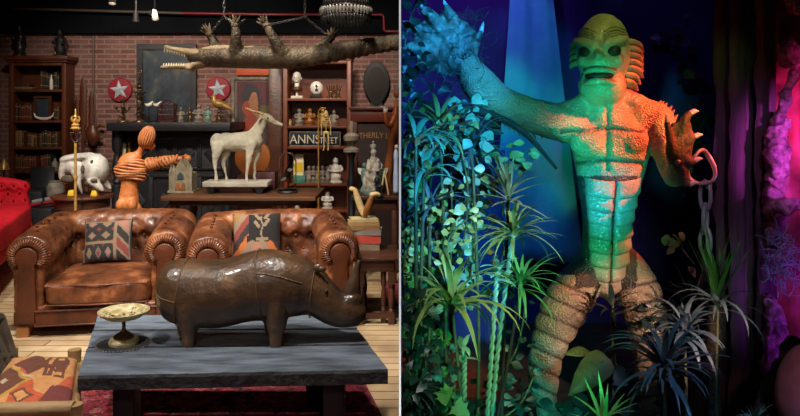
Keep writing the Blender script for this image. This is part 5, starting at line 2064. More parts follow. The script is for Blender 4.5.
def ecorche():
    Y = 6.48
    c = V((P(392, 0, Y).x, Y, ZT))
    def p(px, py, dy=0): return P(px, py, Y) + V((0, dy, 0))
    t = thing('anatomical_figure', 'brown anatomical figure with a grey head and raised pale hand at the right edge', 'statue', c)
    mb = MB()
    s = V((1, 0, 0))
    mb.limb([(p(389, 193), (.05, .05)), (p(387.5, 182), (.038, .05)), (p(389, 168), (.045, .06)), (p(391.5, 152), (.04, .06)), (p(393, 138), (.046, .065)), (p(394, 126), (.044, .07)), (p(395, 116), (.034, .06)), (p(396, 106), (.016, .03)), (p(396.4, 100), .016)], 16, side=s)
    mb.limb([(p(394, 117, -.05), .026), (p(389.5, 126, -.08), .022), (p(386.5, 121, -.11), .018), (p(385.5, 113, -.12), .014)], 12)
    mb.build('body', M['ecorche'], t, remesh=.007, smit=2, angle=180)
    h = MB().ell(p(396.6, 93), (.028, .036, .05), None, 14, 10)
    h.ell(p(396.2, 95, -.034), (.006, .010, .010))
    h.build('head', M['ecorche'], t, angle=180)
    MB().ell(p(396.8, 89.5, .004), (.030, .038, .036), None, 14, 10).build('hair', M['grey_stone'], t, angle=180)
    hd = MB().ell(p(385.3, 111, -.12), (.016, .012, .02))
    for i in range(4):
        b = p(384.2 + i * .9, 109.5, -.12)
        hd.limb([(b, .0055), (b + V((-.012 + .004 * i, -.006, .022 - .004 * abs(i - 1))), .005), (b + V((-.03 + .006 * i, -.012, .032 - .006 * abs(i - 1))), .004)], 6, 2)
    hd.limb([(p(386.6, 112, -.12), .006), (p(387.8, 110, -.13), .005), (p(387.6, 108, -.135), .004)], 6, 2)
    hd.build('hand', M['white_cer'], t, angle=180)

ecorche()

# ------------------------------------------------------------------ crocodile hung upside down
def croc():
    Y = 5.6
    def p(px, py, dy=0): return P(px, py, Y) + V((0, dy, 0))
    t = thing('stuffed_crocodile', 'stuffed crocodile hung upside down on chains below the black ceiling, jaws open', 'crocodile', p(280, 60))
    s = V((0, 1, 0))
    mb = MB()
    pts = [(196, 57.5, 8.5, .085), (206, 57, 10, .10), (216, 57, 10.5, .115), (228, 57.2, 10.6, .13), (242, 57.2, 11.2, .15), (258, 57.3, 11.4, .15), (274, 57.6, 11.2, .14), (290, 57.6, 10.8, .12), (304, 56.6, 10.2, .10),
           (320, 54.4, 9.6, .085), (338, 51.4, 9.0, .072), (356, 48.4, 8.4, .06), (376, 45.2, 7.8, .05), (398.3, 42, 7.2, .04)]
    mb.limb([(p(x, y), (w, h * Y / F)) for x, y, h, w in pts], 24, 4, side=s)
    for (sx, sy, ex, ey, fx, fy, dy) in ((214, 52, 209, 41, 205, 32.5, .14), (238.5, 54, 240, 40, 239, 28, -.13), (283, 53, 277, 41, 270, 28, -.13), (312, 52, 322, 43, 329, 37, .12)):
        mb.limb([(p(sx, sy, dy * .7), (.06, .06)), (p(ex, ey, dy * 1.1), (.042, .042)), (p(fx, fy, dy), (.03, .03))], 14)
    def rid(q, n):
        k = 0
        if q.x > p(288, 0).x:
            k = .011 * abs(math.sin(q.x * 52)) * (1 if n.z < .5 else .6)
        return n * (.004 * noise.noise(q * 22) + k)
    mb.build('body', M['croc'], t, remesh=.012, smit=2, angle=180, disp=rid)
    # jaws (upper one in the picture is the lower jaw of the animal)
    uj = MB().limb([(p(206, 55), (.085, .05)), (p(192, 53.5), (.08, .042)), (p(180, 51), (.062, .028)), (p(170, 48.6), (.05, .020)), (p(166.5, 47.6), (.045, .022))], 16, side=s)
    uj.build('jaw', M['croc_belly'], t, remesh=.009, smit=2, angle=180)
    lj = MB().limb([(p(206, 61), (.08, .05)), (p(194, 65.5), (.078, .034)), (p(182, 66.8), (.06, .022)), (p(170, 67), (.045, .018)), (p(162.5, 67.6), (.042, .018))], 16, side=s)
    lj.ell(p(191, 68.5, -.06), (.03, .025, .022))
    lj.ell(p(191, 68.5, .06), (.03, .025, .022))
    lj.build('snout', M['croc_belly'], t, remesh=.009, smit=2, angle=180)
    bl = MB()
    bl.limb([(p(203, 53.0), (.07, .045)), (p(214, 50.8), (.082, .042)), (p(226, 49.4), (.09, .035)), (p(238, 49), (.085, .028)), (p(250, 48.4), (.08, .022)), (p(264, 48.2), (.06, .016))], 18, side=s)
    bl.build('belly', M['croc_belly'], t, angle=180)
    th = MB()
    for dy in (-1, 1):
        for i in range(9):
            x = 166 + i * 2.6
            w = .040 + .0032 * i
            th.tube([p(x, 49 + i * .75, dy * w), p(x + .3, 52.2 + i * .7, dy * w * .95)], [.007, .001], 5)
            th.tube([p(x - 1, 66, dy * (w - .006)), p(x - .7, 63, dy * (w - .008))], [.007, .001], 5)
    th.build('teeth', M['tooth'], t)
    for (fx, fy, dy, lean) in ((205, 32.5, .14, -1), (239, 28, -.13, .2), (270, 28, -.13, -1), (329, 37, .12, .6)):
        ft = MB()
        b = p(fx, fy, dy)
        ft.ell(b, (.036, .034, .03))
        for i in range(5):
            a = -1.0 + i * .5
            d = V((math.sin(a) * .6 + lean * .55, math.cos(i * 1.3) * .25, math.cos(a) * .8)).normalized()
            ft.limb([(b, .016), (b + d * .045, .012), (b + d * .075, .008), (b + d * .095 + V((0, 0, .004)), .002)], 8, 3)
        ft.build('foot', M['croc'], t, angle=180)
    return t

croc()


def link_chain(name, pts, label, size=.022, r=.0035, group=None, m='chain'):
    """oval links strung along a polyline"""
    t0 = V(pts[0])
    mb = MB()
    k = 0
    for a, b in zip(pts[:-1], pts[1:]):
        a, b = V(a), V(b)
        L = (b - a).length
        n = max(1, int(L / (size * 1.5)))
        d = (b - a).normalized()
        u = d.orthogonal().normalized()
        w = d.cross(u)
        for i in range(n):
            c = a + d * (L * (i + .5) / n)
            e = u if k % 2 else w
            h = L / n * .5 + r * 1.6
            ring = []
            for j in range(11):
                q = 2 * PI * j / 10
                ring.append(c + d * (h * math.cos(q)) + e * (size * .42 * math.sin(q)))
            mb.tube(ring, r, 5, caps=False)
            k += 1
    return tag(mb.build(name, M[m], loc=t0, angle=180), label, 'chain', group)

YC = 5.6
def pc(px, py, dy=0): return P(px, py, YC) + V((0, dy, 0))
link_chain('hanging_chain', [(pc(224, 16).x, YC, 3.399), pc(224, 16)], 'vertical chain above the front legs of the crocodile')
link_chain('hanging_chain', [pc(224, 16), pc(206.5, 31, .13)], 'slanting chain to the crocodile front foot nearest its jaws')
link_chain('hanging_chain', [pc(224, 16), pc(237, 26, -.12)], 'slanting chain to the second raised crocodile front foot')
link_chain('hanging_chain', [(pc(305, 17).x, YC, 3.399), pc(305, 17)], 'vertical chain above the hind legs of the crocodile')
link_chain('hanging_chain', [pc(305, 17), pc(272, 26.5, -.12)], 'long slanting chain to the left hind foot of the crocodile')
link_chain('hanging_chain', [pc(305, 17), pc(327, 35, .11)], 'slanting chain to the hind foot of the crocodile nearest its tail')

# ------------------------------------------------------------------ pipes, spotlights and the shell lamp under the ceiling
def pipes():
    Y = 8.8
    pa, pb = P(11, 8.5, Y), P(182, 13.2, Y)
    t = thing('ceiling_pipe', 'grey pipe running across the black upper wall, turning red behind the crocodile', 'pipe', pa)
    MB().tube([pa, pb], .018, 10).build('grey_section', M['greypipe'], t)
    MB().tube([pb, P(262, 14.5, Y), P(382, 14.5, Y), P(383.5, 17, Y), P(384, 30, Y), P(386, 31.5, Y), V((-.012, Y, P(0, 31.5, Y).z))], .020, 10).build('red_section', M['redpipe'], t)
    for px in (60, 150, 230, 330):
        q = P(px, 8.5 + (px - 11) * .0275 if px < 182 else 14.3, Y)
        MB().span(q.x - .012, q.x + .012, Y, 8.902, q.z - .03, q.z + .03).build('bracket', M['iron'], t)

pipes()


def track_light(px, py, Y, aim, label, on):
    c = P(px, py, Y)
    t = thing('track_spotlight', label, 'spotlight', c)
    d = (V(aim) - c).normalized()
    R = d.to_track_quat('Z', 'Y').to_matrix()
    MB().lathe([(0, -.06), (.018, -.06), (.022, -.045), (.030, .03), (.034, .045), (.028, .045), (.022, .0), (0, .0)], c, 18, R).build('lamp_head', M['white_trim'] if on else M['blackmat'], t)
    MB().lathe([(0, .0005), (.021, .0005), (.020, .010), (0, .016)], c, 16, R).build('bulb', glow_mat('lamp_glow', (255, 236, 200), 2.5 if on else .4), t)
    MB().tube([c - d * .05, V((c.x, c.y, c.z + .08)), V((c.x, c.y, 3.399))], .010, 8).build('stem', M['blackmat'], t)

track_light(155, 15, 6.6, (-1.6, 5.2, 0), 'white track spotlight hanging under the black ceiling', True)
track_light(136, 17, 6.7, (-2.6, 6.9, 0), 'small black track spotlight left of the white one', False)
track_light(112.5, -1, 6.3, (-2.4, 5.5, 0), 'glowing track spotlight at the top edge above the star shield', True)


def shell_lamp():
    Y = 5.3
    c = P(346, 0, Y)
    t = thing('shell_chandelier', 'round chandelier hung with tiers of pale shells, at the top right of the room', 'chandelier', V((c.x, Y, P(0, 24, Y).z)))
    s = Y / F
    for (py, rx, n, m_, k) in ((20, 24, 44, 'black_shell', 1.0), (12, 25, 44, 'shell', 1.15), (4, 22, 36, 'black_shell', 1.0), (-4, 18, 30, 'shell', 1.1)):
        mb = MB()
        z = P(0, py, Y).z
        r = rx * s
        for i in range(n):
            a = 2 * PI * i / n
            q = V((c.x + r * math.cos(a), Y + r * math.sin(a), z))
            mb.limb([(q + V((0, 0, .028)), .008 * k), (q + V((0, 0, .008)), .013 * k), (q + V((rnd.uniform(-.006, .006), 0, -.026)), .006 * k)], 6, 2)
        o = mb.build('shell_tier', M[m_], t, angle=180)
        rg = MB().tube([V((c.x + r * math.cos(2 * PI * i / 32), Y + r * math.sin(2 * PI * i / 32), z + .034)) for i in range(33)], .008, 6, caps=False)
        rg.build('ring', M['iron'], o)
    cg = MB()
    for i in range(8):
        a = 2 * PI * i / 8
        cg.tube([V((c.x + 24 * s * math.cos(a), Y + 24 * s * math.sin(a), P(0, 20, Y).z + .034)), V((c.x + 18 * s * math.cos(a), Y + 18 * s * math.sin(a), P(0, -4, Y).z + .034)), V((c.x, Y, P(0, -30, Y).z))], .006, 6)
    cg.build('cage', M['iron'], t)
    MB().tube([V((c.x, Y, P(0, -30, Y).z)), V((c.x, Y, 3.399))], .012, 8).build('stem', M['iron'], t)

shell_lamp()
# ================================================================== right-hand side: the grotto
M['grotto_wall'] = mat('grotto_wall', (52, 40, 96), (34, 28, 70), 2.5, rough=.85, bump=.2, bscale=8)
M['soil'] = mat('dark_soil', (30, 26, 22), (52, 44, 34), 9, rough=.95, bump=.8, bscale=14)
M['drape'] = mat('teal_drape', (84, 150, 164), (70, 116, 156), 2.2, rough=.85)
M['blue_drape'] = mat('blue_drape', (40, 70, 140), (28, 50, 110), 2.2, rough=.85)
M['scales'] = mat('scaly_hide', (132, 124, 104), (176, 160, 128), 8, rough=.42, bump=.5, bscale=110, btype='F1', lo=.3, hi=.7, spec=.6)
M['plates'] = mat('horny_plates', (158, 148, 126), (124, 114, 94), 10, rough=.36, bump=.25, bscale=90, btype='F1', spec=.6)
M['groove'] = mat('dark_joint_skin', (26, 28, 30), (40, 42, 44), 10, rough=.5)
M['handskin'] = mat('veined_hand_skin', (54, 52, 50), (176, 164, 140), 7, rough=.4, bump=.5, bscale=30, lo=.36, hi=.62, detail=8)
M['fin'] = mat('fin_skin', (150, 132, 104), (110, 92, 76), 12, rough=.45, bump=.3, bscale=50)
M['claw'] = mat('pale_claw', (214, 196, 206), rough=.3)

def joint_shade_mix(m):
    N, L = m.node_tree.nodes, m.node_tree.links
    b = N['Principled BSDF']
    src = b.inputs['Base Color'].links[0].from_socket
    at = N.new('ShaderNodeAttribute')
    at.attribute_name = 'joint_shade'
    mx = N.new('ShaderNodeMixRGB')
    mx.inputs[2].default_value = lin((22, 24, 28))
    L.new(at.outputs['Fac'], mx.inputs[0])
    L.new(src, mx.inputs[1])
    L.new(mx.outputs[0], b.inputs['Base Color'])

joint_shade_mix(M['scales'])
M['web'] = mat('webbed_skin', (112, 84, 64), (78, 58, 46), 10, rough=.45, bump=.5, bscale=60)
M['leaf_green'] = mat('leaf_green', (62, 116, 54), (96, 146, 72), 9, rough=.42)
M['leaf_olive'] = mat('leaf_olive', (116, 124, 62), (160, 158, 92), 9, rough=.45)
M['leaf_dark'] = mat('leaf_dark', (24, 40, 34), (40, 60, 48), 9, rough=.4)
M['leaf_blue'] = mat('leaf_greyblue', (58, 76, 88), (90, 112, 118), 9, rough=.42)
M['leaf_tan'] = mat('leaf_tan', (168, 150, 100), (132, 110, 70), 12, rough=.5)
M['leaf_dry'] = mat('leaf_dry', (128, 92, 60), (92, 62, 42), 12, rough=.6)
M['leaf_pale'] = mat('leaf_pale', (140, 176, 150), (104, 150, 126), 9, rough=.42)
M['bark'] = mat('bark', (48, 40, 34), (30, 26, 22), 14, rough=.85, bump=.8, bscale=30, stretch=(1, 1, .4))
M['vine_stem'] = mat('vine_stem', (84, 96, 64), (60, 66, 44), 20, rough=.6)
M['net'] = mat('net_cord', (70, 74, 70), (44, 46, 46), 40, rough=.8)
M['old_post'] = mat('weathered_post', (92, 76, 66), (50, 42, 40), 5, rough=.75, bump=.7, bscale=16, stretch=(2, 2, .18))
M['red_rock'] = mat('red_clay_wall', (176, 74, 70), (120, 44, 48), 4, rough=.6, bump=.9, bscale=7)
M['root'] = mat('knotted_root', (176, 132, 136), (92, 60, 68), 14, rough=.5, bump=.9, bscale=30, lo=.4, hi=.6)
M['pink_stone'] = mat('pink_stone', (196, 130, 132), (160, 98, 104), 7, rough=.55)
M['moss'] = mat('mossy_bark', (70, 60, 40), (46, 40, 30), 18, rough=.9, bump=.9, bscale=40)
M['chain_dark'] = mat('dark_chain', (158, 152, 160), rough=.4, metal=.4)

struct('floor', MB().span(0.0, 2.75, -.6, 5.3, -.12, 0), M['soil'], smooth=False)
struct('wall_back', MB().span(.003, 2.75, 5.0, 5.2, 0, 3.4), M['grotto_wall'], smooth=False)
struct('wall_right', MB().span(2.6, 2.75, -.6, 5.0, 0, 3.4), M['grotto_wall'], smooth=False)
struct('ceiling', MB().span(0.0, 2.75, -.6, 5.2, 3.4, 3.5), M['ceil'], smooth=False)

# pale drape hanging against the back wall, lit blue
def drape(xa, xb, y_top, y_bot, Y, label, seed, folds=4, ta=0.0, tb=0.0):
    a, b = P(xa, y_bot, Y), P(xb, y_top, Y)
    zb, zt = max(a.z, .004), min(b.z, 3.39)
    mb = MB()
    def fn(u, v):
        x = (a.x + ta * v) + ((b.x + tb * v) - (a.x + ta * v)) * u
        y = Y + .018 * math.sin(u * folds * 2 * PI + seed) * (1 - .35 * v) + .02 * noise.noise(V((u * 4, v * 3, seed)))
        return V((x, y, zb + (zt - zb) * v))
    mb.grid(fn, 70, 24)
    return single('hanging_drape', mb, M['drape'] if seed < 2 else M['blue_drape'], label, 'drape', ((a.x + b.x) / 2, Y, zb), solid=.008, angle=180)

drape(492, 584, -125, 262, 4.7, 'teal drape hanging on the back wall behind the raised arm of the scaly figure', 1.0, 2, .18, -.30)
drape(455, 505, 150, 430, 4.55, 'deep blue drape behind the spiky plants at the left', 2.2, 2, 0, 0)

# ------------------------------------------------------------------ the scaly figure
YCR = 3.25
def q(px, py, dy=0.0):
    return P(px, py, YCR + dy)


def creature():
    t = thing('scaly_figure', 'life-size scaly fish-man statue with one webbed hand raised, standing among plants', 'statue', (q(603, 0).x, YCR, 0))
    s = V((1, 0, 0))
    mb = MB()
    mb.limb([(q(604, 287), (.05, .06)), (q(604, 276), (.085, .085)), (q(605, 258), (.112, .095)), (q(606, 238), (.108, .09)), (q(607, 218), (.112, .088)), (q(608, 196), (.132, .095)), (q(610, 172), (.158, .108)),
             (q(611, 148), (.180, .118)), (q(609, 130), (.172, .112)), (q(606, 115), (.12, .095)), (q(604, 106), (.098, .092)), (q(603, 92), (.09, .085))], 28, side=s)
    # pectorals
    for k, (x, y) in enumerate(((588, 142), (630, 140))):
        mb.ell(q(x, y, -.075), (.085, .055, .075))
    # shoulders and arms
    mb.limb([(q(612, 96), .055), (q(630, 104), .062), (q(648, 114), .062)], 14)
    mb.limb([(q(594, 100), .055), (q(576, 110), .060), (q(558, 118), .062)], 14)
    mb.limb([(q(578, 128), .085), (q(556, 122, -.01), .086), (q(535, 116, -.03), .080), (q(512, 108, -.07), .076), (q(494, 99, -.10), .080), (q(480, 85, -.13), .080), (q(470, 70, -.15), .066), (q(464, 60, -.16), .058)], 20)
    mb.limb([(q(638, 120), .09), (q(654, 119, -.01), .085), (q(661, 134, -.03), .076), (q(666, 150, -.06), .064), (q(671, 168, -.10), .055), (q(675, 176, -.16), .05)], 20)
    mb.limb([(q(674, 176, -.15), .05), (q(676, 172, -.22), .044), (q(677, 162, -.29), .034)], 16)
    # legs
    mb.limb([(q(593, 264), .070), (q(580, 283, -.02), .098), (q(566, 305, -.05), .103), (q(555, 328, -.07), .092), (q(548, 348, -.06), .076), (q(544, 368, -.02), .074), (q(544, 390, .02), .062), (q(547, 414, .04), .044), (q(548, 428, .04), .046)], 22)
    mb.limb([(q(622, 258), .070), (q(634, 280, -.02), .094), (q(642, 304, -.04), .098), (q(648, 328, -.06), .088), (q(650, 348, -.05), .074), (q(651, 370, -.01), .072), (q(650, 392, .02), .060), (q(650, 414, .04), .044), (q(650, 428, .04), .046)], 22)
    # head: rounded dome, heavy jaw, brow; turned to the left
    R = RZ(-.42)
    hc = q(603, 52, -.02)
    mb.ell(hc, (.122, .135, .178), R, 22, 14)
    mb.ell(hc + V((0, 0, -.155)) + R @ V((0, -.030, 0)), (.108, .105, .098), R, 18, 12)
    mb.ell(hc + V((0, 0, -.055)) + R @ V((0, -.09, 0)), (.078, .06, .055), R, 16, 10)
    for k in (-1, 1):
        a = hc + R @ V((k * .024, -.126, .018))
        b = hc + R @ V((k * .108, -.085, .048))
        mb.limb([(a, .016), ((a + b) / 2 + V((0, 0, .004)), .022), (b, .018)], 10)
        mb.ell(hc + R @ V((k * .07, -.09, -.045)), (.034, .034, .03), R)
    mb.ell(hc + R @ V((0, -.142, -.028)), (.022, .026, .026), R)
    x0 = q(606, 0).x
    def bands(p, n):
        d = 0.0
        px = CX + p.x / max(p.y, .1) * F
        py = CY - (p.z - EYE) / max(p.y, .1) * F
        # belly plates, each overlapping the one beneath
        if 240 < py < 286 and n.y < .25 and abs(px - 606) < 5:
            ph = (py + .018 * (px - 606) ** 2 * (1 if py < 250 else -.4)) / 14.5
            f = ph % 1.0
            e = min(1, (32 - abs(px - 606)) / 5)
            d += e * max(0, min(1, -n.y * 2)) * (.024 * f ** 1.5 - .012)
            d -= .012 * math.exp(-((px - 606) / 2.0) ** 2)
        # thigh and shin rings
        elif py > 272 and (px < 600 or px > 612):
            ph = (py - (.45 * (px - 565) if px < 600 else -.25 * (px - 640))) / 19.0
            f = ph % 1.0
            d += (.010 * math.sin(PI * f) ** .6 - .006) * min(1, (py - 272) / 12)
        elif 100 < py < 170 and 560 < px < 645 and n.y < .2:
            d -= .014 * math.exp(-((py - 128 - .1 * abs(px - 606)) / 2.0) ** 2) + .016 * math.exp(-((py - 160 - .1 * abs(px - 606)) / 2.2) ** 2) + .012 * math.exp(-((px - 608) / 2.2) ** 2)
        return n * (d + .003 * noise.noise(p * 30))
    def paint(o):
        me = o.data
        me.materials.append(M['plates'])
        at = me.attributes.new('joint_shade', 'FLOAT', 'POINT')
        for i, v in enumerate(me.vertices):
            p, n = v.co + t.location, v.normal
            px = CX + p.x / max(p.y, .1) * F
            py = CY - (p.z - EYE) / max(p.y, .1) * F
            dx = px - 606
            j = 0.0
            if 176 < py < 288 and n.y < .15 and abs(dx) < 31:
                j = .9
            elif py > 272 and (px < 600 or px > 612):
                f = ((py - (.45 * (px - 565) if px < 600 else -.25 * (px - 640))) / 19.0) % 1.0
                f = min(f, 1 - f) * 19
                j = math.exp(-(f / 1.5) ** 2)
            elif 100 < py < 172 and 560 < px < 645 and n.y < .2:
                j = .8 * max(math.exp(-((py - 128 - .1 * abs(dx)) / 1.6) ** 2), math.exp(-((py - 160 - .1 * abs(dx)) / 1.8) ** 2), .7 * math.exp(-((px - 608) / 1.4) ** 2))
            if 238 < py < 275 and px < 592:  # shadow on the thigh top painted in along with the dark joints
                j = max(j, min(1.0, max(0.0, ((py - 236) * .62 + 2 - (px - 572)) / 4)))
            at.data[i].value = j
        for pl_ in me.polygons:
            p = pl_.center + t.location
            px = CX + p.x / max(p.y, .1) * F
            py = CY - (p.z - EYE) / max(p.y, .1) * F
            pl_.material_index = 1 if (py < 112 and 570 < px < 640) else 0
    mb.build('body', M['scales'], t, remesh=.0078, smit=3, angle=180, disp=bands, post=paint)
    # horny belly plates: overlapping left and right halves down the abdomen
    prof_ = [(172, 610, .158, .108), (196, 608, .132, .095), (218, 607, .112, .088), (238, 606, .106, .090), (258, 605, .098, .092), (276, 604, .072, .082), (292, 604, .045, .060)]
    def sect(py):
        for A, B in zip(prof_[:-1], prof_[1:]):
            if py <= B[0]:
                break
        u = (py - A[0]) / (B[0] - A[0])
        return [x + (y - x) * u for x, y in zip(A[1:], B[1:])]
    for i in range(8):
        y0 = 174 + i * 13.6
        for k in (-1, 1):
            pm = MB()
            amax = (1.02 if i < 5 else .98)
            def fn(u, v, k=k, y0=y0, amax=amax):
                a = k * (.045 + (amax - .045) * u)
                py = y0 + v * 17.0 + 5.0 * math.cos(a * 1.3)
                cx_, rx, ry = sect(py)
                e = (.010 + .020 * v ** 1.2) * (1 - .55 * max(0, v - .8) / .2) * (1 - max(0, u - .8) / .2 * .8) * (1 - .6 * max(0, .12 - u) / .12) - (.004 * (1 - v) if y0 < 180 else 0)
                c = q(cx_, py)
                return c + V(((rx + e) * math.sin(a), -(ry + e) * math.cos(a), 0))
            pm.grid(fn, 14, 9)
            pm.build('belly_plate', M['plates'], t, solid=.008, angle=180)
    # wrinkled brows
    wr = MB()
    for k in (-1, 1):
        for i in range(4):
            pts = []
            for m_ in range(7):
                u = m_ / 6
                ax, az = .022 + .082 * u, .046 + .013 * i + .016 * math.sin(u * PI) + .008 * u
                r_ = math.sqrt(max(0.05, 1 - (ax / .124) ** 2 - (az / .180) ** 2))
                pts.append((hc + R @ V((k * ax, -.137 * r_, az)), .0055 - .002 * abs(u - .5)))
            wr.limb(pts, 6, 2)
    wr.build('brow_wrinkles', M['plates'], t, angle=180)
    # mouth, lips, eyes
    lip = MB()
    for z, w, r in ((-.088, .070, .015), (-.140, .068, .018)):
        pts = []
        for i in range(13):
            a = -1.0 + 2.0 * i / 12
            pts.append(hc + R @ V((w * math.sin(a) * 1.12, -.052 - .098 * math.cos(a), z - .012 * a * a)))
        lip.limb([(p, r * (1 - .35 * abs(i - 6) / 6)) for i, p in enumerate(pts)], 8, 2)
    lip.build('lips', M['plates'], t, angle=180)
    mo = MB().ell(hc + R @ V((0, -.112, -.114)), (.064, .040, .024), R)
    mo.build('mouth', M['blackmat'], t, angle=180)
    for k in (-1, 1):
        c = hc + R @ V((k * .056, -.104, -.006))
        MB().ell(c, (.036, .028, .030), R).build('eye_socket', M['blackmat'], t, angle=180)
        e = MB().ell(c + R @ V((0, -.012, 0)), .019, None, 14, 10).build('eye', M['leaf_dry'], t, angle=180)
        MB().ell(c + R @ V((0, -.029, 0)), (.013, .008, .015), R).build('pupil', M['blackmat'], e, angle=180)
    # frilled side fins on the head: several overlapping serrated fans
    for k in (-1, 1):
        for j in range(3 if k > 0 else 1):
            f = MB()
            for i in range(7 if k > 0 else 4):
                z = .045 - .03 * i - .01 * j
                b = hc + R @ V((k * (.112 - .012 * (i > 4) * (i - 4)), .015 + .025 * j, z))
                f.limb([(b, (.012, .018)), (b + R @ V((k * .034, .03, -.006)), (.008, .015)), (b + R @ V((k * .052, .06, -.022)), (.003, .006))], 8, 2)
            f.build('head_fin', M['fin'], t, angle=180)
    # raised webbed hand: palm, four fingers, thumb and the web between
    h0 = -.17
    hand = MB()
    hand.limb([(q(466, 66, h0 + .01), (.060, .05)), (q(459, 54, h0), (.105, .048)), (q(449, 40, h0 - .01), (.118, .042)), (q(442, 32, h0 - .01), (.10, .034))], 18, side=V((.75, 0, .66)))
    tips = []
    for (bx, by, mx, my, ex, ey) in ((455, 28, 452, 18, 447, 8), (441, 29, 434, 19, 425, 10), (433, 38, 422, 30, 411, 25), (432, 50, 420, 47, 409, 47)):
        hand.limb([(q(449, 42, h0), .032), (q(bx, by, h0 - .012), .031), (q(mx, my, h0 - .03), .027), (q(ex, ey, h0 - .035), .020)], 10)
        tips.append((V(q(ex, ey, h0 - .035)), (V(q(ex, ey, h0)) - V(q(mx, my, h0))).normalized()))
    hand.limb([(q(462, 58, h0), .03), (q(471, 47, h0 - .02), .027), (q(478, 38, h0 - .04), .021), (q(481, 31, h0 - .045), .016)], 10)
    tips.append((V(q(481, 31, h0 - .045)), V((.25, 0, .95))))
    web = [(474, 50), (475, 38), (462, 24), (449, 10), (440, 15), (427, 12), (421, 22), (412, 26), (414, 38), (411, 49), (420, 66), (436, 74), (450, 78), (464, 66)]
    w2 = [(q(x, y, h0).x, q(x, y, h0).z) for x, y in web]
    hand.prism(w2, .022, FRONT, (0, YCR + h0 + .002, 0))
    hand.build('hand', M['handskin'], t, remesh=.0075, smit=3, angle=180, disp=lambda p, n: n * (.010 * noise.noise(p * 22) + .006 * noise.noise(p * 50)))
    for p_, d in tips:
        MB().limb([(p_, .012), (p_ + d * .022, .009), (p_ + d * .042 + V((0, -.008, 0)), .002)], 8, 3).build('claw', M['claw'], t, angle=180)
    # the other hand, palm turned inwards, fingers spread to the right with pale claws
    g = MB()
    z0 = -.30
    g.limb([(q(677, 164, z0 + .02), (.036, .03)), (q(678, 154, z0), (.055, .026)), (q(680, 140, z0), (.060, .022))], 14, side=V((1, 0, .15)))
    for (mx, my, ex, ey) in ((684, 121, 690, 113.5), (689, 140, 694, 137), (688, 162, 694, 161), (684, 180, 689, 185)):
        g.limb([(q(679, 148, z0), .020), (q(mx, my, z0 - .01), .019), (q(ex, ey, z0 - .012), .014)], 10)
        d = V((1, -.1, .18)).normalized()
        p_ = V(q(ex, ey, z0 - .012))
        MB().limb([(p_, .012), (p_ + d * .018 + V((0, 0, .006)), .010), (p_ + d * .034 + V((0, 0, .004)), .003)], 8, 3).build('claw', M['claw'], t, angle=180)
    g.limb([(q(674, 158, z0), .018), (q(670, 140, z0 - .02), .017), (q(667, 122, z0 - .03), .012)], 10)
    p_ = V(q(667, 122, z0 - .03))
    MB().limb([(p_, .011), (p_ + V((-.004, 0, .03)), .003)], 8, 3).build('claw', M['claw'], t, angle=180)
    pl = [(670, 124), (688, 116), (691, 128), (693, 139), (691, 150), (692, 162), (688, 172), (687, 184), (678, 178), (672, 164)]
    g.prism([(q(x, y, z0).x, q(x, y, z0).z) for x, y in pl], .018, FRONT, (0, YCR + z0 + .002, 0))
    g.build('hand', M['web'], t, remesh=.0065, smit=2, angle=180)
    # serrated fins along both arms
    for pts, n in (([(548, 127, .0), (530, 127, -.03), (512, 121, -.07), (500, 112, -.1)], 11), ([(655, 108, 0), (664, 112, -.02), (671, 122, -.05)], 6)):
        f = MB()
        sp_ = spline([tuple(q(*a)) for a in pts], 6)
        for i in range(n):
            b = V(sp_[int(i * (len(sp_) - 1) / (n - 1))])
            d = V((.012, .0, -.055)) if n > 6 else V((.03, 0, .034))
            f.limb([(b - d * .5, (.014, .02)), (b + d * .3, (.008, .016)), (b + d, (.002, .004))], 8, 2)
        f.build('arm_fin', M['fin'], t, angle=180)
    # webbed feet on the ground
    for x in (548, 650):
        b = q(x, 428, .04)
        ft = MB()
        ft.limb([((b.x, b.y + .05, .05), (.045, .045)), ((b.x, b.y - .06, .038), (.055, .036)), ((b.x, b.y - .16, .026), (.075, .024))], 14, side=s)
        for i in range(4):
            dx = -.06 + .04 * i
            ft.limb([((b.x + dx * .7, b.y - .13, .024), .022), ((b.x + dx * 1.5, b.y - .25, .016), .013)], 8)
        ft.build('foot', M['scales'], t, remesh=.008, smit=2, angle=180)
    return t

creature()


def net_strands():
    r = random.Random(11)
    mb = MB()
    for i in range(110):
        x, y = r.uniform(410, 484), r.uniform(10, 84)
        if x > 470 and y > 70 or x < 425 and y > 70:
            continue
        p0 = q(x, y, -.20 + r.uniform(-.03, .02))
        pts = [p0]
        d = V((r.uniform(-1, 1), r.uniform(-.2, .2), r.uniform(-1, 1))).normalized()
        for k in range(5):
            d = (d + V((r.uniform(-.9, .9), r.uniform(-.2, .2), r.uniform(-.9, .9)))).normalized()
            pts.append(pts[-1] + d * .022)
        mb.tube(pts, .0016, 4)
    return single('net_strands', mb, M['net'], 'tangled grey net strands draped over the raised webbed hand', 'netting', q(448, 46, -.2))
net_strands()['kind'] = 'stuff'

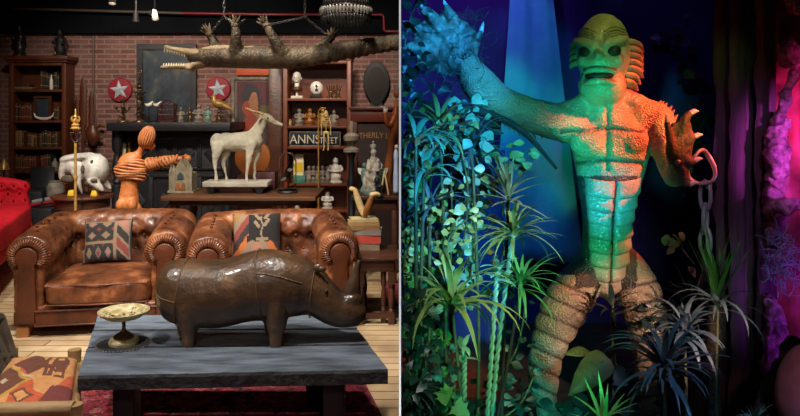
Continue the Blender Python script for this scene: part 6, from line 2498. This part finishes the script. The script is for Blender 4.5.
# ------------------------------------------------------------------ plants
def rosette(px, py, Y, n, L, w, m, label, seed, el=(.2, 1.4), droop=(1.2, 2.2), name='dracaena', stem='vine_stem', root=None, group=None, twisted=None, azr=None, sr=.007):
    r = random.Random(seed)
    c = P(px, py, Y)
    rp = V((P(root, 0, Y).x if root is not None else c.x, Y, 0))
    t = thing(name, label, 'plant', (rp.x, Y, 0), group)
    mb = MB()
    for i in range(n):
        az = (2 * PI * i / n + r.uniform(-.3, .3)) if azr is None else r.uniform(*azr)
        e = r.uniform(*el)
        l_ = L * r.uniform(.7, 1.1)
        mb.blade(c + V((0, 0, r.uniform(-.03, .02))), az, e, l_, w * r.uniform(.8, 1.15), r.uniform(*droop), 9)
    for v in mb.v:
        v.x = max(v.x, .012)
    mb.build('foliage', M[m], t, angle=180)
    if twisted:
        pass
    mid = rp.lerp(c, .5) + V((r.uniform(-.02, .02), 0, 0))
    pts = [V(a) for a in spline([(rp.x, rp.y, .001), tuple(mid), tuple(c)], 8)]
    st = MB()
    if stem == 'twist':
        for k in range(2):
            fr = frames(pts)
            fine = [V(a) for a in spline([tuple(a) for a in pts], 9)]
            hel = []
            for i, a in enumerate(fine):
                ang = i * .62 + k * PI
                hel.append(a + V((math.cos(ang), math.sin(ang), 0)) * .0055)
            st.tube(hel, .0062, 6)
        st.build('twisted_stem', M['leaf_pale'], t, angle=180)
    else:
        st.tube(pts, [sr * (1.2 - .4 * i / len(pts)) for i in range(len(pts))], 8)
        st.build('stem', M[stem], t, angle=180)
    return t

rosette(452, 308, 2.45, 40, .31, .0125, 'leaf_olive', 'big arching spider-like plant with green strap leaves at the lower left of the grotto', 1, el=(.1, 1.5), droop=(1.2, 2.4), root=468)
rosette(508, 196, 2.8, 22, .20, .011, 'leaf_tan', 'topmost spiky rosette with pale tan leaves left of the scaly figure torso', 2, el=(-.1, 1.4), droop=(.2, .9), root=500, stem='bark')
rosette(513, 233, 2.75, 44, .23, .0075, 'leaf_olive', 'middle spiky rosette with thin yellow-green leaves left of the scaly figure waist', 3, el=(-.1, 1.1), droop=(.7, 1.6), root=488, stem='twist')
rosette(521, 283, 2.7, 44, .21, .0075, 'leaf_green', 'lower spiky rosette with thin green leaves beside the scaly figure thigh', 4, el=(-.2, 1.2), droop=(.7, 1.7), root=478, stem='bark')
rosette(497, 272, 2.65, 9, .10, .016, 'leaf_pale', 'pale leafy tuft on a twisted green stem below the spiky rosettes', 14, el=(0, 1.2), droop=(.8, 2.0), root=480, stem='twist')
rosette(464, 352, 2.5, 7, .07, .011, 'leaf_pale', 'short twisted green stem with a small leaf tuft under the arching plant', 15, el=(0, 1.2), droop=(.8, 2.0), root=470, stem='twist')
rosette(664, 372, 2.15, 60, .215, .0095, 'leaf_blue', 'grey-blue spiky plant with drooping narrow leaves in front of the scaly figure right-hand leg', 5, el=(-.1, 1.5), droop=(1.0, 2.2), root=664)
rosette(684, 332, 2.6, 40, .20, .010, 'leaf_blue', 'dim grey-blue strap-leaved plant behind the foreground spiky plant', 6, el=(.0, 1.4), droop=(1.0, 2.2), root=686)
rosette(716, 298, 2.85, 13, .30, .013, 'leaf_green', 'upright green yucca on a mossy trunk in front of the wooden post', 7, el=(1.05, 1.5), droop=(.05, .45), root=716, stem='moss', sr=.035)
rosette(718, 306, 2.75, 15, .24, .010, 'leaf_blue', 'drooping grey-blue strap leaves at the foot of the upright yucca', 8, el=(.2, .9), droop=(1.4, 2.5), root=722)
rosette(604, 425, 1.95, 12, .14, .0075, 'leaf_green', 'bright green grass-like tuft at the bottom edge below the big tan leaf', 9, el=(.5, 1.4), droop=(.1, .7), root=604)
rosette(440, 128, 2.6, 24, .26, .010, 'leaf_olive', 'olive ribbon-leaved plant arching just below the raised wrist', 17, el=(.0, 1.2), droop=(1.0, 2.2), root=446)
rosette(472, 150, 2.7, 22, .22, .009, 'leaf_blue', 'grey-blue ribbon-leaved plant beneath the forearm', 18, el=(.0, 1.2), droop=(.9, 2.0), root=476)
rosette(424, 172, 2.45, 20, .22, .012, 'leaf_pale', 'broad pale ribbon-leaved plant in the upper left thicket', 19, el=(.0, 1.3), droop=(1.0, 2.3), root=424)
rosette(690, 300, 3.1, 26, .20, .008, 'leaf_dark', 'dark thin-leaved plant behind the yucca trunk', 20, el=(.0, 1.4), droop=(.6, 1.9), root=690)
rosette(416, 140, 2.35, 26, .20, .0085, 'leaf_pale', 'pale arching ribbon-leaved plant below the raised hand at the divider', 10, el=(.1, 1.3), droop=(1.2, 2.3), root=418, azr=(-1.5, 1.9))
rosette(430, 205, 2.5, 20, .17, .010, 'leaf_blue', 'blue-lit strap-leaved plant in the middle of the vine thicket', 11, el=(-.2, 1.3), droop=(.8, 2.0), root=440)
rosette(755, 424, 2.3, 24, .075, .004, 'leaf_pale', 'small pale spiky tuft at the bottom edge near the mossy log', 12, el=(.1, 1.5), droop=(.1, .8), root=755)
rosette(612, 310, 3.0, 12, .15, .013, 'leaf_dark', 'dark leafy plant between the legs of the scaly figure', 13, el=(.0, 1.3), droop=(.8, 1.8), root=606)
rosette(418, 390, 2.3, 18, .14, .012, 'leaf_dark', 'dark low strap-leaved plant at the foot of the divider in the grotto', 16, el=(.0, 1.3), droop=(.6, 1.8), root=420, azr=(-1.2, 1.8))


def vine(stems, Y, n, L, kind, m, label, seed, wk=.5, name='leafy_vine', spread=.05, droop=-.3, cat='plant'):
    """stems: list of pixel polylines; leaves scattered along them"""
    r = random.Random(seed)
    base = P(stems[0][0][0], stems[0][0][1], Y)
    t = thing(name, label, cat, (base.x, Y, 0))
    st, lf = MB(), MB()
    for sx in stems:
        pts = [V(a) for a in spline([tuple(P(x, y, Y) + V((0, r.uniform(-.08, .08), 0))) for x, y in sx], 6)]
        st.tube(pts, .004, 6)
        for i in range(n):
            b = pts[int(r.random() * (len(pts) - 1))] + V((r.uniform(-1, 1), r.uniform(-1, 1), r.uniform(-1, 1))) * spread
            b.x = max(b.x, .03)
            a = r.uniform(0, 2 * PI)
            d = V((math.cos(a), math.sin(a) * .6, droop + r.uniform(-.5, .5)))
            l_ = L * r.uniform(.6, 1.25)
            lf.leaf(b, d, V((r.uniform(-.6, .6), -1, r.uniform(-.2, .9))), l_, l_ * wk * r.uniform(.8, 1.2), kind, r.uniform(.0, .3))
    st.build('stem', M['vine_stem'], t, angle=180)
    for v in lf.v:
        v.x = max(v.x, .008)
    lf.build('foliage', M[m], t, angle=180)
    return t

vine([[(440, 420), (446, 330), (452, 240), (450, 150), (446, 105)], [(470, 300), (474, 220), (470, 150), (480, 115)], [(462, 260), (466, 190), (458, 130), (470, 105)]], 2.75, 34, .042, 'lance', 'leaf_pale', 'pale ivy climbing in the middle of the thicket under the raised arm', 21, .5, spread=.06)
vine([[(412, 420), (414, 330), (410, 250), (416, 170), (408, 100)], [(428, 380), (432, 300), (428, 220), (436, 160)], [(404, 300), (406, 220), (412, 150)]], 2.6, 40, .045, 'ovate', 'leaf_green', 'green leafy vine climbing beside the divider under the raised hand', 22, .40, spread=.06)
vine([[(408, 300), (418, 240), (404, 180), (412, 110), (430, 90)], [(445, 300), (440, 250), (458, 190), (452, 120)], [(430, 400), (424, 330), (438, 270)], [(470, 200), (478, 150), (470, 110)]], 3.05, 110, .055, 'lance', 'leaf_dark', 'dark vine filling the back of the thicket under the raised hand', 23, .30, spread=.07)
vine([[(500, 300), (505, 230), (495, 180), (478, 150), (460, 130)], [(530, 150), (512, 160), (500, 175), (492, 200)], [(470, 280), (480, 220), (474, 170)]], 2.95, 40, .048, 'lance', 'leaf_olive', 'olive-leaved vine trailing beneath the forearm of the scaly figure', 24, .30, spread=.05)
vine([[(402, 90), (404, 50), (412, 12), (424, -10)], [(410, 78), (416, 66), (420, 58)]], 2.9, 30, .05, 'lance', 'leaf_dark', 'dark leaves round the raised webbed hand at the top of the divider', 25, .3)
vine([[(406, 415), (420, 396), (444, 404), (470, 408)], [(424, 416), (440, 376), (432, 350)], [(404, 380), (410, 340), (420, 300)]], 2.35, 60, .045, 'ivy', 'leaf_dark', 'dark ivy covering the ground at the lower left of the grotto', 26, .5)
vine([[(404, 260), (416, 230), (430, 205), (452, 190)], [(402, 180), (420, 150), (446, 130), (470, 120)], [(440, 260), (456, 230), (480, 215)]], 2.45, 46, .030, 'lance', 'leaf_olive', 'fine yellow-green creeper scrambling over the front of the thicket', 33, .32, spread=.05)
vine([[(480, 410), (500, 380), (520, 350), (528, 310)], [(500, 416), (520, 400), (534, 380)]], 2.9, 36, .045, 'lance', 'leaf_dark', 'dim creeper between the twisted stems and the scaly figure shin', 34, .3, spread=.05)
vine([[(455, 416), (455, 402), (457, 392)]], 2.2, 7, .06, 'ivy', 'leaf_green', 'bright green ivy sprig at the foot of the twisted stems', 27, .55, name='ivy_sprig', spread=.03)
vine([[(668, 232), (676, 240), (684, 250), (690, 262)]], 3.3, 9, .06, 'ovate', 'leaf_dry', 'cluster of dry brown leaves hanging right of the scaly figure hip', 28, .32, name='dry_leaf_sprig', spread=.03, droop=-1.2, cat='leaves')
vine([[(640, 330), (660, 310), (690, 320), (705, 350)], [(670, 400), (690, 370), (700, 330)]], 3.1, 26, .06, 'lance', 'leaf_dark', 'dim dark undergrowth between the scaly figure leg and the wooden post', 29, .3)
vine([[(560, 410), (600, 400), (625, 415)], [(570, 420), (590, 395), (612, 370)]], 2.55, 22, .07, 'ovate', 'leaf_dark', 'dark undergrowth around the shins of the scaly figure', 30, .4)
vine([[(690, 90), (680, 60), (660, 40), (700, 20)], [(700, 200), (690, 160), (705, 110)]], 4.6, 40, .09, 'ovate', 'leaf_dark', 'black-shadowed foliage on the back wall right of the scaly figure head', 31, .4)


def big_leaf(px, py, Y, d, nr, L, w, m, label, group=None):
    b = P(px, py, Y)
    t = thing('philodendron_leaf', label, 'leaf', (b.x, Y, 0), group)
    d = V(d).normalized()
    mb = MB().leaf(b, d, nr, L, w, 'heart' if w > .05 else 'lance', .12)
    mb.build('blade', M[m], t, angle=180, solid=.002)
    vn = MB()
    nn = V(nr).normalized()
    nn = (nn - d * nn.dot(d)).normalized()
    sd_ = d.cross(nn)
    for i_ in range(1, 6):
        for k_ in (-1, 1):
            a_ = b + d * (L * .15 * i_) - nn * (.12 * L * (.15 * i_) ** 2)
            wv = w * (1 - .16 * i_)
            vn.tube([a_ + nn * .002, a_ + d * L * .10 + sd_ * k_ * wv * .8 + nn * (.2 * wv - .12 * L * (.15 * i_) ** 2 + .002)], .0014, 4)
    vn.build('veins', M['leaf_olive'], t)
    MB().tube([b + d * L * .9 - V(nr).normalized() * -.004 - V(nr).normalized() * (.2 * L * .81), b, b - d * .06 + V((0, .02, -.04)), V((b.x + .02, Y + .04, .002))], [.001, .003, .004, .006], 6).build('stalk', M['vine_stem'], t, angle=180)

big_leaf(603, 361, 2.5, (-.80, -.25, -.62), (-.2, -.85, .5), .175, .052, 'leaf_tan', 'large tan-green heart-shaped leaf in front of the scaly figure shins')
big_leaf(590, 352, 2.6, (-1, -.1, .02), (0, -.5, 1), .10, .026, 'leaf_tan', 'narrower tan leaf just above the large heart-shaped leaf')


def branch():
    t = thing('diagonal_branch', 'dark bare branch slanting under the raised arm of the scaly figure', 'branch', P(446, 416, 3.0))
    pts = [(V((P(446, 0, 3.0).x, 3.0, .005)), .024), (P(444, 250, 3.0), .020), (P(446, 150, 2.98), .018), (P(462, 112, 2.95), .017), (P(500, 118, 2.95), .015), (P(530, 138, 2.95), .012), (P(556, 168, 2.95), .006)]
    MB().limb(pts, 10).build('wood', M['bark'], t, angle=180)
    a = P(488, 113, 2.95)
    MB().limb([(a, .012), (P(478, 140, 2.93), .010), (P(484, 175, 2.93), .006)], 8).build('twig', M['bark'], t, angle=180)

branch()

# ------------------------------------------------------------------ chain and manacle
def manacle():
    Y = YCR - .27
    c = P(701.5, 167, Y)
    t = thing('manacle', 'dark iron manacle ring beside the clawed hand, holding a chain', 'manacle', c)
    R = .072
    pts = [c + V((R * .75 * math.cos(2 * PI * i / 24), .03 * math.sin(4 * PI * i / 24), R * math.sin(2 * PI * i / 24))) for i in range(25)]
    MB().tube(pts, [(.007, .011)] * 25, 10, caps=False).build('ring', M['chain_dark'], t, angle=180)
    MB().lathe([(0, -.016), (.014, -.016), (.014, .016), (0, .016)], c + V((.03, 0, -.075)), 12).build('bolt', M['chain_dark'], t)
manacle()
link_chain('manacle_chain', [P(705, 184, YCR - .27), P(705.5, 300, YCR - .27)], 'heavy dark chain hanging straight down from the manacle', .055, .009, m='chain_dark')

# ------------------------------------------------------------------ post, red wall, roots
def post():
    Y = 3.5
    t = thing('wooden_post', 'tall weathered timber post of upright boards, right of the chain', 'post', (P(746, 0, Y).x, Y, 0))
    for xa, xb, dy in ((721, 727, .05), (727.5, 738, -.03), (738.5, 751, .01), (751.5, 759, -.05), (759.5, 770, -.01)):
        mb = MB()
        a, b = P(xa, 0, Y).x, P(xb, 0, Y).x
        mb.grid(lambda u, v: V((a + (b - a) * u, Y + dy - .012 * math.sin(u * PI) + .012 * noise.noise(V((u * 3 + xa, v * 26, xa))), .001 + 3.39 * v)), 8, 90)
        mb.build('board', M['old_post'], t, solid=.05, angle=60)

post()


def red_wall():
    mb = MB()
    xa, xb = P(768, 0, 3.75).x, 2.62
    mb.grid(lambda u, v: V((xa + (xb - xa) * u, 3.74 - .45 * u + .06 * noise.noise(V((u * 4, v * 14, 2))) + .03 * noise.noise(V((u * 11, v * 40, 5))), 3.39 * v)), 36, 120)
    struct('wall_red', mb, M['red_rock'], solid=.02, angle=180)

red_wall()


def root(name, pts, label, seed, knobs=5, n=14):
    r = random.Random(seed)
    mb = MB()
    pp = [(P(x, y, Y), rr) for x, y, Y, rr in pts]
    mb.limb(pp, n)
    sp_ = spline([tuple(p) + (rr, 0) for p, rr in pp], 4)
    for i in range(knobs):
        b = sp_[int(r.random() * (len(sp_) - 1))]
        rr = b[3]
        mb.ell(V(b[:3]) + V((r.uniform(-1, 1) * rr, -rr * r.uniform(.2, .8), r.uniform(-1, 1) * rr)), (rr * r.uniform(.4, .7), rr * .5, rr * r.uniform(.5, .9)))
    def dd(p, nn):
        return nn * (.016 * noise.noise(p * 16 + V((seed, 0, 0))) + .012 * abs(noise.noise(p * 34)) + .006 * noise.noise(p * 60))
    return single(name, mb, M['root'], label, 'root', P(*pts[-1][:3]), remesh=.009, smit=2, angle=180, disp=dd)

root('knotted_root', [(779, 120, 3.4, .03), (776, 145, 3.36, .055), (778, 165, 3.34, .05), (774, 190, 3.36, .045), (776, 215, 3.36, .05), (772, 245, 3.4, .03)], 'thick knotted root running down the red wall beside the post', 41, 8)
root('forked_root', [(804, 52, 3.3, .02), (794, 74, 3.28, .022), (787, 92, 3.3, .024), (782, 108, 3.34, .022), (778, 122, 3.36, .03)], 'thin slanting root crossing the upper red wall', 42, 3)
root('root_burl', [(786, 40, 3.34, .03), (788, 50, 3.30, .048), (787, 60, 3.32, .035)], 'round root burl with a dark hollow on the upper red wall', 43, 3)
root('root_stub', [(776, 206, 3.26, .022), (786, 206, 3.24, .038), (796, 204, 3.24, .026)], 'pinkish root stub jutting from the red wall at mid height', 44, 2)
root('pale_root', [(792, -2, 3.3, .04), (798, 4, 3.28, .045)], 'pale root knob at the top right corner of the red wall', 45, 2)
root('low_root', [(770, 300, 3.4, .03), (776, 330, 3.36, .045), (772, 365, 3.38, .05), (776, 400, 3.36, .06)], 'gnarled low root at the foot of the red wall', 46, 8)


def moss():
    r = random.Random(5)
    mb = MB()
    for i in range(120):
        x, y = r.gauss(783, 7), r.gauss(258, 16)
        p0 = P(x, y, 3.28 + r.uniform(-.04, .06))
        pts = [p0]
        d = V((r.uniform(-1, 1), 0, r.uniform(-1, 1))).normalized()
        for k in range(6):
            d = (d + V((r.uniform(-.9, .9), r.uniform(-.3, .3), r.uniform(-.9, .8)))).normalized()
            pts.append(pts[-1] + d * .014)
        mb.tube(pts, .0022, 4)
    o = single('stringy_moss', mb, M['leaf_pale'], 'stringy pale moss tangled on the red wall below the root stub', 'moss', P(783, 258, 3.28))
    o['kind'] = 'stuff'

moss()
def stone():
    Y = 2.7
    c = P(806, 378, Y)
    mb = MB().ell((c.x, c.y, .40), (.10, .12, .22), None, 22, 14)
    mb.ell((c.x + .03, c.y + .03, .14), (.14, .13, .15), None, 20, 12)
    single('pink_boulder', mb, M['pink_stone'], 'smooth pink rounded boulder at the bottom right corner', 'boulder', (c.x, c.y, 0), remesh=.014, smit=4, angle=180, disp=lambda p, n: n * .008 * noise.noise(p * 9))
    lg = MB().limb([(P(762, 424, 2.9), .05), (P(772, 398, 2.92), .05), (P(784, 370, 2.98), .045), (P(793, 345, 3.05), .04)], 14)
    r = random.Random(8)
    def dd(p, n): return n * (.012 * noise.noise(p * 25) + .008 * noise.noise(p * 60))
    single('mossy_log', lg, M['moss'], 'mossy brown log leaning against the red wall beside the pink boulder', 'log', P(762, 424, 2.9), remesh=.009, smit=1, angle=180, disp=dd)

stone()

# ------------------------------------------------------------------ lights
def aim(o, target):
    d = V(target) - o.location
    o.rotation_euler = d.to_track_quat('-Z', 'Y').to_euler()


def spot(name, loc, target, col, power, size_deg, blend=.5, radius=.06):
    l = bpy.data.lights.new(name, 'SPOT')
    l.energy = power
    l.color = col
    l.spot_size = math.radians(size_deg)
    l.spot_blend = blend
    l.shadow_soft_size = radius
    o = bpy.data.objects.new(name, l)
    C.objects.link(o)
    o.location = loc
    aim(o, target)
    return o


def area(name, loc, target, col, power, size):
    l = bpy.data.lights.new(name, 'AREA')
    l.energy = power
    l.color = col
    l.shape = 'DISK'
    l.size = size
    o = bpy.data.objects.new(name, l)
    C.objects.link(o)
    o.location = loc
    aim(o, target)
    return o

WARM = (1.0, .86, .70)
NEUT = (1.0, .93, .85)
# left room: unseen spots for the ceiling track lamps, plus low added fills
spot('track_fill_spot', (-.65, 2.5, 3.3), (-.75, 3.35, .4), NEUT, 290, 75, .6, .12)
spot('track_fill_spot', (-2.1, 3.6, 3.3), (-2.1, 4.9, .4), NEUT, 330, 72, .6, .10)
spot('track_fill_spot', (-.95, 3.7, 3.3), (-.85, 5.0, .5), NEUT, 300, 66, .6, .10)
spot('track_fill_spot', (-2.5, 2.2, 3.3), (-1.9, 3.3, 0), NEUT, 200, 80, .6, .12)
spot('track_fill_spot', (-1.0, .3, 2.3), (-.9, 3.0, .1), NEUT, 45, 60, .7, .12)  # added unseen fill from the front, lifts the rug under the table
spot('track_fill_spot', (-1.4, 5.0, 3.3), (-1.42, 6.2, 1.0), WARM, 150, 66, .6, .08)
spot('track_fill_spot', (-.95, 4.0, 1.9), (-1.3, 6.2, 1.2), WARM, 22, 40, .8, .08)  # unseen low spot in mid-air, aimed at the goat table
spot('track_fill_spot', (-2.4, 4.8, 3.3), (-2.95, 6.65, .9), NEUT, 300, 42, .6, .08)
spot('track_fill_spot', (-3.0, 4.6, 3.3), (-3.5, 6.5, .4), NEUT, 170, 55, .6, .08)
spot('track_fill_spot', (-.7, 5.6, 3.3), (-.95, 8.3, 1.3), WARM, 330, 54, .7, .08)
spot('track_fill_spot', (-.35, 4.4, 3.3), (-.28, 6.2, .9), WARM, 150, 42, .6, .08)
spot('track_fill_spot', (-2.4, 5.9, 3.3), (-2.5, 9, 1.7), WARM, 330, 70, .8, .10)
spot('track_fill_spot', (-3.4, 6.2, 3.3), (-3.6, 9.0, 1.6), WARM, 150, 62, .8, .10)
spot('track_fill_spot', (-.4, 6.4, 3.3), (-.35, 9.0, 1.9), WARM, 130, 50, .8, .10)
spot('track_fill_spot', (-1.2, 3.0, 2.9), (-1.35, 5.6, 2.05), NEUT, 32, 60, .8, .15)
# right: coloured spots of the grotto
spot('cyan_spot', (.95, 1.0, 2.2), (.22, 3.05, 1.86), (.02, .36, 1.0), 470, 22, .5)
spot('teal_spot', (.30, 1.0, 1.9), (.60, 3.1, 1.52), (.06, .80, .75), 130, 18, .6)
spot('green_spot', (.30, 1.3, .75), (.92, 3.2, 1.05), (.02, 1.0, .45), 150, 20, .6)
spot('teal_spot', (.22, 1.8, 1.0), (.84, 3.1, 1.40), (.02, .95, .60), 105, 13, .6)
spot('green_spot', (.45, 1.6, .9), (.90, 3.1, 1.64), (.02, 1.0, .45), 150, 11, .6)
spot('cyan_spot', (.35, 1.6, .7), (.94, 3.2, 1.14), (.02, .45, 1.0), 200, 12, .6)
spot('orange_spot', (2.4, 2.55, 2.55), (1.24, 3.2, 1.50), (1.0, .10, .04), 800, 25, .6)
spot('lime_spot', (1.0, 1.7, 2.9), (.95, 3.15, 1.90), (.62, .80, .16), 85, 11, .6)
spot('amber_spot', (1.75, 1.2, 1.6), (1.17, 3.2, 1.44), (1.0, .62, .12), 110, 9, .7)
spot('rose_spot', (1.6, 1.0, 1.3), (.92, 3.2, .52), (1.0, .56, .44), 350, 15, .5)
spot('teal_spot', (.25, 1.0, .55), (.66, 3.2, .22), (.02, .65, .60), 160, 16, .6)
spot('cyan_spot', (.75, .9, 1.9), (.26, 2.7, 1.20), (.03, .46, 1.0), 340, 30, .7)
spot('green_spot', (.60, .9, 1.1), (.33, 2.5, .72), (.10, .95, .55), 70, 30, .7)
spot('warm_spot', (.95, 1.0, 2.1), (.38, 2.6, .95), (.85, .95, .45), 150, 26, .7)
spot('blue_spot', (.55, 2.4, 3.0), (.80, 4.7, 1.80), (.01, .30, .62), 200, 24, .35)
spot('teal_spot', (.80, 2.6, 2.8), (.66, 4.7, 1.60), (.0, .70, .50), 160, 14, .5)
spot('blue_spot', (.45, 2.9, 2.3), (.42, 4.5, .9), (.02, .28, .95), 95, 40, .6)
spot('violet_spot', (.4, 3.5, 3.0), (.42, 5.0, 2.2), (.30, .10, 1.0), 80, 62, .9)
spot('magenta_spot', (1.45, 1.3, 2.5), (2.14, 3.4, 1.62), (1.0, .04, .40), 330, 14, .5)
spot('purple_spot', (2.45, 1.6, 1.3), (2.00, 3.3, 1.30), (.75, .08, 1.0), 330, 22, .6)
spot('purple_spot', (2.45, 1.8, .3), (2.10, 3.4, .6), (.40, .04, 1.0), 90, 34, .6)
spot('violet_spot', (1.3, 1.2, 2.8), (1.65, 3.3, 1.2), (.45, .25, .8), 80, 24, .7)
spot('green_spot', (1.0, 1.6, 2.0), (1.62, 3.5, 1.75), (.25, .7, .2), 14, 9, .6)
spot('rose_spot', (1.2, 1.0, 1.6), (1.54, 2.7, .48), (1.0, .45, .55), 26, 10, .6)
spot('chain_fill_spot', (1.5, 1.6, 2.0), (1.31, 2.98, 1.05), (.8, .75, .9), 16, 16, .6)  # added unseen neutral spot that lifts the chain
spot('violet_spot', (1.5, 3.9, 3.2), (1.6, 5.0, 2.1), (.28, .14, 1.0), 9, 70, .9)
spot('amber_spot', (1.2, .9, 1.7), (.68, 2.45, .58), (1.0, .7, .35), 16, 9, .7)
spot('blue_spot', (1.3, .8, 2.6), (1.15, 2.2, .35), (.20, .38, .75), 110, 30, .7)
spot('green_spot', (1.1, 1.0, 1.4), (1.35, 2.85, .85), (.40, .85, .50), 30, 18, .7)
# added unseen lamps that brighten the white edge of the divider
spot('edge_fill_top', (0, .95, 3.35), (0, 1.5, 1.25), (1, 1, 1), 150, 34, .6)
spot('edge_fill_low', (0, .95, .04), (0, 1.5, 1.1), (1, 1, 1), 60, 50, .6)

w = bpy.data.worlds.new('World')
bpy.context.scene.world = w
w.use_nodes = True
w.node_tree.nodes['Background'].inputs[0].default_value = (.02, .022, .03, 1)
w.node_tree.nodes['Background'].inputs[1].default_value = 1.0

cam = bpy.data.cameras.new('Camera')
co = bpy.data.objects.new('Camera', cam)
C.objects.link(co)
co.location = (0, 0, EYE)
co.rotation_euler = (PI / 2, 0, 0)
cam.sensor_width = 36
cam.lens = F / 800 * 36
cam.shift_y = -(208 - CY) / 800
cam.clip_start = .05
sc = bpy.context.scene
sc.camera = co
sc.view_settings.view_transform = 'Standard'
sc.view_settings.look = 'None'
sc.view_settings.gamma = 1
sc.view_settings.exposure = 0
sc.cycles.max_bounces = 6
sc.cycles.sample_clamp_indirect = 6
